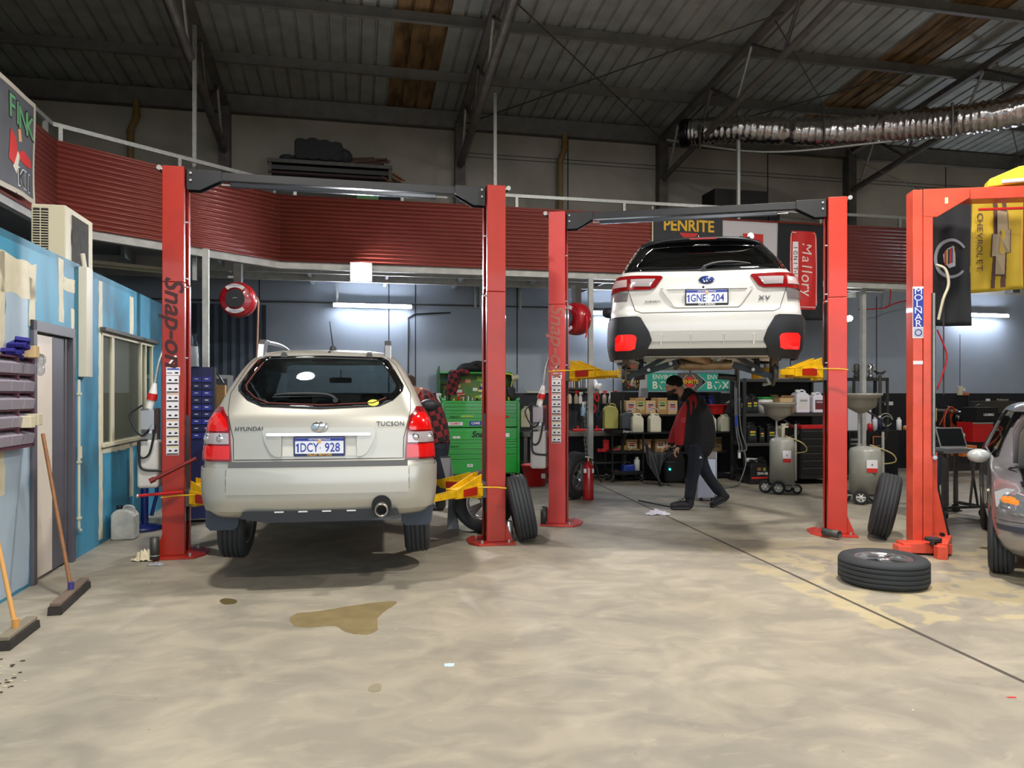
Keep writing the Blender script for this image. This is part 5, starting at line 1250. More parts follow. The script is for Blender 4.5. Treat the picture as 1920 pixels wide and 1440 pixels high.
# ================================================================ things along the walls
def uu(px, v): return tob(gp(px, vat(px, v)))[0]
def zv(px, py, v): return zz(py, vat(px, v))
def bthing(name, label, cat, u, v, z, rz=0., group=None): return thing(name, label, cat, bw(u, v, z), TH + rz, group)
_lab = {}
def lpatch(mb, x, z, w, h, y, cols):
    mb.bx(x - w / 2, x + w / 2, y - .0015, y, z - h / 2, z + h / 2, cols[0])
    for i, c in enumerate(cols[1:]): zz_ = z + h * .28 - i * h * .3; mb.bx(x - w * .36, x + w * .36, y - .003, y - .0015, zz_ - h * .09, zz_ + h * .09, c)
def carton(label, u, v, z, w, d, h, m=card, rz=0., group=None, cols=None, open_=False):
    t = bthing('cardboard_box', label, 'box', u, v, z, rz, group)
    mb = MB()
    if open_:
        mb.bx(-w / 2, w / 2, 0, .006, 0, h, m); mb.bx(-w / 2, w / 2, d - .006, d, 0, h, m); mb.bx(-w / 2, -w / 2 + .006, 0, d, 0, h, m); mb.bx(w / 2 - .006, w / 2, 0, d, 0, h, m); mb.bx(-w / 2, w / 2, 0, d, 0, .006, m)
        mb.add([(-w / 2, 0, h), (w / 2, 0, h), (w / 2, -.06, h + .05), (-w / 2, -.06, h + .05)], [(0, 1, 2, 3)], m); mb.add([(-w / 2, 0, h), (-w / 2, d, h), (-w / 2 - .05, d, h + .06), (-w / 2 - .05, 0, h + .06)], [(0, 1, 2, 3)], m)
    else: mb.bx(-w / 2, w / 2, 0, d, 0, h, m)
    mb.build('carton', t, bevel=.004)
    mb = MB(); mb.bx(-w / 2 + .001, w / 2 - .001, -.001, 0, h * .96, h * .99, card2)
    if cols: lpatch(mb, 0, h * .55, w * .7, h * .5, -.0005, cols)
    else: mb.bx(-w * .3, w * .3, -.001, 0, h * .3, h * .34, stl); mb.bx(-w * .3, w * .1, -.001, 0, h * .42, h * .46, stl)
    mb.build('printed_label', t); return t
def jug(label, u, v, z, w, d, h, m, cap, cols=None, group=None, rz=0., name='plastic_jug', cat='jug', lean=0):
    t = bthing(name, label, cat, u, v, z, rz, group)
    if lean: t.rotation_euler[1] = lean
    mb = MB(); 
    pf = [(-w / 2, 0), (w / 2, 0), (w / 2, h * .70), (w * .38, h * .82), (w * .1, h * .90), (-w * .28, h * .90), (-w * .42, h * .82), (-w / 2, h * .74)]
    mb.prism(pf, 0, d, m, 'xz'); mb.build('bottle_body', t, bevel=min(w, d) * .12, seg=3)
    mb = MB(); mb.cyl((-w * .22, d / 2, h * .89), (-w * .22, d / 2, h), min(w, d) * .17, cap, n=14); mb.build('cap', t)
    mb = MB(); mb.tube([(w * .40, d / 2, h * .72), (w * .34, d / 2, h * .93), (w * .05, d / 2, h * .98), (-w * .08, d / 2, h * .90)], min(w, d) * .07, m, 8, sub=4); mb.build('handle', t)
    if cols: mb = MB(); lpatch(mb, 0, h * .40, w * .72, h * .46, -.001, cols); mb.build('printed_label', t)
    return t
def spray(label, u, v, z, h, m, head, group=None, cap2=None):
    t = bthing('spray_bottle', label, 'spray bottle', u, v, z, random.uniform(-.4, .4), group); r = h * .17
    mb = MB(); mb.lathe([(0, 0), (r * .95, 0), (r, h * .04), (r, h * .48), (r * .8, h * .60), (r * .38, h * .72), (r * .36, h * .78), (0, h * .78)], m, 18); mb.build('bottle_body', t)
    mb = MB(); mb.cyl((0, 0, h * .74), (0, 0, h * .84), r * .48, head, n=12); mb.prism([(-r * .5, h * .84), (r * 1.3, h * .86), (r * 1.3, h * .94), (r * .6, h), (-r * .6, h * .98)], -r * .3, r * .3, head, 'xz'); mb.tube([(r * .7, 0, h * .86), (r * .95, 0, h * .76), (r * .8, 0, h * .70)], r * .14, head, 6); mb.build('trigger', t); return t
def canb(label, u, v, z, r, h, m, cap, name='aerosol_can', cat='can', group=None, cols=None):
    t = bthing(name, label, cat, u, v, z, 0, group)
    mb = MB(); mb.lathe([(0, 0), (r, 0), (r, h * .8), (r * .7, h * .86), (r * .4, h * .87), (0, h * .87)], m, 16)
    if cols: mb.lathe([(r + .001, h * .2), (r + .001, h * .6)], cols, 16) 
    mb.build('can_body', t); mb = MB(); mb.lathe([(0, h * .84), (r * .6, h * .84), (r * .6, h * .98), (r * .5, h), (0, h)], cap, 14); mb.build('cap', t); return t
pen = [ink, inkr, inky]
# ---- green roll cabinet with a hutch
grn = mat('cabinet_green', '#22a83c', .3, 0, .5); grnd = mat('cabinet_green_shadow_gap', '#0a3a14', .6)
VC = 13.05; uc = uu(902, VC); CW = 1.41
t = bthing('tool_cabinet', 'tall green tool cabinet of many drawers with a sticker-covered hutch, behind the red post', 'tool cabinet', uc, VC, 0)
mb = MB(); mb.bx(-CW / 2, CW / 2, .02, .60, .14, .96, grn); mb.bx(-CW / 2, CW / 2, .02, .60, .975, 1.44, grn); mb.bx(-CW / 2 + .02, CW / 2 - .02, .05, .6, .96, .975, grnd)
for x in (-CW / 2, CW / 2 - .05): mb.bx(x, x + .05, 0, .02, .14, 1.44, grn)
mb.prism([(-CW / 2, 1.44), (-CW / 2, 1.50), (-CW / 2 + .03, 1.50), (-CW / 2 + .08, 1.44)], 0, .6, grn, 'xz'); mb.prism([(CW / 2, 1.44), (CW / 2, 1.50), (CW / 2 - .03, 1.50), (CW / 2 - .08, 1.44)], 0, .6, grn, 'xz'); mb.bx(-CW/2, CW/2, 0, .02, 1.40, 1.44, grn)
mb.build('cabinet_body', t, bevel=.006)
def drawer(x0, x1, z0, z1):
    mb = MB(); mb.bx(x0, x1, -.002, .02, z0, z1 - .012, grn); d_ = mb.build('drawer', t, bevel=.003)
    mb = MB(); mb.bx(x0, x1, -.014, -.0005, z1 - .02, z1 - .008, mat('drawer_pull_green', '#4cc062', .3, .2, .5)); mb.build('handle', d_)
X0, X1 = -CW / 2 + .06, CW / 2 - .06
for z0, z1 in ((.98, 1.13), (1.135, 1.21), (1.215, 1.27), (1.275, 1.33), (1.335, 1.395)): drawer(X0, X1, z0, z1)
XM = .38
for z0, z1 in ((.16, .41), (.415, .50), (.505, .59), (.595, .69), (.695, .75)): drawer(X0, XM, z0, z1)
for z0, z1 in ((.16, .49), (.495, .60), (.605, .66), (.665, .71), (.715, .75)): drawer(XM + .01, X1, z0, z1)
drawer(X0, X1, .755, .93)
mb = MB(); F_ = -.016
def stick(x, z, w, h, m, txt=None, tm=ink, ts=.04, sh=0): 
    mb.bx(x - w / 2, x + w / 2, F_ - .001, F_, z - h / 2, z + h / 2, m)
    if txt: mb.text(txt, ts, tm, fm(x, F_ - .0015, z), .001, .02, sh, 1, 1)
stick(-.46, 1.04, .26, .06, sticker, 'COMET', inkr, .055); stick(-.10, 1.045, .22, .075, inkb, 'CAMS', inkw, .06)
mb.text('Snap-on', .15, ink, fm(.07, F_ - .001, .845), .001, .02, .25)
stick(-.44, .80, .13, .04, sticker, 'oil', inkr, .03); stick(.46, .83, .1, .07, sticker); stick(.47, 1.16, .07, .03, inkr); stick(-.20, .30, .10, .05, sticker, 'ABS', ink, .03)
stick(-.25, 1.17, .22, .03, mat('sticker_lime', '#9ac43c', .5)); mb.text('Snap-on', .05, grnd, fm(-.48, F_ - .001, 1.165), .001, .01, .25); mb.text('Snap-on', .05, grnd, fm(-.48, F_ - .001, .64), .001, .01, .25); mb.build('sticker', t)
mb = MB(); pegm = mat('hutch_green', '#3d7a3a', .5, var=.5, vscale=9, vcol='#6d7a30')
mb.bx(-CW / 2, CW / 2 - .08, .50, .52, 1.44, 1.93, pegm); mb.prism([(.20, 1.44), (.56, 1.44), (.56, 1.98), (.32, 2.06), (.24, 2.06)], -CW / 2 - .02, -CW / 2 + .0, mat('hutch_dark_green', '#12602a', .4), 'yz'); mb.prism([(.20, 1.44), (.56, 1.44), (.56, 1.98), (.32, 1.9), (.24, 1.7)], CW / 2 - .09, CW / 2 - .07, mat('hutch_dark_green'), 'yz'); mb.bx(-CW / 2 - .02, CW / 2 - .08, .28, .56, 1.93, 1.96, grn); mb.build('hutch', t, bevel=.004)
mb = MB(); rs_ = random.Random(3); cl = [mat('sticker_orange'), mat('sticker_yellow'), inkr, sticker, mat('sticker_lime'), mat('dk_sticker', '#4a3020', .6), inkb, mat('sticker_teal', '#3f7f7a', .5)]
for i in range(34):
    x = rs_.uniform(-.62, .55); z = rs_.uniform(1.5, 1.88); w_ = rs_.uniform(.05, .15); h_ = rs_.uniform(.025, .08); mb.bx(x - w_ / 2, x + w_ / 2, .495 - i * .0003, .499, z - h_ / 2, z + h_ / 2, cl[i % 8])
mb.build('sticker', t)
mb = MB()
for x in (-CW / 2 + .12, CW / 2 - .12):
    for y in (.08, .5): mb.cyl((x - .025, y, .06), (x + .025, y, .06), .06, rub, n=18); mb.bx(x - .04, x + .04, y - .04, y + .04, .12, .14, galv)
mb.build('caster', t)
# things on and beside the cabinet
rs_ = random.Random(5)
small = [('screwdriver', 'screwdriver'), ('socket', 'socket'), ('spray_can', 'can')]
for i in range(16):
    x = -.62 + i * .082; h_ = rs_.uniform(.04, .11); m_ = [alu, blk, yelp, redp, chrome, wht][i % 6]
    o = MB().cyl((0, 0, 0), (0, 0, h_), rs_.uniform(.012, .024), m_, n=10).build('socket_tool' if i % 2 else 'tool_bit', None, loc=bw(uc + x, VC + .12 + .1 * rs_.random(), 1.441)); tag(o, 'small tool standing on top of the green tool cabinet', 'tool', 'loose tools on the green cabinet top')
t = bthing('check_shirt', 'red and black check shirt draped over the left of the green cabinet\'s hutch', 'shirt', uc - .40, VC + .24, 1.62)
mb = MB(); rs2 = []
cl_ = [(.05, .04, .36), (.0, -.03, .36), (-.07, -.05, .2), (-.10, -.05, 0), (-.12, -.05, -.08)]
for k, (x, y, z) in enumerate(crom([Vector(p) for p in cl_], 5)): 
    wv = .13 - .002 * k; rs2.append([Vector((x + wv * math.cos(a) * (1 + .12 * math.sin(5 * a + k * .7)), y + .05 * math.sin(a), z)) for a in [2 * math.pi * i / 18 for i in range(18)]])
mb.ring(rs2, plaid); mb.ball((.10, .0, .33), (.14, .08, .06), plaid); mb.build('cloth', t)
t = bthing('backpack', 'black bag slumped on top of the green cabinet\'s hutch', 'bag', uc - .10, VC + .34, 1.96)
mb = MB(); mb.ball((-.05, 0, .08), (.22, .11, .09), blk2); mb.ball((.10, 0, .10), (.18, .10, .11), plk); mb.ball((-.18, 0, .05), (.12, .09, .06), blk2); o = fuse(mb, 'bag_body', t, .015, 3)
mb = MB(); mb.tube([(.0, -.1, .12), (.06, -.14, .16), (.12, -.12, .1)], .012, rub, 8, sub=4); mb.build('strap', t)
t = bthing('speaker', 'upright black loudspeaker at the right end of the green cabinet\'s hutch', 'speaker', uc + .40, VC + .22, 1.82)
mb = MB(); mb.bx(-.07, .08, 0, .12, 0, .30, blk2); mb.build('speaker_box', t, bevel=.008); mb = MB(); mb.cyl((0, -.004, .1), (0, 0, .1), .055, rub, n=20); mb.cyl((0, -.004, .22), (0, 0, .22), .03, rub, n=16); mb.build('cone', t)
t = bthing('clip_lamp', 'lime green clip lamp with cream head by the cabinet\'s black speaker', 'lamp', uc + .56, VC + .25, 1.75)
mb = MB(); mb.tube([(-.08, 0, .18), (.02, 0, .17), (.08, 0, .12), (.05, 0, .02), (.0, 0, -.3)], .012, yelp, 8, sub=4); mb.build('arm', t); mb = MB(); mb.cyl((.06, 0, .09), (.16, -.04, .12), .05, cream, n=14); mb.build('lamp_shade', t)
t = bthing('welding_mask', 'dark funnel-shaped mask hanging off the right end of the green hutch', 'mask', uc + .56, VC + .14, 1.54)
mb = MB(); mb.prism([(-.09, .14), (.06, .16), (.09, .1), (.07, -.06), (.03, -.10), (-.05, .0)], -.05, .05, plk, 'xz'); mb.build('shell', t, bevel=.02)
spray('white spray bottle hooked on the left flank of the green tool cabinet', uc - .77, VC - .02, 1.28, .30, wht, wht)
jug('cream plastic can beside the right flank of the green cabinet', uc + .83, VC + .1, .96, .17, .12, .38, cream, stl, [cream, inky])

# ---- workbench with hanging spray bottles
VB = 12.85; ub0, ub1 = uu(982, VB), uu(1176, VB); bw_ = ub1 - ub0
t = bthing('workbench', 'dark steel workbench under the row of hanging spray bottles', 'workbench', (ub0 + ub1) / 2, VB, 0)
mb = MB(); mb.bx(-bw_ / 2, bw_ / 2, 0, .72, .80, .885, mat('bench_grey', '#5c5852', .5, .3, var=.3, vscale=6)); mb.build('bench_top', t, bevel=.006)
for x in (-bw_ / 2 + .04, bw_ / 2 - .04):
    for y in (.05, .66): mb = MB(); mb.bx(x - .03, x + .03, y - .03, y + .03, 0, .80, stl); mb.build('leg', t)
mb = MB(); mb.bx(-bw_ / 2 + .03, bw_ / 2 - .03, .04, .68, .30, .33, stl); mb.build('lower_shelf', t)
t = bthing('tool_rail', 'pale rail on the black wall carrying the spray bottles above the workbench', 'rail', uu(1078, 13.5), 13.62, zv(1078, 735, 13.6))
mb = MB(); mb.bx(-.90, .90, 0, .02, -.012, .012, cream); mb.bx(-.90, -.87, .0, .08, -.02, .02, cream); mb.bx(.87, .90, 0, .08, -.02, .02, cream); mb.build('rail', t)
hang = [(1068, 'cream'), (1080, 'red'), (1088, 'white'), (1133, 'red'), (1144, 'white'), (1153, 'red')]
labs = ['short cream spray bottle hanging left of the red-topped ones above the workbench', 'fat red-topped spray bottle hanging beside the first white one above the workbench', 'white cone-shaped spray bottle hanging left of the thin blue one', 'red-topped spray bottle hanging just right of the steel mezzanine post', 'white spray bottle hanging between two red-topped ones', 'red-topped spray bottle at the right end of the hanging row']
for (px, k), lb in zip(hang, labs):
    v = 13.5; z = zv(px, 757, v); spray(lb, uu(px, v), v, z, .25 if k != 'white' else .22, {'cream': cream, 'red': mat('dirty_plastic', '#a29482', .4), 'white': wht}[k], {'cream': blk, 'red': redp, 'white': wht}[k], 'spray bottles hanging above the workbench')
spray('thin bottle half full of blue fluid, hanging low over the workbench', uu(1093, 13.45), 13.45, zv(1093, 780, 13.45), .27, mat('blue_fluid', '#8fb0c8', .3), wht, 'spray bottles hanging above the workbench')
# shelf on the grey wall with manuals
t = bthing('wall_shelf', 'short dark wall shelf above the hanging spray bottles', 'shelf', uu(1083, 13.5), 13.45, zv(1083, 727, 13.5)); mb = MB(); mb.bx(-.25, .25, 0, .24, -.03, 0, stl); mb.bx(-.25, .25, .22, .24, -.1, 0, stl); mb.build('board', t)
for i, (c_, h_) in enumerate((('#b8b4cc', .17), ('#d8d8da', .15), ('#c8b49a', .16), ('#4a4c50', .18), ('#e6e6ea', .19), ('#a8acb8', .17), ('#8c9aa8', .18), ('#e2e2e6', .19))):
    o = MB().bx(-.014, .014, 0, .16, 0, h_, mat('book_%d' % i, c_, .6)).build('manual', None, bevel=.003, loc=bw(uu(1083, 13.5) - .16 + i * .046, 13.47, zv(1083, 727, 13.5) + .001), rz=TH); tag(o, 'thin manual standing on the short wall shelf above the spray bottles', 'book', 'manuals on the short wall shelf')
t = bthing('rag', 'crumpled white rag hung beside the short wall shelf', 'rag', uu(1122, 13.5), 13.55, zv(1122, 728, 13.5))
mb = MB(); rr_ = random.Random(2)
for i in range(9): mb.ball((rr_.uniform(-.06, .06), rr_.uniform(-.03, .03), rr_.uniform(-.07, .15)), (rr_.uniform(.03, .06), .03, rr_.uniform(.04, .07)), wht, 8, 6)
fuse(mb, 'cloth', t, .012, 2)
for i, (px, py, lb, c_) in enumerate(((1118, 745, 'red air chuck hanging under the white rag', redp), (1112, 765, 'coil of red and black leads hanging by the steel mezzanine post', redp), (1122, 778, 'dark blue tool hanging right of the steel mezzanine post', mat('navy_plastic', '#1c2440', .5)))):
    v = 13.4 if i else 13.5; t = bthing('hanging_tool', lb, 'tool', uu(px, v), v, zv(px, py, v)); mb = MB(); mb.tube([(0, 0, .1), (-.04, 0, .0), (.02, 0, -.08), (.05, 0, .0), (.0, 0, .08)], .018, c_, 8, sub=4); mb.build('grip', t); mb = MB(); mb.tube([(0, 0, .1), (.01, .03, .2)], .008, stl, 6); mb.build('hook', t)
for px, w_, lb in ((1087, .26, 'red air tool lying on the workbench left of the steel post'), (1122, .14, 'short red air tool lying on the workbench right of the steel post')):
    t = bthing('air_tool', lb, 'air tool', uu(px, 12.95), 12.95, .886); mb = MB(); mb.bx(-w_ / 2, w_ / 2, 0, .08, 0, .045, redp); mb.cyl((-w_ * .1, .04, .04), (-w_ * .1, .04, .1), .02, redp, n=10); mb.build('housing', t, bevel=.012); mb = MB(); mb.cyl((w_ / 2, .04, .025), (w_ / 2 + .06, .04, .025), .014, galv, n=10); mb.build('nozzle', t)
jug('olive green jerry can on the black trolley top', uu(1152, 12.62), 12.62 + .14, .935, .26, .14, .46, mat('olive_can', '#a8a558', .5), stl, name='jerry_can', cat='jerry can')
jug('dark grey jerry can on the trolley beside the olive one', uu(1179, 12.6), 12.58, .935, .27, .15, .33, mat('slate_plastic', '#3c4248', .45), blk, name='jerry_can', cat='jerry can')
t = bthing('red_bucket', 'red bucket with rags on the floor under the white-tanked lift pump', 'bucket', uu(1004, 12.4), 12.4, 0)
mb = MB(); mb.lathe([(.17, 0), (.24, .34), (.25, .34), (.25, .36), (.235, .36), (.16, .015), (0, .015), (0, 0)], redp, 26); mb.build('tub', t); mb = MB(); mb.tube([(-.2, 0, .34), (-.1, -.05, .24), (.1, -.05, .24), (.2, 0, .34)], .006, galv, 6, sub=5); mb.bx(.05, .12, -.21, -.205, .14, .22, sticker); mb.build('handle', t)
# ---- black three-shelf trolley
VT = 12.5; u0_, u1_ = uu(1147, VT), uu(1208, VT); wT = u1_ - u0_
t = bthing('tool_trolley', 'black three-shelf tool trolley standing in front of the workbench', 'trolley', (u0_ + u1_) / 2, VT, 0)
for z in (.13, .50, .86): mb = MB(); mb.bx(-wT / 2, wT / 2, 0, .42, z, z + .012, blk); mb.bx(-wT / 2, wT / 2, 0, .008, z, z + .07, blk); mb.bx(-wT / 2, wT / 2, .412, .42, z, z + .07, blk); mb.bx(-wT / 2, -wT / 2 + .008, 0, .42, z, z + .07, blk); mb.bx(wT / 2 - .008, wT / 2, 0, .42, z, z + .07, blk); mb.build('tray', t)
mb = MB()
for x in (-wT / 2 + .015, wT / 2 - .015):
    for y in (.015, .405): mb.bx(x - .014, x + .014, y - .014, y + .014, .1, .93, blk)
mb.build('frame', t)
for x in (-wT / 2 + .03, wT / 2 - .03):
    for y in (.04, .38): mb = MB(); mb.cyl((x - .015, y, .05), (x + .015, y, .05), .05, rub, n=16); mb.cyl((x - .018, y, .05), (x + .018, y, .05), .02, galv, n=10); mb.bx(x - .02, x + .02, y - .02, y + .02, .09, .13, galv); mb.build('caster', t)
mb = MB(); mb.text('Snap-on', .062, inkw, fm(.0, -.002, .90), .001, .015, .25); mb.build('lettering', t)
def onT(px, z, dz=.05): return uu(px, VT), VT + .12, z
for nm, lb, cat, px, z, wdh, m_ in (('carton_lid', 'flattened brown carton on the middle tray of the black trolley', 'carton', 1180, .515, (.30, .12, .13), card), ('grinder', 'red and silver grinder on the middle tray of the black trolley', 'grinder', 1157, .515, (.16, .09, .08), redp), ('torch', 'yellow-handled torch lying on the middle tray of the trolley', 'torch', 1183, .515, (.05, .06, .07), yelp), ('yellow_case', 'wedge-shaped yellow case on the right of the trolley\'s middle tray', 'case', 1197, .515, (.13, .08, .06), yelp), ('blue_crate', 'bright blue tote on the bottom tray of the black trolley', 'tote', 1182, .145, (.23, .2, .16), blup), ('red_case', 'small dark red case on the bottom tray left of the blue tote', 'case', 1160, .145, (.12, .1, .05), redp)):
    u, v, z = onT(px, z); t = bthing(nm, lb, cat, u, v - (.06 if nm != 'carton_lid' else -.12), z); mb = MB(); a_, b_, c_ = wdh; mb.prism([(-a_ / 2, 0), (a_ / 2, 0), (a_ / 2 * .92, c_), (-a_ / 2 * .8, c_ * .9)], 0, b_, m_, 'xz'); mb.build('casing', t, bevel=.012); mb = MB(); mb.tube([(-a_ * .25, b_ / 2, c_ * .9), (-a_ * .2, b_ / 2, c_ * 1.25), (a_ * .2, b_ / 2, c_ * 1.25), (a_ * .25, b_ / 2, c_ * .92)], .007, stl, 6); mb.build('handle', t)
canb('white bottle standing on the right of the trolley\'s bottom tray', uu(1199, VT), VT + .12, .145, .055, .29, wht, wht, 'wash_bottle', 'bottle')
# red tool wall box, extinguisher, chain, tray
t = bthing('tool_caddy', 'red L-shaped bracket box on the bench side left of the black trolley', 'bracket', uu(1132, 12.75), 12.75, .52); mb = MB(); mb.bx(-.11, .10, 0, .06, 0, .06, redp); mb.bx(.0, .10, 0, .06, .06, .22, redp); mb.build('bracket', t, bevel=.006)
t = thing('fire_extinguisher', 'red fire extinguisher standing on the floor right of the white wagon\'s left lift post', 'fire extinguisher', gp(1103, 11.05))
mb = MB(); mb.lathe([(0, 0), (.078, 0), (.082, .02), (.082, .46), (.07, .51), (.03, .545), (.028, .57), (0, .57)], mat('extinguisher_red', '#b31818', .25, 0, .8), 28); mb.build('cylinder', t); mb = MB(); mb.cyl((0, 0, .56), (0, 0, .62), .02, mat('brass', '#c8b070', .3, .9), n=12); mb.bx(-.1, .03, -.01, .01, .62, .635, galv); mb.tube([(.02, 0, .62), (-.11, 0, .66)], .008, galv, 6); mb.build('valve', t)
mb = MB(); mb.tube([(.02, 0, .60), (.09, .02, .56), (.14, .0, .40), (.19, 0, .25)], .011, rub, 8, sub=5); mb.build('hose', t); mb = MB(); mb.bx(-.075, -.035, -.085, -.072, .40, .46, sticker); mb.bx(.05, .075, -.075, -.055, .40, .46, sticker); mb.build('printed_label', t)
for px, lb in ((1097, 'hanging steel chain nearer the red post, left of the mezzanine post'), (1101, 'hanging steel chain touching the front of the mezzanine post')):
    t = thing('chain', lb, 'chain', gp(px, 11.5, .48)); mb = MB()
    for i in range(24): 
        c_ = Vector((.01 * math.sin(i * .7), 0, .95 - i * .036)); a_ = (i % 2) * math.pi / 2
        mb.tube([c_ + Vector((math.cos(a_) * .011 * math.cos(q_), math.sin(a_) * .011 * math.cos(q_), .022 * math.sin(q_))) for q_ in [2 * math.pi * k / 8 for k in range(8)]], .0035, galv, 5, closed=True)
    mb.build('links', t)
# ---- oil product rack
VA = 12.7; ua0, ua1 = uu(1168, VA), uu(1378, VA); wA = ua1 - ua0; uA = (ua0 + ua1) / 2
t = bthing('shelf_rack', 'long black shelving rack of oil cartons and jugs under the green oil box signs', 'shelving', uA, VA, 0)
for z in (.06, .50, 1.19): mb = MB(); mb.bx(-wA / 2, wA / 2, 0, .6, z - .03, z, blk2); mb.build('shelf', t)
mb = MB(); mb.bx(-wA / 2, wA / 2, -.25, .6, .855, .875, blk2); mb.build('shelf', t)
for x in (-wA / 2, -.0, wA / 2):
    for y in (0, .58): mb = MB(); mb.bx(x - .02, x + .02, y, y + .03, 0, 1.60, blk2); mb.build('upright', t)
mb = MB(); mb.bx(-wA / 2, wA / 2, .6, .61, 0, 1.6, blk2); mb.build('back_panel', t)
for i, px in enumerate((1184, 1202, 1221, 1243, 1262)):
    z = 1.191; carton(('oil carton at the left end of the rack\'s upper shelf, beside the olive jerry can', 'second oil carton on the rack\'s upper shelf with a green printed label', 'third oil carton on the upper shelf with a purple printed label', 'fourth oil carton on the upper shelf, right of the purple-labelled one', 'oil carton on the upper shelf next to the walking person\'s shoulder')[i], uu(px, VA), VA + .02, z, .19, .3, .30 if i % 2 else .25, card if i % 2 else card2, 0, 'oil cartons on the upper rack shelf', [[mat('label_purple', '#b8a0b0', .6), ink, inkr], [mat('label_green', '#b8b080', .6), grnp, ink]][i % 2])
for i, px in enumerate((1186, 1212, 1240, 1258)):
    carton(('oil carton low in the rack behind the trolley\'s right edge', 'oil carton low in the rack beside the trolley', 'oil carton low in the rack left of the walking person\'s hand', 'oil carton low in the rack just behind the walking person\'s hand')[i], uu(px, VA), VA + .03, .501, .21, .3, .24, card, 0, 'oil cartons on the rack\'s low shelf', [mat('label_cream', '#d8cfb0', .6), inkr, ink])
for i, px in enumerate((1327, 1347)):
    carton(('brown carton low in the rack behind the silver wheeled case', 'tipped brown carton low in the rack right of the wheeled case')[i], uu(px, VA), VA + .03, .501 + i * .0, .2, .28, .26, mat('brown_carton', '#7d6540', .85), i * .25)
jm = mat('milky_plastic', '#d6d4bc', .4)
for i, (px, lb) in enumerate(((1197, 'milky jug with a coiled spout, nearest the dark grey jerry can'), (1230, 'milky jug with a coiled spout left of the walking person'), (1334, 'milky jug just right of the walking person\'s back'), (1362, 'milky jug at the right end of the row under the red basin'))):
    tj = jug(lb, uu(px, VA - .22), VA - .22, .876, .21, .16, .34 if i < 2 else .31, jm, jm, None, 'milky measuring jugs')
    if i < 2: mb = MB(); mb.tube([(-.05, .08, .31), (-.09, .08, .38), (-.05, .08, .44), (.04, .08, .42), (.08, .08, .37)], .014, mat('spout_grey', '#b0a890', .4), 8, sub=5); mb.build('spout', tj)
def sign(name, label, u, v, z, w_, h_, fn, th=.01, rz=0., cat='sign', base=blk, group=None):
    t = bthing(name, label, cat, u, v, z, rz, group); mb = MB(); mb.bx(-w_ / 2, w_ / 2, 0, th, 0, h_, base); mb.build('panel', t); mb = MB(); fn(mb, w_, h_); mb.build('lettering', t); return t
teal = mat('sign_teal', '#1f9a86', .5); sgr = mat('sign_grey', '#4a4c50', .5); cream2 = mat('sign_cream', '#d8dcc8', .5)
def recyc(mb, x, z, r, m, y):
    for k in range(3):
        a0 = R(90 + 120 * k); P_ = [(x + r * math.cos(a0 + t_), y, z + r * math.sin(a0 + t_)) for t_ in (-.7, -.35, 0, .35)]; mb.tube(P_, r * .17, m, 4)
        e = P_[-1]; a_ = a0 + .35; mb.prism([(e[0] + r * .35 * math.cos(a_), e[2] + r * .35 * math.sin(a_)), (e[0] - r * .35 * math.cos(a_), e[2] - r * .35 * math.sin(a_)), (e[0] - r * .5 * math.sin(a_), e[2] + r * .5 * math.cos(a_))], y - .002, y + .002, m, 'xz')
def penlogo(mb, x, z, s, y, full=True):
    for k in range(2):
        sg = -1 if k else 1
        for j in range(9):
            a_ = R(62 - j * 15 * 1.0) if j < 9 else 0
            cx = x + sg * s * .48 * math.cos(a_) ; cz = z + s * .50 * math.sin(a_)
            if abs(cz - z) < s * .13: continue
            d_ = s * .055; mb.prism([(cx, cz - d_), (cx + d_ * .8 * sg, cz), (cx, cz + d_), (cx - d_ * .8 * sg, cz)], y - .0015, y, inky, 'xz')
    P_ = [(x + s * .33 * math.cos(R(a_)), z + s * .36 * math.sin(R(a_))) for a_ in range(0, 360, 12)]; mb.prism(P_, y - .001, y, inkr, 'xz')
    mb.bx(x - s * .60, x + s * .60, y - .002, y - .001, z - s * .13, z + s * .15, blk)
    mb.text('PENRITE', s * .36, inky, fm(x, y - .003, z), .001, .025, 0, 1.0, .96)
def enviro(full):
    def fn(mb, w_, h_):
        y = -.001
        if full:
            mb.bx(-w_ / 2, -w_ * .02, y - .0005, y, .005, h_ - .005, sgr); mb.prism([(-w_ * .12, h_ - .005), (w_ * .06, h_ / 2), (-w_ * .12, .005), (w_ / 2, .005), (w_ / 2, h_ - .005)], y - .001, y, teal, 'xz'); penlogo(mb, -w_ * .27, h_ / 2, h_ * .80, y - .001)
            mb.prism([(-w_ * .13, h_ - .01), (-w_ * .12, h_ - .01), (w_ * .065, h_ / 2), (-w_ * .12, .01), (-w_ * .13, .01), (w_ * .05, h_ / 2)], y - .002, y - .001, cream2, 'xz'); cx = w_ * .27
        else: mb.bx(-w_ / 2, w_ / 2, y - .001, y, .005, h_ - .005, teal); cx = .02
        mb.text('ENVIRO', h_ * .36, cream2, fm(cx, y - .002, h_ * .76), .001, .01, 0, 1.02, .95); mb.text('B', h_ * .56, cream2, fm(cx - h_ * .47, y - .002, h_ * .30), .001, .03); mb.text('X', h_ * .56, cream2, fm(cx + h_ * .50, y - .002, h_ * .30), .001, .03); recyc(mb, cx, h_ * .30, h_ * .19, cream2, y - .003)
    return fn
SV = 12.72; 
sign('shop_sign', 'teal ENVIRO BOX sign half hidden behind the walking person\'s head', uu(1241, SV), SV, zv(1241, 733, SV), uu(1268, SV) - uu(1214, SV), .33, enviro(False), base=teal)
sign('shop_sign', 'wide teal and grey PENRITE ENVIRO BOX sign over the rack behind the walking person', uu(1319, SV), SV, zv(1319, 733, SV), uu(1367, SV) - uu(1271, SV), .33, enviro(True))
def pl(mb, w_, h_): penlogo(mb, 0, h_ * .45, w_ * .78, -.001)
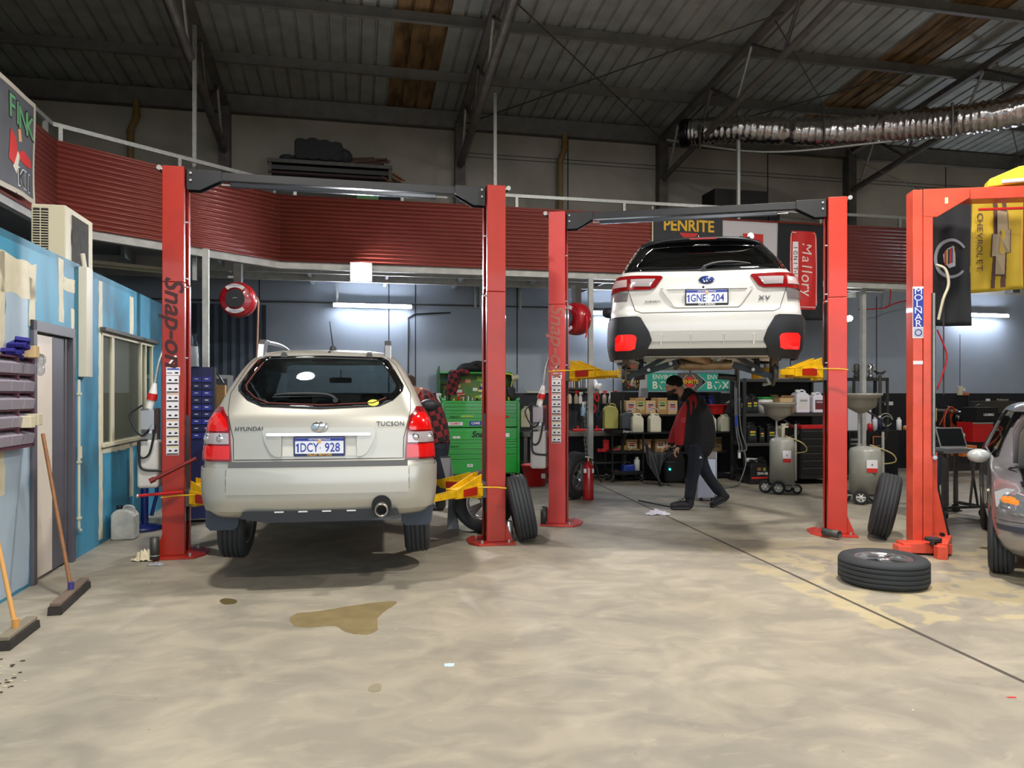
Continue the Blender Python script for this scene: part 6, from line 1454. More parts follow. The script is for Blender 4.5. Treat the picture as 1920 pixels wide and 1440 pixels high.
sign('shop_sign', 'square black PENRITE oil sign on the wall above the olive jerry can', uu(1185, 13.3), 13.3, zv(1185, 733, 13.3), .38, .42, pl)
t = bthing('paper_sheet', 'pale grey paper sheet pinned between the two oil signs', 'paper', uu(1207, 13.2), 13.2, zv(1207, 745, 13.2)); mb = MB(); mb.prism([(-.11, .0), (.08, -.02), (.12, .45), (-.06, .44)], 0, .004, mat('pale_sheet', '#a8a6ae', .7), 'xz'); mb.build('sheet', t)
t = bthing('basin', 'shallow red plastic basin on the rack right of the walking person', 'basin', uu(1345, VA - .02), VA + .1, 1.191)
mb = MB(); mb.lathe([(.17, 0), (.235, .16), (.25, .165), (.25, .175), (.23, .17), (.16, .01), (0, .01), (0, 0)], redp, 28); mb.build('tub', t)
for px, lb in ((1338, 'dark blue bottle behind the red basin, nearer the walking person'), (1354, 'taller blue bottle behind the right side of the red basin')): canb(lb, uu(px, VA), VA + .42, 1.191, .05, .33, mat('deep_blue', '#141e78', .35), mat('deep_blue'), 'oil_bottle', 'bottle')
t = bthing('paper_sheet', 'curled white paper leaning out over the right end of the red basin', 'paper', uu(1372, VA), VA - .05, zv(1372, 754, VA)); mb = MB(); mb.add([(-.16, 0, -.02), (.1, 0, .0), (.1, .02, .13), (.02, .02, .09)], [(0, 1, 2, 3)], wht); o = mb.build('sheet', t); o.modifiers.new('s', 'SOLIDIFY').thickness = .003
jug('black bulk oil drum on the floor behind the walking person\'s legs', uu(1268, 12.2), 12.2, .0, .34, .3, .62, mat('drum_black', '#15171a', .4), blk, name='oil_drum', cat='drum')
t = thing('indicator_light', 'small glowing cyan indicator on dark equipment left of the walking person\'s knee', 'light', gp(1256, 12.6, zz(880, 12.6))); mb = MB(); mb.ball((0, 0, 0), .016, mat('cyan_led', '#20e0d0', .3, emit='#20f0e0', es=9), 10, 8); mb.build('led', t); mb = MB(); mb.bx(-.05, .12, .01, .2, -.20, .12, blk2); mb.build('casing', t, bevel=.01)
# silver wheeled case
t = thing('wheeled_case', 'silver case on wheels with a telescopic handle, behind the walking person\'s rear leg', 'case', gp(1326, 10.85), R(-4))
mb = MB(); mb.bx(-.125, .125, 0, .18, .05, .62, mat('case_silver', '#c4cce0', .3, .3)); mb.build('shell', t, bevel=.006); mb = MB()
for x in (-.13, .13): mb.bx(x - .008, x + .008, -.006, .19, .04, .72, alu)
mb.bx(-.13, .13, -.004, .18, .62, .72, mat('case_panel', '#8c8884', .4, .5)); mb.build('frame', t, bevel=.003)
mb = MB(); mb.tube([(.08, .1, .7), (.08, .1, .98), (.02, .1, .99)], .012, alu, 8); mb.build('handle', t)
for x in (-.08, .08): mb = MB(); mb.cyl((x - .02, .05, .025), (x + .02, .05, .025), .025, blk, n=14); mb.build('wheel', t)
# ---- steel shelving right of the walker
VR = 11.95; ur0, ur1 = uu(1397, VR), uu(1552, VR); wR = ur1 - ur0; uR = (ur0 + ur1) / 2
t = bthing('shelf_rack', 'dark steel shelving with white jugs and oil, behind the first waste-oil drainer', 'shelving', uR, VR, 0); shm = mat('shelf_steel', '#4a4a48', .45, .4)
RZ = [.12, .70, 1.22, 1.83]
for z in RZ: mb = MB(); mb.bx(-wR / 2, wR / 2, 0, .5, z - .055, z, shm); mb.build('shelf', t, bevel=.004)
for x in (-wR / 2, wR / 2):
    for y in (0, .46): mb = MB(); mb.bx(x - .025, x + .025, y, y + .04, 0, 1.84, mat('shelf_upright', '#303234', .5, .3)); mb.build('upright', t)
mb = MB(); mb.bx(-wR / 2, wR / 2, .5, .505, .06, 1.83, blk2); mb.build('back_panel', t)
def onR(px): return uu(px, VR + .05)
ol = [mat('label_dark', '#20242a', .5), inky, mat('label_lime', '#90a838', .5)]
rsh = [('black oil bottle at the left end of the rack\'s upper shelf', 1393, 1.221, .10, .30, 'b'), ('black oil bottle on the upper shelf left of the green-lidded tub', 1406, 1.221, .13, .33, 'b'), ('black oil bottle touching the green-lidded tub', 1417, 1.221, .12, .34, 'b'),
       ('black oil bottle with a bright label on the rack\'s middle shelf', 1412, .701, .19, .36, 'b'), ('grey-labelled oil bottle on the middle shelf beside the bright-labelled one', 1430, .701, .11, .30, 'b'), ('dark oil bottle with a red label on the middle shelf behind the drainer\'s pole', 1448, .701, .18, .33, 'b'),
       ('dark jug low on the rack beside the white-topped tub', 1432, .121, .17, .32, 'b'), ('black bottle behind the drainer tank on the rack\'s middle shelf', 1500, .701, .10, .38, 'b')]
for lb, px, z, w_, h_, k in rsh: jug(lb, onR(px), VR + .06, z, w_, .16, h_, blk, blk, ol, 'oil bottles on the steel rack', name='oil_bottle', cat='bottle')
t = bthing('tub', 'white tub with a bright green lid on the rack\'s upper shelf', 'tub', onR(1440), VR + .16, 1.221)
mb = MB(); mb.lathe([(0, 0), (.125, 0), (.14, .25), (0, .25)], wht, 28); mb.build('pail', t); mb = MB(); mb.lathe([(0, .25), (.148, .25), (.148, .285), (0, .29)], grnp, 28); mb.build('lid', t); mb = MB(); lpatch(mb, .06, .11, .09, .15, -.125, [ink, inkr, mat('label_mint', '#a8c8b8', .5)]); mb.build('printed_label', t)
t = bthing('tub', 'white-topped blue tub on the rack\'s bottom shelf', 'tub', onR(1412), VR + .13, .121); mb = MB(); mb.lathe([(0, 0), (.10, 0), (.11, .22), (0, .22)], mat('tub_blue', '#5a6478', .4), 24); mb.build('pail', t); mb = MB(); mb.lathe([(0, .22), (.115, .22), (.115, .30), (0, .305)], wht, 24); mb.build('lid', t)
carton('open cardboard carton on the upper shelf between the green lid and the white jugs', onR(1474), VR + .04, 1.35, .26, .25, .14, card2, 0, None, None, True); carton('printed brown carton under the open one on the rack\'s upper shelf', onR(1476), VR + .03, 1.221, .27, .28, .125, mat('brown_carton'), 0, None, [mat('label_rust', '#8a5a3a', .6), card2])
jug('big white jug on the upper rack shelf beside the open cardboard carton', onR(1505), VR + .02, 1.221, .27, .22, .42, mat('jug_white', '#e4e4ee', .35), wht, [wht, mat('label_grey_lines', '#9aa0a8', .5)], 'white twenty-litre jugs')
jug('white jug with a maroon and grey label beside the lift post', onR(1535), VR + .02, 1.221, .25, .22, .37, mat('jug_white'), wht, [mat('label_maroon', '#6a3038', .5), mat('label_grey_lines')], 'white twenty-litre jugs')
jug('cream jug with a white label behind the first drainer\'s bowl hoses', onR(1478), VR + .04, .701, .26, .2, .33, jm, jm, [cream, wht])
t75 = jug('black 75W-85 gear oil jug standing on the floor in front of the steel rack', uu(1422, 11.75), 11.72, 0, .34, .24, .42, mat('gear_oil_black', '#17181b', .35), blk, None, name='oil_jug')
mb = MB(); mb.bx(-.15, .15, -.003, -.001, .10, .13, inkr); mb.text('75W-85', .062, inkw, fm(.06, -.004, .185), .001, .03); mb.bx(-.04, .03, -.004, -.001, .24, .29, mat('label_bronze', '#9a6a3a', .5)); mb.bx(.07, .12, -.004, -.001, .23, .29, mat('label_lime')); mb.build('printed_label', t75)
# hoses hanging by the rack
t = bthing('air_hose', 'grey air hoses hanging down between the oil rack and the steel shelving', 'hose', uu(1384, 11.8), 11.85, 0)
mb = MB(); 
for dx, k in ((0, 1), (.05, 1.4), (-.03, .8)): mb.tube([(dx, .0, 2.0), (dx, .0, 1.3), (dx + .03 * k, 0, .9), (dx + .10 * k, 0, .62), (dx + .05, 0, .56)], .012, mat('hose_grey', '#6c6e70', .5), 8, sub=6)
mb.tube([(.10, -.05, .60), (.12, -.1, .40), (.0, -.2, .18), (-.18, -.35, .03), (-.45, -.5, .012), (-.62, -.6, .012)], .010, mat('hose_grey'), 8, sub=6); mb.build('hose', t); mb = MB(); mb.bx(-.03, .0, -.02, .02, 1.0, 1.2, blup); mb.bx(.02, .06, -.03, .0, .45, .55, wht); mb.build('fittings', t)
t = thing('power_lead', 'thin black lead on the floor leading to the walking person\'s front boot', 'lead', gp(1238, 10.4)); mb = MB(); mb.tube([(-.22, .5, .009), (-.02, .1, .009), (.10, -.10, .009), (.26, -.15, .009)], .008, blk, 6, sub=6); mb.build('lead', t)
# ---- waste oil drainers
dgr = mat('drainer_grey', '#a3a399', .35, 0, .4, var=.08, vscale=4); bowlm = mat('bowl_grey', '#8d877a', .4, 0, .3, var=.15, vscale=4)
def drainer(label, px, Y, rz, rt, h0, h1, bowlz, rb, side):
    t = thing('oil_drainer', label, 'oil drainer', gp(px, Y), rz)
    mb = MB(); mb.lathe([(0, h0), (rt, h0), (rt, h1 - .06), (rt * .9, h1 - .015), (rt * .5, h1 + .01), (0, h1 + .015)], dgr, 32); mb.build('tank', t)
    mb = MB(); mb.cyl((side * .08, 0, h1), (side * .08, 0, bowlz + .05), .018, galv, n=12); mb.cyl((side * .08, 0, h1 - .0), (side * .08, 0, h1 + .05), .035, galv, n=12); mb.build('pole', t)
    mb = MB(); c_ = (side * .08 + .02, 0, 0); mb.lathe([(.03, bowlz), (rb * .25, bowlz + .02), (rb * .72, bowlz + .10), (rb * .78, bowlz + .22), (rb, bowlz + .26), (rb, bowlz + .29), (rb * .95, bowlz + .28), (rb * .74, bowlz + .23), (rb * .68, bowlz + .11), (rb * .2, bowlz + .035), (.0, bowlz + .035)], bowlm, 32, c=c_); mb.build('bowl', t)
    mb = MB(); mb.bx(rt * -.1, rt * .55, -rt - .004, -rt + .01, (h0 + h1) * .48, (h0 + h1) * .56 + .10, sticker); mb.bx(rt * -.1, rt * .55, -rt - .006, -rt + .01, (h0 + h1) * .48, (h0 + h1) * .48 + .06, inkr); mb.prism([(rt * .18, (h0 + h1) * .5 + .08), (rt * .27, (h0 + h1) * .5 + .08), (rt * .225, (h0 + h1) * .5 + .11)], -rt - .006, -rt, ink, 'xz'); mb.build('sticker', t)
    mb = MB(); mb.tube([(side * .12, 0, bowlz + .12), (rt + .05, 0, bowlz - .15), (rt + .02, 0, h1 + .05), (rt * .4, 0, h1)], .012, blk, 8, sub=5); mb.tube([(rt * .3, 0, h1 + .03), (rt + .12, -.05, h1 - .08), (rt + .17, -.05, h1 - .2), (rt, 0, h1 - .24)], .010, mat('yellow_hose', '#a89a60', .4), 8, sub=4); mb.tube([(rt + .02, 0, .2), (rt + .02, 0, h1 + .22)], .02, dgr, 10); mb.build('hose', t)
    mb = MB(); mb.tube([(-rt * 1.25, -rt * .3, .11), (rt * 1.25, -rt * .3, .11)], .014, dgr, 8); mb.tube([(-rt * .9, rt * .6, .11), (rt * .9, rt * .6, .11)], .014, dgr, 8); mb.bx(-rt, rt, -.03, .03, h0 - .03, h0 + .01, dgr); mb.tube([(-rt * .9, rt * .6, .11), (-rt, 0, h0)], .014, dgr, 8); mb.tube([(rt * .9, rt * .6, .11), (rt, 0, h0)], .014, dgr, 8); mb.build('frame', t)
    for x, y, r_ in ((-rt * 1.35, -rt * .1, .10), (-rt * .45, -rt * 1.05, .105), (rt * 1.2, -rt * .2, .075), (rt * .7, rt * 1.0, .07)):
        e = bpy.data.objects.new('wheel', None); COL.objects.link(e); e.parent = t; e.location = (x, y, r_); e.rotation_euler = (0, 0, R(75))
        mb = MB(); mb.lathe([(r_ * .6, -.018), (r_ * .95, -.02), (r_, -.01), (r_, .01), (r_ * .95, .02), (r_ * .6, .018)], rub, 26, axis='X', close=True); mb.build('tyre', e)
        mb = MB(); mb.lathe([(0, -.012), (r_ * .22, -.022), (r_ * .22, .022), (0, .022)], wht, 16, axis='X')
        for k in range(6): a_ = k * math.pi / 3; mb.tube([(0, 0, 0), (0, math.cos(a_) * r_ * .62, math.sin(a_) * r_ * .62)], r_ * .10, wht, 6)
        mb.lathe([(r_ * .56, -.016), (r_ * .64, -.016), (r_ * .64, .016), (r_ * .56, .016)], wht, 24, axis='X', close=True); mb.build('rim', e)
    return t
drainer('grey waste-oil drainer with bowl and spoked wheels in front of the steel shelving', 1466, 11.75, R(-10), .185, .17, .87, 1.14, .28, -1)
drainer('grey waste-oil drainer between the white wagon\'s right post and the leaning wheel', 1622, 10.7, R(-14), .215, .15, .80, 1.28, .29, -1)
# ---- black roll cabinets and clutter right of the shelving
VK = 12.1
def bbox(name, label, cat, px0, px1, v, z0, z1, dep, m, parts=None, bev=.006):
    a_, b_ = uu(px0, v), uu(px1, v); t = bthing(name, label, cat, (a_ + b_) / 2, v, z0); w_ = b_ - a_; mb = MB(); mb.bx(-w_ / 2, w_ / 2, 0, dep, 0, z1 - z0, m); mb.build('casing', t, bevel=bev)
    if parts: mb = MB(); parts(mb, w_, z1 - z0); mb.build('front_detail', t)
    return t
def drw(mb, w_, h_):
    for k in range(6): mb.bx(-w_ / 2 + .02, w_ / 2 - .02, -.01, 0, .08 + k * (h_ - .1) / 6, .08 + (k + 1) * (h_ - .1) / 6 - .012, blk); mb.bx(-w_ / 2 + .02, w_ / 2 - .02, -.02, -.01, .08 + (k + 1) * (h_ - .1) / 6 - .03, .08 + (k + 1) * (h_ - .1) / 6 - .015, stl)
bbox('roll_cabinet', 'black drawer cabinet behind the white wagon\'s right lift post', 'tool cabinet', 1502, 1585, VK - .6, .10, .96, .6, blk2, drw)
bbox('roll_cabinet', 'low black drawer cabinet behind the second waste-oil drainer', 'tool cabinet', 1592, 1655, VK - .2, .10, .88, .6, blk2, lambda mb, w_, h_: [mb.bx(-w_ / 2 + .03, -w_ / 2 + .26, -.01, 0, h_ - .16 - k * .08, h_ - .12 - k * .08, alu) for k in range(2)] and drw(mb, w_, h_ - .2))
bbox('steel_locker', 'plain black steel locker left of the orange lift post', 'locker', 1660, 1684, VK - .35, .03, .90, .5, blk2, lambda mb, w_, h_: mb.bx(-w_ / 2 + .02, w_ / 2 - .02, -.005, 0, .02, h_ - .02, blk))
bbox('tool_tray', 'long red tool tray on the black drawer cabinet behind the lift post', 'tray', 1503, 1585, VK - .6, .962, 1.02, .4, redp)
bbox('plastic_sheet', 'big white plastic panel leaning behind the second drainer\'s bowl', 'panel', 1590, 1634, VK, .89, 1.36, .03, mat('panel_white', '#d4d4da', .4))
bbox('picture_frame', 'small orange-edged framed notice on the front of the low black cabinet', 'frame', 1637, 1665, VK - .28, .62, .80, .02, mat('frame_orange', '#b8683a', .5), lambda mb, w_, h_: mb.bx(-w_ / 2 + .015, w_ / 2 - .015, -.003, 0, .015, h_ - .015, ink))
for i, (px, c_, h_, lb) in enumerate(((1628, '#c01c28', .16, 'small red bottle beside the big white panel'), (1637, '#dcdce4', .26, 'white bottle right of the small red one by the panel'), (1646, '#28304e', .28, 'dark blue and white carton by the second drainer\'s hose'), (1671, '#e4e4e6', .23, 'slim white bottle standing on the black steel locker'), (1683, '#a87a3c', .08, 'small amber jar on the black steel locker'))):
    canb(lb, uu(px, VK), VK - (.05 if i < 3 else .2), .882 if i < 3 else .902, .045, h_, mat('bottle_%d' % i, c_, .4), wht, 'squeeze_bottle', 'bottle')
t = bthing('hose_coil', 'loop of clear hose standing on the black steel locker', 'hose', uu(1668, VK), VK + .1, 1.02); mb = MB(); mb.tube([(.14 * math.cos(R(a_)), 0, .12 * math.sin(R(a_)) + .06) for a_ in range(0, 330, 22)], .010, mat('clear_hose', '#a8a898', .3), 8); mb.tube([(.11 * math.cos(R(a_)) + .04, .02, .09 * math.sin(R(a_)) + .04) for a_ in range(20, 340, 22)], .008, mat('clear_hose'), 8); mb.build('hose', t)
bbox('wall_plate', 'white wall outlet on the black wall left of the orange post', 'outlet', 1659, 1675, 13.68, zv(1667, 760, 13.68), zv(1667, 753, 13.68), .015, wht)
# upper dark rack with turned metal parts
t = bthing('parts_rack', 'tall dark rack topped with chromed gearbox parts behind the second drainer', 'rack', uu(1625, 12.9), 12.75, 0)
zt_ = zv(1625, 708, 12.75); mb = MB(); mb.bx(-.42, .38, 0, .4, zt_ - .06, zt_, shm); mb.bx(-.42, .38, 0, .4, zt_ - .5, zt_ - .46, shm)
for x in (-.40, .34): mb.bx(x, x + .04, 0, .04, 0, zt_, shm); mb.bx(x, x + .04, .36, .4, 0, zt_, shm)
mb.build('frame', t)
for i, (px, lb) in enumerate(((1603, 'dark gear part on the tall rack nearest the red lift post'), (1617, 'silver bell-shaped casting on top of the tall rack'), (1629, 'bright chromed casting on the right of the tall rack\'s top'))):
    t = bthing('gear_casting', lb, 'casting', uu(px, 12.95), 12.9, zt_ + .001); mb = MB(); mb.lathe([(0, 0), (.05, 0), (.06, .03), (.04, .08), (.075, .13), (.05, .18), (.06, .24), (.03, .27), (0, .27)], [stl, alu, chrome][i], 20)
    for k in range(6): a_ = k * math.pi / 3; mb.cyl((.06 * math.cos(a_), .06 * math.sin(a_), .12), (.09 * math.cos(a_), .09 * math.sin(a_), .2), .01, galv, n=8)
    mb.build('casting', t)
t = bthing('transmission_jack', 'grey forked jack stand in front of the tall rack', 'jack', uu(1650, 12.3), 12.3, 0); zj = zv(1650, 695, 12.3)
mb = MB(); mb.cyl((0, 0, .03), (0, 0, zj - .08), .03, stl, n=14); mb.build('pole', t); mb = MB(); mb.prism([(-.12, zj), (-.04, zj - .03), (.04, zj - .03), (.12, zj), (.05, zj - .07), (-.05, zj - .07)], -.03, .03, stl, 'xz'); mb.build('cradle', t); mb = MB()
for a_ in range(0, 360, 90): mb.tube([(0, 0, .05), (.3 * math.cos(R(a_ + 45)), .3 * math.sin(R(a_ + 45)), .02)], .02, stl, 6)
mb.build('foot', t)
for i, (px, py, lb) in enumerate(((1510, 668, 'red-handled tool standing upright on the top of the steel shelving'), (1532, 664, 'black and red wrench set standing on the steel shelving by the lift post'))):
    t = bthing('standing_tool', lb, 'tool', onR(px), VR + .2, 1.831); mb = MB(); mb.bx(-.12, .12, -.04, .04, 0, .05, blk); mb.build('stand', t); mb = MB()
    for k in range(5): mb.tube([(-.1 + k * .05, 0, .05), (-.1 + k * .05 + .01, 0, .16 + .03 * (k % 2))], .008, [redp, stl][k % 2], 6); mb.ball((-.1 + k * .05 + .01, 0, .18 + .03 * (k % 2)), .016, [redp, alu][k % 2], 8, 6)
    mb.build('tool_handle', t)
# ---- right hand bench, laptop trolley, welder corner
VQ = 9.9; 
t = thing('laptop_trolley', 'steel trolley table carrying the laptop left of the silver hatchback', 'trolley', gp(1808, 9.3), R(12))
ztop = zz(845, 9.3); mb = MB(); mb.bx(-.32, .34, -.02, .5, ztop - .03, ztop, mat('trolley_top', '#50464a', .4, .3)); mb.bx(-.32, .34, -.025, -.02, ztop - .03, ztop, alu); mb.build('table_top', t)
for x in (-.28, .30): mb = MB(); mb.bx(x - .02, x + .02, .0, .04, .12, ztop - .03, stl); mb.bx(x - .02, x + .02, .44, .48, .12, ztop - .03, stl); mb.bx(x - .02, x + .02, 0, .48, .12, .16, stl); mb.build('leg', t)
mb = MB(); mb.bx(-.28, .30, .0, .04, .13, .16, stl); mb.tube([(.1, .02, .15), (.18, .02, ztop - .05)], .015, stl, 6); mb.tube([(.22, .02, .15), (.1, .02, ztop - .05)], .015, stl, 6); mb.build('brace', t)
for x in (-.28, .30):
    for y in (.02, .46): mb = MB(); mb.cyl((x - .02, y, .06), (x + .02, y, .06), .055, rub, n=16); mb.bx(x - .015, x + .015, y - .015, y + .015, .06, .13, stl); mb.build('caster', t)
t = thing('laptop', 'open silver laptop with a dark screen on the trolley table', 'laptop', gp(1800, 9.35, ztop + .002), R(8))
mb = MB(); mb.bx(-.19, .19, -.02, .24, 0, .022, alu); 
for j in range(4):
    for k in range(12): mb.bx(-.17 + k * .028, -.17 + k * .028 + .022, .02 + j * .035, .02 + j * .035 + .028, .022, .024, mat('laptop_key', '#8a8c90', .5))
mb.build('keyboard_base', t, bevel=.003); 
mb = MB(Matrix.Translation((.11, .24, .02)) @ Matrix.Rotation(R(-22), 4, 'X')); mb.bx(-.19, .19, 0, .012, 0, .27, alu); mb.bx(-.175, .175, -.002, 0, .015, .255, mat('screen_dark', '#15181a', .15)); mb.build('screen', t, bevel=.003)
t = thing('grey_pipe', 'thick grey ribbed hose lying behind the laptop', 'hose', gp(1775, 10.0, zz(808, 10.0))); mb = MB(); mb.tube([(-.26, 0, .10), (-.18, 0, .03), (.0, .02, -.01), (.25, .05, -.07)], .04, mat('ribbed_grey', '#8a8880', .5), 12, sub=6); mb.build('hose', t); mb = MB(); mb.bx(-.03, .03, 0, .05, -zz(808, 10.0), -.02, stl); mb.bx(-.15, .15, -.1, .15, -zz(808, 10.0), -zz(808, 10.0) + .02, stl); mb.build('stand', t)
om = mat('orange_hose', '#b8481e', .45)
t = bthing('hose_coil', 'orange hose coil hung on the black wall behind the laptop', 'hose', uu(1778, 13.3), 13.3, zv(1778, 770, 13.3))
mb = MB()
for k in range(6): mb.tube([((.10 + .012 * k) * math.cos(R(a_)), -.02 * k + .03, -.26 + (.28 + .012 * k) * math.sin(R(a_))) for a_ in range(0, 360, 20)], .016, om, 8, closed=True)
mb.tube([(-.05, -.05, .0), (-.18, -.05, -.16), (-.26, -.05, -.3)], .012, om, 8, sub=4); mb.build('hose', t); mb = MB(); mb.cyl((0, -.1, .0), (0, .3, .0), .03, galv, n=10); mb.build('hook', t)
t = bthing('welding_helmet', 'shiny black welding helmet hanging right of the orange hose coil', 'helmet', uu(1798, 13.2), 13.2, zv(1798, 785, 13.2)); mb = MB(); mb.ball((0, 0, 0), (.13, .13, .17), mat('gloss_black', '#16171a', .12, 0, 1), 20, 14); mb.build('shell', t); mb = MB(); mb.prism([(-.08, .0), (.08, .0), (.08, .08), (-.08, .08)], -.14, -.1, mat('visor', '#303c44', .1, .5), 'xz'); mb.cyl((0, 0, .15), (0, .3, .25), .015, galv, n=8); mb.build('visor', t)
bbox('cardboard_sheet', 'tan cardboard piece behind the orange lift post\'s right edge', 'cardboard', 1742, 1757, 13.0, zv(1750, 790, 13.0), zv(1750, 765, 13.0), .02, card2)
t = bbox('welder', 'black welding machine with a carrying handle on the red chest', 'welder', 1832, 1872, 12.4, zv(1852, 789, 12.4), zv(1852, 764, 12.4), .4, blk2, lambda mb, w_, h_: mb.text('UNIMIG', .07, inkw, fm(.02, -.004, h_ * .45), .001, .02))
mb = MB(); mb.tube([(-.10, .2, .22), (-.06, .2, .30), (.08, .2, .30), (.14, .2, .22)], .014, stl, 8, sub=4); mb.build('handle', t)
bbox('tool_chest', 'red tool chest under the black welding machine', 'tool chest', 1824, 1862, 12.4, .62, zv(1843, 792, 12.4), .4, redp, lambda mb, w_, h_: mb.bx(-w_ / 2, w_ / 2, -.01, 0, h_ - .03, h_, galv))
bbox('battery_charger', 'grey boxed charger behind the welding machine', 'charger', 1836, 1905, 13.3, zv(1870, 775, 13.3), zv(1870, 752, 13.3), .3, mat('dark_olive_box', '#3c3833', .6), lambda mb, w_, h_: (mb.bx(-.3, -.2, -.01, 0, h_, h_ + .05, wht), mb.text('Professional', .06, cream, fm(.12, -.004, h_ + .03), .001, .0)))
bbox('workbench', 'low dark bench along the back wall behind the laptop', 'workbench', 1742, 1915, 13.0, 0, .60, .6, mat('bench_dark', '#2a2a2c', .6), None)
t = bthing('power_outlet', 'cream power outlet with an orange plug on the wall behind the laptop', 'outlet', uu(1800, 13.66), 13.66, zv(1800, 741, 13.66)); mb = MB(); mb.bx(-.05, .05, -.03, .03, 0, .19, cream); mb.cyl((.05, -.04, .12), (.05, -.06, .12), .035, wht, n=16); mb.build('plate', t, bevel=.004); mb = MB(); mb.bx(.03, .14, -.1, -.04, .0, .05, mat('plug_orange', '#c86a28', .4)); mb.tube([(.14, -.07, .02), (.15, -.07, -.4), (.12, -.07, -.5)], .008, blk, 6, sub=3); mb.tube([(0, 0, .19), (0, 0, 1.3)], .006, stl, 6); mb.build('plug', t)
jug('small white bottle on the floor under the laptop trolley', uu(1757, 11.3), 11.3, 0, .12, .1, .30, wht, redp, name='squeeze_bottle', cat='bottle')
bbox('stool', 'dark blue tub on the floor right of the orange lift post', 'tub', 1746, 1765, 11.0, .0, .50, .3, mat('navy_plastic'))
bbox('crate', 'orange crate beyond the laptop trolley under the hatchback\'s mirror', 'crate', 1806, 1832, 11.6, .42, .62, .3, mat('plug_orange'))
# ================================================================ banners, duct, mezzanine load
def cloth(name, label, M, w_, h_, m, fn=None, sag=.012, skew=0, cat='banner', tilt=0):
    """hanging cloth in local XZ: x 0..w, z 0..-h, gently folded"""
    t = bpy.data.objects.new(name, None); COL.objects.link(t); t.matrix_world = M; tag(t, label, cat)
    f = lambda x, z: sag * (math.sin(x / w_ * 9 + z * 2.2) + .6 * math.sin(x / w_ * 17 - z * 5)) * (.25 - z / h_ * .75)
    g = lambda x, z: z + tilt * x * (-z / h_)
    mb = MB(); n, k = 28, 24; vs = []
    for j in range(k + 1):
        for i in range(n + 1): x = w_ * i / n; z = -h_ * j / k; vs.append((x, f(x, z), g(x, z)))
    mb.add(vs, [(j * (n + 1) + i, (j + 1) * (n + 1) + i, (j + 1) * (n + 1) + i + 1, j * (n + 1) + i + 1) for j in range(k) for i in range(n)], m, True)
    o = mb.build('fabric', t, fixn=False); s = o.modifiers.new('s', 'SOLIDIFY'); s.thickness = .003; s.offset = 0
    if fn:
        mb = MB(); fn(mb)
        bm = bmesh.new(); mp = {}
        out = []
        mb.v = [Vector((p.x, f(p.x, p.z) - .005 + p.y, g(p.x, p.z))) for p in mb.v]; mb.build('lettering', t)
    return t
def pz(poly, m, mb, y=0): mb.prism(poly, y - .0008, y, m, 'xz')
def grid_poly(mb, x0, x1, z0, z1, m, y=0, r=.0, n=6, nz=None):
    nz = nz or n      # big printed areas are cut up so that they follow the folds
    for i in range(n):
        for j in range(nz): mb.bx(x0 + (x1 - x0) * i / n, x0 + (x1 - x0) * (i + 1) / n, y - .0008, y, z0 + (z1 - z0) * j / nz, z0 + (z1 - z0) * (j + 1) / nz, m)
def onF(px, py, v=VF - .04): Y = vat(px, v); return Matrix.Translation(gp(px, Y, zz(py, Y))) @ Matrix.Rotation(TH, 4, 'Z')
black_cloth = mat('black_banner_cloth', '#1b1c20', .8); 
t = thing('shop_sign', 'black PENRITE sign board on the red fascia above the white wagon', 'sign', tuple(onF(1226, 520).translation), TH)
mb = MB(); wp = uu(1355, VF) - uu(1226, VF); hp_ = zv(1226, 393, VF) - zv(1226, 520, VF); mb.bx(0, wp, 0, .02, 0, hp_, mat('sign_charcoal', '#26272c', .6)); mb.bx(-.03, -.01, 0, .02, -.1, hp_ + .05, cream); mb.build('board', t)
mb = MB(); cx, cz, s = wp / 2, hp_ - .24, .80
for sg in (-1, 1):
    for j in range(7):
        a_ = R(70 - j * 14); x, z = cx + sg * s * .33 * math.cos(a_), cz - .03 + s * .32 * math.sin(a_)
        for o_ in (-.02, .02): mb.prism([(x + sg * o_, z - .028), (x + sg * (o_ + .018), z + .0), (x + sg * o_, z + .028), (x + sg * (o_ - .018), z)], -.004, -.001, inky, 'xz')
mb.prism([(cx + .19 * math.cos(R(a_)), cz - .02 + .19 * math.sin(R(a_))) for a_ in range(0, 360, 10)], -.003, -.001, inkr, 'xz'); mb.bx(cx - .46, cx + .46, -.005, -.003, cz - .115, cz + .105, mat('sign_charcoal'))
mb.text('PENRITE', .26, inky, fm(cx, -.007, cz - .005), .003, .022, 0, 1, .92); mb.build('lettering', t)
wf = uu(1458, VF) - uu(1355, VF)
def wfl(mb): grid_poly(mb, wf * .36, wf * .73, -.62, -.20, inkr); mb.prism([(wf * .5 + .06 * math.cos(R(a_)), -.24 + .06 * math.sin(R(a_))) for a_ in range(0, 360, 20)], -.002, -.0008, alu, 'xz')
cloth('flag', 'white flag with a red square hung on the fascia behind the white wagon\'s roof', onF(1355, 413), wf, 1.15, mat('white_cloth', '#c4c0c2', .8), wfl)
wm_ = uu(1543, VF) - uu(1458, VF)
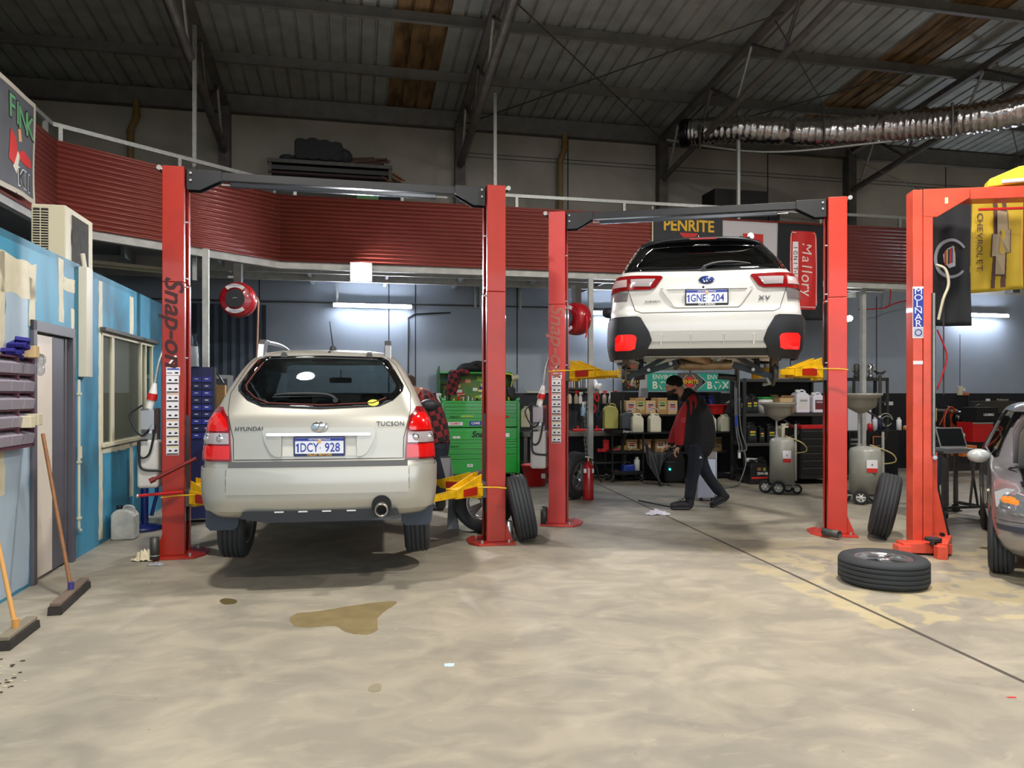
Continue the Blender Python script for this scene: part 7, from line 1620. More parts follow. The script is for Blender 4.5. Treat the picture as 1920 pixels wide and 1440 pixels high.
def mal(mb):
    a0, a1 = wm_ * .27, wm_ * .86
    for k in range(14):
        z1 = -.12 - k * .094; e_ = .03 if k in (0, 13) else 0; grid_poly(mb, a0 + e_, a1 - e_, z1 - .094, z1, inkr, n=9, nz=1)
    for x in (a0 + .02, a1 - .02): 
        for k in range(14): mb.bx(x - .005, x + .005, -.002, -.0008, -.16 - (k + 1) * .087, -.16 - k * .087, inkw)
    for z in (-.145, -1.40): mb.bx(a0 + .03, a1 - .03, -.002, -.0008, z - .005, z + .005, inkw)
    for k in range(8): mb.bx(a0 + .055, a0 + .15, -.002, -.0008, -.30 - (k + 1) * .1, -.30 - k * .1, inkw)
    for i, ch in enumerate('IGNITION'): mb.text(ch, .095, ink, fm(a0 + .10, -.003, -.40 - i * .088, 0, R(-90)), .001, .015)
    x = -.31
    for ch, st_ in zip('Mallory', (.20, .155, .085, .085, .145, .11, .12)): mb.text(ch, .26, mat('pink_white_ink', '#eed8d4', .6), fm(a0 + .30, -.003, x - st_ / 2, 0, R(-90)), .001, .0, .12); x -= st_
cloth('banner', 'black banner with the red Mallory ignition badge, beside the white wagon\'s right lift post', onF(1458, 418), wm_, 1.62, black_cloth, mal, .02)
# flags beyond the orange lift
YF = 7.75
def flagM(px, py, rz): return Matrix.Translation(gp(px, YF, zz(py, YF))) @ Matrix.Rotation(rz, 4, 'Z')
def cad(mb):
    c = (.24, -.66)
    for a_ in range(40, 320, 8): 
        r_ = .19; x, z = c[0] + .155 * math.cos(R(a_)), c[1] + r_ * math.sin(R(a_)); th_ = .011 + .007 * math.sin(R((a_ - 40) * .64)); mb.box((x, -.001, z), (th_ * 2, .001, .034), mat('print_silver', '#9a9ca4', .6), Matrix.Rotation(-R(a_) , 3, 'Y'))
    sh = [(.17, -.70), (.16, -.62), (.20, -.56), (.26, -.53), (.28, -.62), (.28, -.74), (.22, -.76)]
    pz(sh, mat('print_pale', '#c0c0cc', .6), mb, -.001)
    for i, m_ in enumerate((inkr, inky, ink, inkr, inkb, inky)): mb.bx(.175 + i * .016, .188 + i * .016, -.003, -.002, -.73 + .02 * i * .3, -.58 + .008 * i, m_)
    mb.tube([(.0, -.001, -.36), (.04, -.001, -.32), (.05, -.001, -.40), (.01, -.001, -.45), (.03, -.001, -.50)], .003, mat('print_silver'), 4, sub=4); mb.tube([(.0, -.001, -.70), (.02, -.001, -.78), (.0, -.001, -.84), (.03, -.001, -.90)], .003, mat('print_silver'), 4, sub=4)
cloth('flag', 'black car-club flag with a wreath and crest, hung left of the yellow CHEVROLET flag', flagM(1738, 366, R(-4)), .44, 1.36, black_cloth, cad, .012, cat='flag')
yc = mat('yellow_cloth', '#c4a428', .8, var=.08, vscale=3)
brn = mat('print_brown', '#5c4038', .7); slv = mat('print_bowtie', '#a8987a', .6)
def chev(mb):
    for k in range(12):
        z = -.02 - k * .087
        for x in (.27, .36): mb.bx(x + .012 * math.sin(k * .35) - .02, x + .022 + .012 * math.sin(k * .35), -.0008, 0, z - .088, z, brn)
    x = -.30
    for ch in 'CHEVROLET': mb.text(ch, .088, brn, fm(.125, -.003, x, 0, R(-90)), .001, .008, 0, 1, 1.15); x -= .068
    P_ = [(.29, -.25), (.39, -.27), (.40, -.46), (.42, -.46), (.41, -.70), (.37, -.70), (.36, -.93), (.28, -.92), (.28, -.73), (.24, -.73), (.25, -.50), (.29, -.50)]
    mb.prism([(a + (a - .33) * .12, b + (b + .59) * .04) for a, b in P_], -.010, -.009, brn, 'xz'); mb.prism(P_, -.012, -.011, slv, 'xz'); mb.prism([(.33, -.45), (.37, -.47), (.36, -.72), (.31, -.70)], -.014, -.013, mat('print_gold', '#c8a848', .5), 'xz')
cloth('flag', 'yellow CHEVROLET flag with the bow-tie badge hanging behind the orange overhead beam', flagM(1813, 352, R(-4)), .56, 1.10, yc, chev, .014, cat='flag', tilt=.08)
cloth('flag', 'red flag cut off by the right edge next to the yellow CHEVROLET flag', flagM(1913, 352, R(-4)), .5, 1.02, mat('red_cloth', '#b82c1c', .8), None, .014, cat='flag')
t = thing('flag_line', 'thin line the car flags hang from, behind the orange overhead beam', 'line', gp(1735, YF + .01, zz(360, YF))); mb = MB(); mb.tube([(0, 0, 0), (1.7, -.1, .06)], .006, blk, 6); mb.tube([(0, 0, 0), (0, 1.8, .95)], .004, blk, 6); mb.build('line', t)
t = thing('yellow_bundle', 'yellow and white rolled sheet lying over the orange overhead beam at the right edge', 'roll', gp(1900, 7.3, 3.60), R(-20)); mb = MB(); mb.prism([(-.22, 0), (.3, .03), (.3, .20), (.05, .18), (-.20, .08)], 0, .2, yelp, 'xz'); mb.bx(-.1, .3, -.02, .0, .02, .06, wht); mb.build('sheet', t, bevel=.01)
# banner over the left fascia (character left out; its writing kept)
bg = mat('banner_grey', '#55575c', .7, var=.2, vscale=3)
def fink(mb):
    g_ = mat('print_green', '#5c9a68', .7); W_ = 1.5
    for x0, x1, z0, z1 in ((0, W_, -.05, 0), (0, W_, -1.05, -1.0), (W_ - .05, W_, -1.05, 0)): grid_poly(mb, x0, x1, z0, z1, mat('banner_border', '#b8b0a0', .7), 0, 0, 8)
    for i, ch in enumerate('FINK'): mb.text(ch, .34, ink, fm(.93 + i * .14, -.001, -.24 - .02 * i), .001, .03, 0); mb.text(ch, .32, g_, fm(.93 + i * .14, -.003, -.24 - .02 * i), .001, .012, 0)
    for i, ch in enumerate('KII'): mb.text(ch, .26, inkw, fm(1.12 + i * .11, -.001, -.88), .001, .03, 0); mb.text(ch, .24, ink, fm(1.12 + i * .11, -.003, -.88), .001, .012, 0)
    pz([(1.08, -.62), (1.2, -.58), (1.38, -.62), (1.40, -.70), (1.25, -.72), (1.1, -.70)], inkr, mb, -.001); pz([(.90, -.45), (1.02, -.50), (1.06, -.62), (.98, -.78), (.88, -.74)], inkr, mb, -.001); pz([(1.08, -.40), (1.14, -.38), (1.16, -.50), (1.09, -.52)], mat('sticker_orange'), mb, -.001)
    pz([(.96, -.80), (1.06, -.62), (1.10, -.66), (1.02, -.86)], mat('print_cream', '#cfc8b4', .7), mb, -.001)
ub = -3.24
vb = None
t_ = (66 - 960) / F; Yb = ub / (t_ * CT + ST); vb = -t_ * Yb * ST + Yb * CT
cloth('banner', 'grey custom-car banner with green FINK lettering hung on the left red fascia', Matrix.Translation(bw(ub, vb - 1.5, zz(196, Yb))) @ Matrix.Rotation(TH + R(90), 4, 'Z'), 1.5, 1.05, bg, fink, .012)
# ---- silver flexible duct
foil = mat('crinkled_foil', '#b8b4b2', .18, 1., bump=1., bscale=14)
t = thing('air_duct', 'crinkled silver flexible duct slung under the roof at upper right', 'duct', (0, 0, 0))
dp = [gp(1290, 13.0, zz(250, 13.0)), gp(1390, 12.6, zz(243, 12.6)), gp(1540, 12.2, zz(248, 12.2)), gp(1700, 11.6, zz(236, 11.6)), gp(1830, 11.0, zz(222, 11.0)), gp(2000, 10.4, zz(190, 10.4))]
Q = crom([Vector(p) for p in dp], 34); rr_ = random.Random(4); mb = MB(); rs = []
for k in range(len(Q)):
    d_ = (Q[min(k + 1, len(Q) - 1)] - Q[max(0, k - 1)]).normalized(); s_ = d_.cross(Vector((0, 0, 1))).normalized(); u_ = s_.cross(d_)
    R0 = .235 + .014 * math.sin(k * 2.1) - (.05 if k in (54, 55, 92) else 0)
    rs.append([Q[k] + s_ * math.cos(a_) * (R0 + rr_.uniform(-.014, .014)) + u_ * math.sin(a_) * (R0 * .93 + rr_.uniform(-.014, .014)) for a_ in [2 * math.pi * i / 26 for i in range(26)]])
mb.ring(rs, foil, True); mb.build('duct_sleeve', t)
mb = MB(); d_ = (Q[1] - Q[0]).normalized(); mb.cyl(Q[0] - d_ * .10, Q[0] + d_ * .05, .245, mat('duct_black_end', '#17181c', .3, .6, bump=.8, bscale=12), n=28); mb.build('end_collar', t)
mb = MB(); mb.tube([gp(1250, 13.2, zz(262, 13.2)), gp(1430, 12.4, zz(285, 12.4)), gp(1640, 11.8, zz(268, 11.8)), gp(1900, 11, zz(236, 11))], .018, galv, 8, sub=6)
for px, Y, a_, b_ in ((1312, 12.9, 245, 292), (1545, 12.2, 215, 275), (1786, 11.2, 205, 262)): mb.tube([gp(px, Y - .26, zz(a_, Y)), gp(px, Y - .26, zz(b_, Y))], .02, stl, 6)
mb.build('support_strap', t)
# ---- on the mezzanine
dk = 3.721
t = bthing('stacked_frames', 'dark flat frames stacked on the mezzanine under the rolled black seat', 'frames', uu(620, 12.6), 12.6, dk)
zf = zv(620, 303, 12.6) - dk; mb = MB(); mb.bx(-1.0, 1.0, 0, .7, zf - .06, zf, stl); mb.bx(-.95, .95, .05, .75, zf - .16, zf - .09, blk); mb.bx(-.98, .9, 0, .7, zf - .24, zf - .2, mat('dark_maroon', '#382024', .7))
for x in (-.98, .94): mb.bx(x, x + .05, .02, .08, 0, zf, stl); mb.bx(x, x + .05, .6, .66, 0, zf, stl)
mb.build('frame', t)
t = bthing('rolled_seat', 'dark quilted bench seat rolled up on the frames high on the mezzanine', 'seat', uu(597, 12.75), 12.75, dk + zf + .01)
mb = MB(); 
for i in range(4): mb.prism(rrect(-.38 + i * .19, -.18 + i * .19, .04, .40 - .02 * abs(i - 1), .06), -.05, .3, mat('quilted_charcoal', '#34363a', .9, bump=.3, bscale=20), 'xz')
mb.ball((.42, .1, .14), (.14, .2, .14), mat('quilted_charcoal')); mb.ball((-.50, .1, .07), (.14, .12, .07), mat('quilted_charcoal')); fuse(mb, 'cushion', t, .02, 3); mat('dark_navy_cloth', '#181a28', .9); mb = MB(); mb.bx(-.5, .5, 0, .25, 0, .06, mat('dark_navy_cloth')); mb.build('base', t, bevel=.02)
t = bthing('timber_bundle', 'reddish broken slats piled beside the rolled seat on the mezzanine', 'slats', uu(700, 12.7), 12.7, dk + zf + .01)
mb = MB(); r3 = random.Random(9)
for i in range(12): a_ = Vector((-.30 + r3.uniform(-.1, .1), r3.uniform(0, .3), .02 + i * .011)); mb.tube([a_, a_ + Vector((.5 + r3.uniform(-.1, .15), r3.uniform(-.1, .1), r3.uniform(-.02, .06)))], .018, mat('slat_pink', '#6a4a44', .8) if i % 2 else mat('slat_brown', '#5a4838', .8), 4)
mb.build('slats', t)
t = bthing('orange_scrap', 'orange-brown scrap heap at the right end of the mezzanine frames', 'scrap', uu(728, 12.6), 12.5, dk)
mb = MB(); 
for i in range(14): a_ = Vector((r3.uniform(-.12, .12), r3.uniform(0, .3), zf - .35 + i * .02)); mb.tube([a_, a_ + Vector((.2, 0, -.12))], .014, mat('slat_rust', '#7a4424', .8), 5)
mb.bx(-.15, .2, 0, .3, 0, zf - .3, blk2); mb.build('scrap', t)
for i, (px0, px1, py, m_, nm, lb) in enumerate(((640, 660, 372, blk2, 'storage_crate', 'black crate behind the handrail left of the green one'), (668, 710, 360, mat('crate_green', '#3f8a4a', .5), 'storage_crate', 'green and lime crate behind the mezzanine handrail above the flood light'), (585, 630, 378, mat('crate_dark', '#2c2c30', .6), 'storage_crate', 'low dark crate behind the handrail above the gold wagon'))):
    zt_ = zv((px0 + px1) / 2, py, 12.0); bbox(nm, lb, 'crate', px0, px1, 12.0, dk, zt_, .4, m_)
bbox('storage_box', 'large black box standing on the mezzanine above the white flag', 'box', 1340, 1440, 12.2, dk, zv(1390, 356, 12.2), .5, blk2)
bbox('storage_box', 'black box end beyond the mezzanine handrail right of the large black box', 'box', 1442, 1462, 12.9, dk, zv(1450, 400, 12.9), .4, mat('box_charcoal', '#26262a', .7))
# rusty downpipes on the upper wall
for px, py0, lb in ((1056, 252, 'yellow-stained downpipe on the upper concrete wall between the two lifts'), (252, 188, 'stained downpipe on the dark upper wall at the left')):
    v = 13.55; u = uu(px, v); t = bthing('downpipe', lb, 'downpipe', u, v, dk); h_ = zv(px, py0, v) - dk; mb = MB(); pm = mat('pipe_stained', '#8a7c5c', .6, var=.4, vscale=3, vcol='#8a6a28'); mb.tube([(.03, 0, h_), (.03, 0, h_ - .28), (-.06, 0, h_ - .5), (-.06, 0, 0)], .055, pm, 14); mb.build('pipe', t); mb = MB(); mb.cyl((.03, 0, h_ - .26), (.03, 0, h_ - .22), .065, pm, n=14); mb.cyl((-.06, 0, h_ - .55), (-.06, 0, h_ - .5), .065, pm, n=14); mb.cyl((-.06, 0, .6), (-.06, 0, .64), .063, pm, n=14); mb.build('collar', t)
# ---- hose reels
def reel(label, px, py, Y, rz):
    t = thing('hose_reel', label, 'hose reel', gp(px, Y, zz(py, Y)), rz); rc = mat('reel_red', '#a81620', .3, 0, .6)
    mb = MB(); mb.lathe([(0, -.09), (.20, -.09), (.235, -.06), (.245, 0), (.245, .06), (.235, .12), (.20, .15), (0, .15)], rc, 32, axis='Y'); mb.build('housing', t)
    mb = MB(); mb.cyl((0, -.16, 0), (0, -.145, 0), .125, plk, n=28); mb.tube([(-.03, -.165, .0), (.01, -.17, .01), (.03, -.165, -.0)], .006, galv, 6)
    for a0 in (50, 230):
        P_ = [(.15 * math.cos(R(a)), .15 * math.sin(R(a))) for a in range(a0, a0 + 81, 10)] + [(.20 * math.cos(R(a)), .20 * math.sin(R(a))) for a in range(a0 + 80, a0 - 1, -10)]; mb.prism(P_, -.158, -.15, wht, 'xz')
        mb.text('RETRACTA', .032, inkb, fm(0, -.160, .175 if a0 == 50 else -.175), .001, .0)
    mb.build('face_plate', t); mb = MB(); mb.bx(-.05, .05, -.03, .08, .22, .5, stl); mb.bx(-.14, .0, .02, .05, .3, .33, galv); mb.build('bracket', t)
    mb = MB(); mb.tube([(.20, .0, .06), (.27, 0, .0), (.27, 0, -.18), (.25, 0, -1.0 if px < 900 else -.3)], .012, mat('hose_tan', '#a8785c', .5) if px < 900 else redp, 8, sub=5); mb.build('hose', t)
reel('round red hose reel with a white-lettered face hanging left of the gold wagon', 446, 562, 10.3, R(6))
reel('red hose reel seen side-on beside the white wagon\'s left lift post', 1078, 598, 11.2, R(-55))
# ---- left: outdoor unit, ducts, bins, window side
t = bthing('air_conditioner', 'cream outdoor air conditioner unit standing on top of the blue office', 'air conditioner', -2.85, 7.9, WT + .001)
mb = MB(); zc_ = 3.37 - WT; mb.bx(-.15, .15, 0, .76, .06, zc_, cream); mb.bx(-.1, .1, .1, .14, 0, .06, blk); mb.bx(-.1, .1, .6, .64, 0, .06, blk); mb.build('casing', t, bevel=.01)
mb = MB(); mb.bx(-.13, .0, -.006, .0, .12, zc_ - .04, mat('grille_dark', '#2a2824', .7))
for k in range(16): mb.bx(-.13, .0, -.014, -.004, .13 + k * .025, .138 + k * .025, cream)
mb.bx(-.068, -.062, -.016, -.004, .12, zc_ - .04, cream); mb.build('side_grille', t)
mb = MB(); mb.prism([(.38 + .24 * math.cos(R(a)), .30 + .22 * math.sin(R(a))) for a in range(0, 360, 15)], .15, .156, mat('grille_dark'), 'yz')
for k in range(22): mb.bx(.155, .162, .15 + k * .021, .155 + k * .021, .07, .52, stl)
mb.build('fan_grille', t)
def onW(px, py):   # point on the office wall plane
    v = vu(px); X = UW * CT - v * ST; Y = UW * ST + v * CT; return v, zz(py, Y)
v_, z_ = onW(152, 707); t = bthing('duct_cover', 'tall cream duct cover on the blue wall between the door and the window', 'cover', UW + .002, v_, z_); h_ = onW(152, 502)[1] - z_
mb = MB(); mb.bx(0, .075, -.085, .085, 0, h_, mat('cream_cover', '#d0cab6', .5)); mb.build('cover', t, bevel=.005); mb = MB(); mb.cyl((.02, .03, h_), (.0, .03, h_ + .14), .022, mat('cream_cover'), n=10); mb.build('spigot', t)
v_, z_ = onW(143, 996); t = bthing('conduit', 'cream pipe running down the blue wall below the tall duct cover', 'pipe', UW + .022, v_, z_); h_ = onW(143, 712)[1] - z_
mb = MB(); mb.tube([(0, .05, 0), (0, .01, 0), (0, 0, .04), (0, 0, h_)], .014, mat('cream_cover'), 8); mb.build('pipe', t); mb = MB()
for k in (.08, .45, .9): mb.bx(-.012, .02, -.022, .022, h_ * k, h_ * k + .02, cream)
mb.bx(-.01, .02, .0, .03, h_ * .48, h_ * .56, cream); mb.build('clip', t)
# door shadow-free small wall things: bin rack near the left edge
v0_, zt_ = onW(42, 672); zb_ = onW(42, 832)[1]
t = bthing('bin_rack', 'maroon wall rack of small grey parts bins at the left edge beside the office door', 'bin rack', UW + .001, v0_, zb_); H_ = zt_ - zb_; mar = mat('maroon_frame', '#5c3844', .6); gb = mat('grey_bin', '#98929e', .5)
mb = MB(); mb.bx(0, .16, -.9, 0, -.02, 0, mar); mb.bx(0, .03, -.9, 0, 0, H_, mar)
for y in (-.9, -.62, -.30, -.02): mb.bx(0, .16, y, y + .02, 0, H_, mar)
for k in range(6): mb.bx(0, .15, -.9, 0, H_ * k / 5 - .006, H_ * k / 5 + .006, mar)
mb.build('frame', t)
for k in range(5):
    for j in range(4): mb = MB(); mb.prism([(.02, 0), (.17, 0), (.19, H_ / 5 * .55), (.02, H_ / 5 * .85)], -.27 - j * .215 + .05, -.27 - j * .215 + .24, gb, 'xz'); mb.v = [p + Vector((0, 0, H_ * k / 5 + .008)) for p in mb.v]; mb.build('bin', t, bevel=.004)
t.scale = (.55, 1, 1)
for i, (dy, z, m_, nm, lb) in enumerate(((-.08, H_ * .22, cream, 'carton', 'small cream carton stuffed in the maroon bin rack'), (-.22, H_ * .2, mat('label_cream'), 'carton', 'pale printed carton beside the cream one in the maroon bin rack'), (-.14, H_, card2, 'carton', 'small tan carton on top of the maroon bin rack'), (-.28, H_ + .002, blup, 'cloth_bundle', 'dark blue cloth heaped on top of the maroon bin rack'))):
    b_ = bthing('parts_carton' if nm == 'carton' else nm, lb, 'carton' if nm == 'carton' else 'cloth', UW + .06, v0_ + dy, zb_ + z); mb = MB()
    if nm == 'carton': mb.bx(-.04, .1, -.04, .04, 0, .09, m_)
    else:
        for q_ in range(5): mb.box((.02 * q_ - .03, -.02 + .015 * (q_ % 3), .02 + .025 * q_), (.13 - .01 * q_, .18 - .02 * q_, .03), mat('navy_cloth', '#22207a', .8), Matrix.Rotation(.3 * (q_ % 2 * 2 - 1), 3, 'X') @ Matrix.Rotation(.5 * q_, 3, 'Z'))
    mb.build('carton_body' if nm == 'carton' else 'cloth', b_, bevel=.004)
t = bthing('plastic_bag', 'clear crumpled plastic bag on the corner of the maroon bin rack', 'bag', UW + .12, v0_ + .05, zb_ + H_ * .85); mb = MB()
for i in range(5): mb.ball((r3.uniform(-.02, .01), r3.uniform(-.05, .08), r3.uniform(0, .12)), (.03, .05, .05), glass('clear_plastic', '#e8ecf0', .15, .15), 8, 6)
fuse(mb, 'film', t, .012, 1)
# brooms
def broom(label, top, neck, a, b, hm_, bm_, cm):
    t = thing('broom', label, 'broom', (a + b) / 2); o_ = (a + b) / 2
    mb = MB(); mb.tube([Vector(top) - o_, Vector(neck) - o_], .014, hm_, 10); mb.build('handle', t)
    d_ = (b - a); an = math.atan2(d_.y, d_.x); L_ = d_.length
    mb = MB(Matrix.Rotation(an, 4, 'Z')); mb.bx(-L_ / 2, L_ / 2, -.035, .035, .055, .085, bm_); mb.build('head', t, bevel=.008); mb = MB(Matrix.Rotation(an, 4, 'Z')); mb.prism([(-L_ / 2, .055), (L_ / 2, .055), (L_ / 2 + .015, .002), (-L_ / 2 - .015, .002)], -.045, .045, mat('bristle', '#2c2824', .95, bump=.6, bscale=120), 'xz'); mb.build('bristles', t)
    mb = MB(); mb.cyl(Vector(neck) - o_ + Vector((0, 0, -.01)), Vector(neck) - o_ + Vector((0, 0, .05)), .022, cm, n=12); mb.build('socket', t)
wd = mat('broom_handle_wood', '#8a5c34', .5, var=.15, vscale=20); wd2 = mat('pale_handle_wood', '#c8924c', .5)
tv = vu(44); broom('broom with a dark brown handle leaning on the maroon bin rack', tuple(bw(UW + .16, v0_ - .04, 1.24)), gp(133, 5.62, .09), gp(103, 5.25), gp(158, 5.98), wd, mat('broom_block_brown', '#6a5a4c', .8), mat('blue_socket', '#3c3878', .5))
broom('broom with a pale wooden handle, cut off by the left edge', (-3.56, 4.95, 1.28), gp(29, 4.70, .09), gp(5, 4.52), gp(60, 4.95), wd2, mat('broom_block_grey', '#7c7260', .8), wd2)
# stuff near the first lift's left post
t = thing('pedestal_stand', 'blue steel pedestal with a round foot behind the gold wagon\'s left lift post', 'stand', gp(268, 8.6)); db = mat('deep_blue_paint', '#12246c', .35, 0, .4); mb = MB(); mb.lathe([(0, 0), (.22, 0), (.22, .03), (.06, .07), (0, .07)], db, 28); mb.build('foot', t); mb = MB(); mb.cyl((.02, 0, .05), (.02, 0, .95), .04, db, n=16); mb.tube([(.10, 0, .16), (.16, 0, .4), (.16, 0, .9)], .022, db, 8); mb.build('column', t)
jug('grubby white plastic drum on the floor against the blue wall', -2.40, 8.62, 0, .24, .2, .36, mat('grubby_white', '#b8b8b0', .5, var=.2, vscale=8), blk, name='plastic_drum', cat='drum', rz=0)
t = thing('metal_sleeve', 'grey metal tube standing beside the gold wagon\'s left post', 'tube', gp(290, 6.95, .02)); mb = MB(); mb.lathe([(.03, 0), (.042, 0), (.042, .2), (.03, .2)], stl, 20, close=True); mb.build('tube', t); mb = MB(); mb.lathe([(.042, .03), (.046, .035), (.042, .04)], galv, 20); mb.build('collar', t)
for px, Y, rz_, lb, ly in ((955, 7.85, 0, 'shiny metal tube standing on the base plate of the gold wagon\'s right post', 0), (1020, 8.85, 0, 'dark metal tube standing beside the white wagon\'s left post', 0), (1574, 7.95, .5, 'metal tube lying on the base of the white wagon\'s right post', 1)):
    t = thing('metal_sleeve', lb, 'tube', gp(px, Y, .022 if not ly else .06), rz_); mb = MB(); mb.lathe([(.03, 0), (.042, 0), (.042, .2), (.03, .2)], alu if px < 1000 else stl, 20, close=True, axis='Y' if ly else 'Z'); mb.build('tube', t)
def crumple(name, label, px, Y, sx, sy, h, m, n=11, seed=1, cat='rag'):
    t = thing(name, label, cat, gp(px, Y, .002)); r = random.Random(seed); mb = MB(); vs = []
    for j in range(n):
        for i in range(n):
            e = math.sin(math.pi * i / (n - 1)) * math.sin(math.pi * j / (n - 1)); vs.append(((i / (n - 1) - .5) * sx * (1 + r.uniform(-.12, .12)), (j / (n - 1) - .5) * sy * (1 + r.uniform(-.2, .2)), h * r.random() * (.25 + e)))
    mb.add(vs, [(j * n + i, j * n + i + 1, (j + 1) * n + i + 1, (j + 1) * n + i) for j in range(n - 1) for i in range(n - 1)], m); o = mb.build('cloth', t, fixn=False); o.modifiers.new('s', 'SOLIDIFY').thickness = .003; return t
crumple('paper_towel', 'crumpled white paper towel on the floor in front of the walking person', 1233, 9.65, .30, .14, .07, mat('paper_white', '#dcd8e4', .8))
crumple('rag', 'crumpled cream rag beside the base of the gold wagon\'s left post', 272, 7.0, .20, .16, .10, mat('cream_rag', '#dcd0b0', .85), seed=4)
crumple('plastic_scrap', 'scrap of clear film on the floor at the foot of the left post', 292, 6.78, .14, .07, .03, mat('film_grey', '#9a9aa0', .25), seed=6, cat='scrap')
crumple('blue_paper', 'small pale blue paper scrap alone on the open floor in front', 842, 4.28, .055, .045, .004, mat('pale_blue_paper', '#b8d0e8', .8), 5, 3, 'paper')
crumple('red_scrap', 'tiny red scrap on the floor at the lower right', 1897, 3.82, .045, .012, .004, inkr, 4, 8, 'scrap')
crumple('dark_scrap', 'small black scrap on the floor left of the gold wagon\'s rear tyre', 373, 7.3, .07, .03, .02, ink, 5, 9, 'scrap')
# swept debris by the near broom: each chip its own object
r5 = random.Random(12)
for i in range(24):
    px, py = r5.uniform(-5, 48), r5.uniform(1236, 1300); Y = CH * F / (py - 740); mb = MB(); a_ = r5.uniform(.004, .016); mb.prism([(-a_, -a_ * .5), (a_, -a_ * .3), (a_ * .7, a_ * .5), (-a_ * .6, a_ * .6)], 0, .004, [mat('chip_pale', '#cfc0a0', .8), mat('chip_dark', '#4a4030', .9)][i % 2], 'xy')
    o = mb.build('debris_chip', None, loc=gp(px, Y, .001)); tag(o, 'tiny chip of swept debris on the floor by the left edge', 'debris', 'swept chips on the floor')
# oil puddle and damp spots
def blob(name, label, pts, m, z=.002):
    G = [Vector((*gp(px, CH * F / (py - 740))[:2], 0)) for px, py in pts]; G = crom(G, 5, True); c_ = sum(G, Vector()) / len(G); rb_ = random.Random(len(pts)); P_ = [(p - c_) * (1 + rb_.uniform(-.02, .02)) for p in G]
    t = thing(name, label, 'puddle' if name == 'puddle' else 'stain', (c_.x, c_.y, 0)); mb = MB(); mb.prism([(p.x, p.y) for p in P_], .0005, z, m, 'xy'); mb.build('surface', t); return t
wet = mat('oily_water', '#968560', .22, 0, .6, var=.15, vscale=6)
blob('puddle', 'brown oily puddle on the concrete in front of the gold wagon', [(545, 1168), (552, 1152), (600, 1146), (660, 1136), (725, 1128), (745, 1130), (722, 1146), (708, 1160), (708, 1180), (688, 1190), (650, 1186), (628, 1174), (590, 1176), (560, 1176)], wet)
blob('stain', 'small dark oil drip on the floor left of the puddle', [(412, 1126), (425, 1122), (444, 1126), (440, 1132), (420, 1133)], mat('oil_drip', '#5c5030', .4))
blob('stain', 'small grey damp blotch on the floor below the puddle', [(690, 1292), (700, 1283), (714, 1284), (712, 1296), (696, 1297)], mat('damp_blotch', '#8a8068', .6))
# left back corner behind the first post: blue bins, box, lamp
t = thing('bin_rack', 'blue louvred rack of small parts bins behind the gold wagon\'s left lift post', 'bin rack', gp(366, 9.0), R(18)); hb_ = zz(688, 9.0); db2 = mat('dark_blue_bins', '#18205c', .45)
mb = MB(); mb.bx(-.16, .20, 0, .3, .05, hb_, db2); mb.bx(-.18, -.16, -.02, .3, 0, hb_, blk); mb.bx(.20, .22, -.02, .3, 0, hb_, blk); mb.build('rack', t)
for k in range(9):
    for j in range(3): mb = MB(); z0 = hb_ - .12 - k * .085; mb.bx(-.15 + j * .115, -.045 + j * .115, -.03, 0, z0 - .06, z0, db2 if k % 2 else mat('mid_blue_bin', '#26309a', .4)); mb.bx(-.12 + j * .115, -.08 + j * .115, -.033, -.03, z0 - .03, z0 - .018, wht); mb.build('bin', t)
t = thing('paper_roll', 'bagged white paper roll on top of the blue parts bins', 'roll', gp(361, 8.95, hb_ + .001)); mb = MB(); mb.cyl((0, 0, 0), (-.01, 0, .24), .07, wht, n=18); mb.build('roll', t); mb = MB(); mb.lathe([(.078, 0), (.082, .2), (.04, .34), (.06, .4)], glass('clear_plastic'), 14); mb.build('bag', t)
t = thing('cardboard_box', 'flat brown cardboard box standing behind the gold wagon\'s left tail light', 'box', gp(402, 9.6, 0), R(10)); mb = MB(); zb1, zb0 = zz(722, 9.6), zz(790, 9.6); mb.bx(-.10, .13, 0, .10, zb0, zb1, card); mb.build('carton', t, bevel=.004); mb = MB(); mb.bx(-.12, .14, -.02, .2, 0, zb0, stl); mb.build('plinth', t)
t = thing('desk_lamp', 'old grey lamp shade behind the gold wagon\'s left shoulder', 'lamp', gp(390, 9.5, zz(722, 9.5))); mb = MB(); mb.lathe([(.10, 0), (.11, .0), (.05, .12), (.03, .14), (0, .14)], mat('lamp_grey', '#a09c90', .4), 20); mb.build('lamp_shade', t); mb = MB(); mb.tube([(0, 0, .14), (.1, 0, .16), (.2, 0, .02)], .012, blk, 8, sub=4); mb.build('arm', t)
t = thing('roller_shutter', 'dark blue ribbed steel panel in the far left corner under the mezzanine', 'shutter', bw(uu(425, 13.5), 13.5, 0), TH); mb = MB(); 
rib = mat('rib_blue_grey', '#4a5868', .6)
for k in range(9): mb.bx(-.62 + k * .14, -.62 + k * .14 + .07, -.03, .0, .02, 3.1, rib); mb.bx(-.62 + k * .14 + .07, -.62 + k * .14 + .14, 0, .03, .02, 3.1, mat('rib_dark', '#232c38', .6))
mb.build('panel', t)
bbox('wall_cabinet', 'white low cabinet frame behind the gold wagon at the far left', 'cabinet', 392, 430, 12.6, .0, zv(410, 703, 12.6), .4, mat('off_white', '#a8aaa8', .5), lambda mb, w_, h_: [mb.bx(-w_ / 2 + .03, w_ / 2 - .03, -.004, 0, h_ - .3 - k * .28, h_ - .06 - k * .28, mat('slate_plastic')) for k in range(3)])
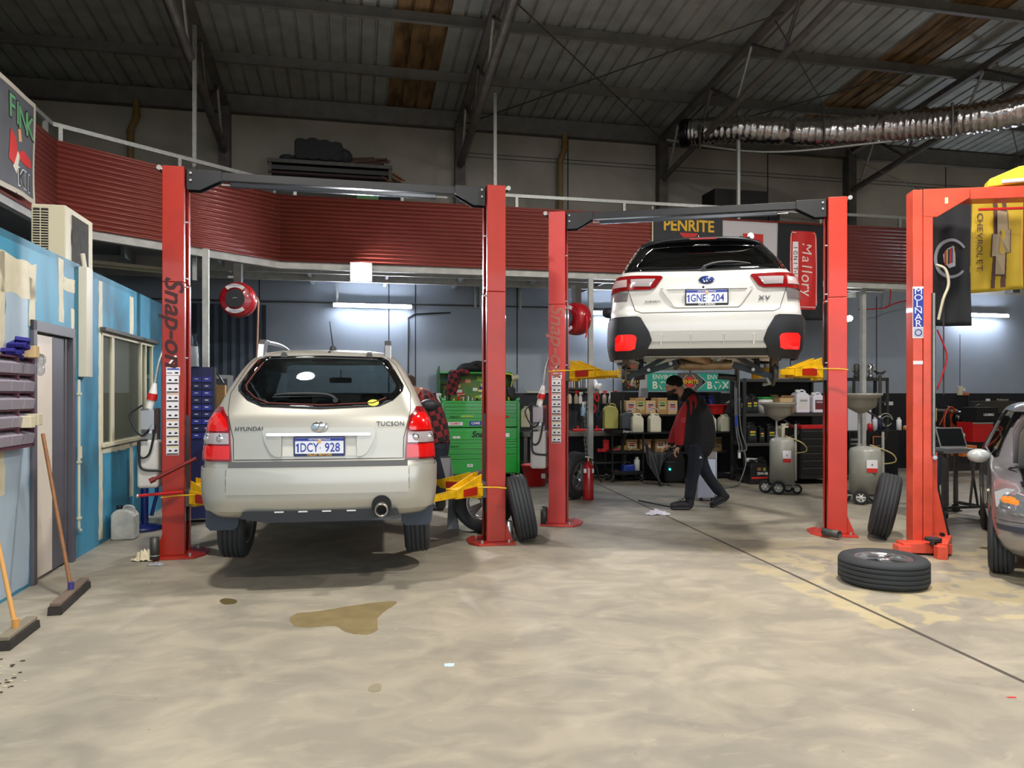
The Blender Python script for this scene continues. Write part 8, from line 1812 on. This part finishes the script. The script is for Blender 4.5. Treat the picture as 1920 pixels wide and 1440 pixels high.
t = thing('grey_board', 'leaning grey metal board behind the gold wagon\'s right side above the yellow arm', 'board', gp(838, 8.6, .0), R(5)); mb = MB(); z1_, z0_ = zz(856, 8.6), .0; mb.prism([(-.08, z1_), (.04, z1_), (.14, z0_ + .2), (-.0, z0_ + .0), (.14, z0_)], 0, .012, mat('board_grey', '#7c7e80', .5, .3), 'xz'); mb.bx(-.08, .04, -.004, .014, z1_ - .012, z1_ + .003, blk); mb.build('board', t)
t = thing('wall_bracket_light', 'dark tube fitting under the mezzanine behind the red corner fascia', 'light', bw(-3.2, 11.8, 3.40), TH + .5); mb = MB(); mb.bx(-.5, .5, -.05, .05, 0, .05, cream); mb.build('batten', t); mb = MB(); mb.cyl((-.48, 0, -.02), (.48, 0, -.02), .02, mat('unlit_tube', '#b8b498', .4), n=10); mb.build('tube', t)
t = bthing('air_line', 'red air line looping from the mezzanine toward the lettered orange post', 'hose', uu(1610, 13.3), 13.3, zv(1610, 580, 13.3)); mb = MB(); mb.tube([(0, 0, 0), (.5, 0, .03), (.7, 0, .10), (.74, 0, .42)], .012, redp, 8, sub=5); mb.tube([(.6, 0, .05), (1.1, 0, .2), (2.0, 0, .22)], .012, redp, 8, sub=5); mb.build('hose', t); mb = MB(); mb.cyl((.74, 0, .42), (.74, 0, .5), .02, galv, n=10); mb.build('fitting', t)
# ================================================================ lights
tube = mat('tube_glow', '#ffffff', .5, emit='#e6efff', es=110)
def tube_light(label, pxc, py, length, v=13.55, tilt=0):
    Y = vat(pxc, v); p = gp(pxc, Y, zz(py, Y))
    t = thing('tube_light', label, 'light', p, TH + tilt)
    mb = MB(); mb.bx(-length / 2, length / 2, -.02, .06, -.02, .05, mat('batten_white', '#c8ccd0', .5)); mb.build('batten', t)
    mb = MB(); mb.cyl((-length / 2 + .03, -.04, 0), (length / 2 - .03, -.04, 0), .024, tube, n=12); mb.build('tube', t)
    return t
tube_light('lit tube light on the grey back wall above the gold wagon\'s roof', 699, 575, 1.38)
tube_light('lit tube light glimpsed just left of the raised white wagon\'s black bumper corner', 1160, 589, 1.3)
tube_light('lit tube light on the wall behind the silver hatchback and the lettered post', 1840, 592, 1.35)
def lamp(name, typ, loc, energy, col=(1, 1, 1), size=.3, rot=None, **k):
    l = bpy.data.lights.new(name, typ); l.energy = energy; l.color = col
    if typ == 'AREA': l.size = size; l.shape = k.get('shape', 'DISK'); 
    if typ == 'AREA' and 'sy' in k: l.size_y = k['sy']
    if typ == 'SPOT': l.spot_size = k.get('spot', R(120)); l.spot_blend = .5; l.shadow_soft_size = size
    if typ == 'POINT': l.shadow_soft_size = size
    if 'spread' in k: l.spread = k['spread']
    o = bpy.data.objects.new(name, l); COL.objects.link(o); o.location = loc
    if rot is not None: o.rotation_euler = rot
    return o
# LED flood light under the mezzanine edge
p = gp(677, 11.0, zz(510, 11.0)); t = thing('flood_light', 'dazzling white flood light under the red corrugated fascia above the gold wagon', 'light', p, TH)
mb = MB(); mb.bx(-.16, .16, -.02, .05, -.14, .14, alu); mb.tube([(-.12, .02, 0), (-.12, .02, .12), (.12, .02, .12), (.12, .02, 0)], .01, stl, 6); mb.bx(-.02, .02, .0, .3, .10, .13, stl); mb.build('housing', t, bevel=.01)
mb = MB(); mb.cyl((0, -.022, 0), (0, -.03, 0), .13, mat('led_glow', '#ffffff', .5, emit='#f4f6ff', es=260), n=24); mb.build('lens', t)
d = Vector((.05, -1, -.62)); lamp('flood', 'SPOT', p + Vector((0, -.06, 0)), 260, (.93, .96, 1), .07, d.to_track_quat('-Z', 'Y').to_euler(), spot=R(140))
Y = vat(1593, 12.6); p = gp(1593, Y, zz(597, Y)); t = thing('work_light', 'small round lit lamp beside the right post of the white wagon\'s lift', 'light', p, TH)
mb = MB(); mb.ball((0, 0, 0), .055, mat('bulb_glow', '#ffffff', .5, emit='#ffffff', es=120), 14, 10); mb.build('bulb', t); mb = MB(); mb.cyl((0, .05, 0), (0, .16, 0), .06, stl, n=14); mb.cyl((0, .1, .03), (0, .1, 1.0), .008, blk); mb.build('holder', t)
# round high-bay lamps hanging from the trusses over and behind the camera
hb = mat('highbay_glow', '#ffffff', .5, emit='#fff6ea', es=40)
for i, (u, v, e) in enumerate(((-1.2, 4.6, 190), (4.2, 5.2, 240), (1.2, -.2, 200), (8.5, 5.4, 200))):
    p = bw(u, v, 6.3); t = thing('high_bay_lamp', ('round high-bay lamp hung over the open floor, first of the row from the office side', 'round high-bay lamp hung over the open floor between the two lifts', 'round high-bay lamp hung nearest the roller door', 'round high-bay lamp hung over the silver hatchback')[i], 'light', p, TH)
    mb = MB(); mb.lathe([(.06, .28), (.10, .2), (.24, 0), (.25, 0), (.11, .22), (.07, .30)], alu, 28, close=True); mb.cyl((0, 0, .28), (0, 0, .9), .01, stl); mb.build('reflector', t)
    mb = MB(); mb.cyl((0, 0, .03), (0, 0, .05), .21, hb, n=24); mb.build('diffuser', t)
    lamp('highbay', 'AREA', p + Vector((0, 0, -.02)), e, (1, .96, .91), .42, (0, 0, 0))
p = bw(-3.7, 9.2, 2.64); t = thing('office_tube', 'tube light on the ceiling inside the blue office', 'light', p, TH); mb = MB(); mb.bx(-.6, .6, -.04, .04, .02, .06, wht); mb.build('batten', t); mb = MB(); mb.cyl((-.58, 0, 0), (.58, 0, 0), .018, mat('office_tube_glow', '#ffffff', .5, emit='#fff4e0', es=80), n=10); mb.build('tube', t)
# daylight comes from the sky through the open roller door
W = bpy.data.worlds.new('sky'); SC.world = W; W.use_nodes = True
W.node_tree.nodes['Background'].inputs[0].default_value = (.85, .92, 1.0, 1); W.node_tree.nodes['Background'].inputs[1].default_value = 2.2
po = lamp('door_portal', 'AREA', bw(1.0, V0 - .12, 2.3), 1, (1, 1, 1), 12, (R(90), 0, TH + math.pi), shape='RECTANGLE', sy=4.6); po.data.cycles.is_portal = True
mb = MB(); mb.bx(-40, 50, -45, V0 - .25, -.25, -.05, mat('yard_asphalt', '#8a8780', .9)); struct(mb, 'ground', rz=TH)
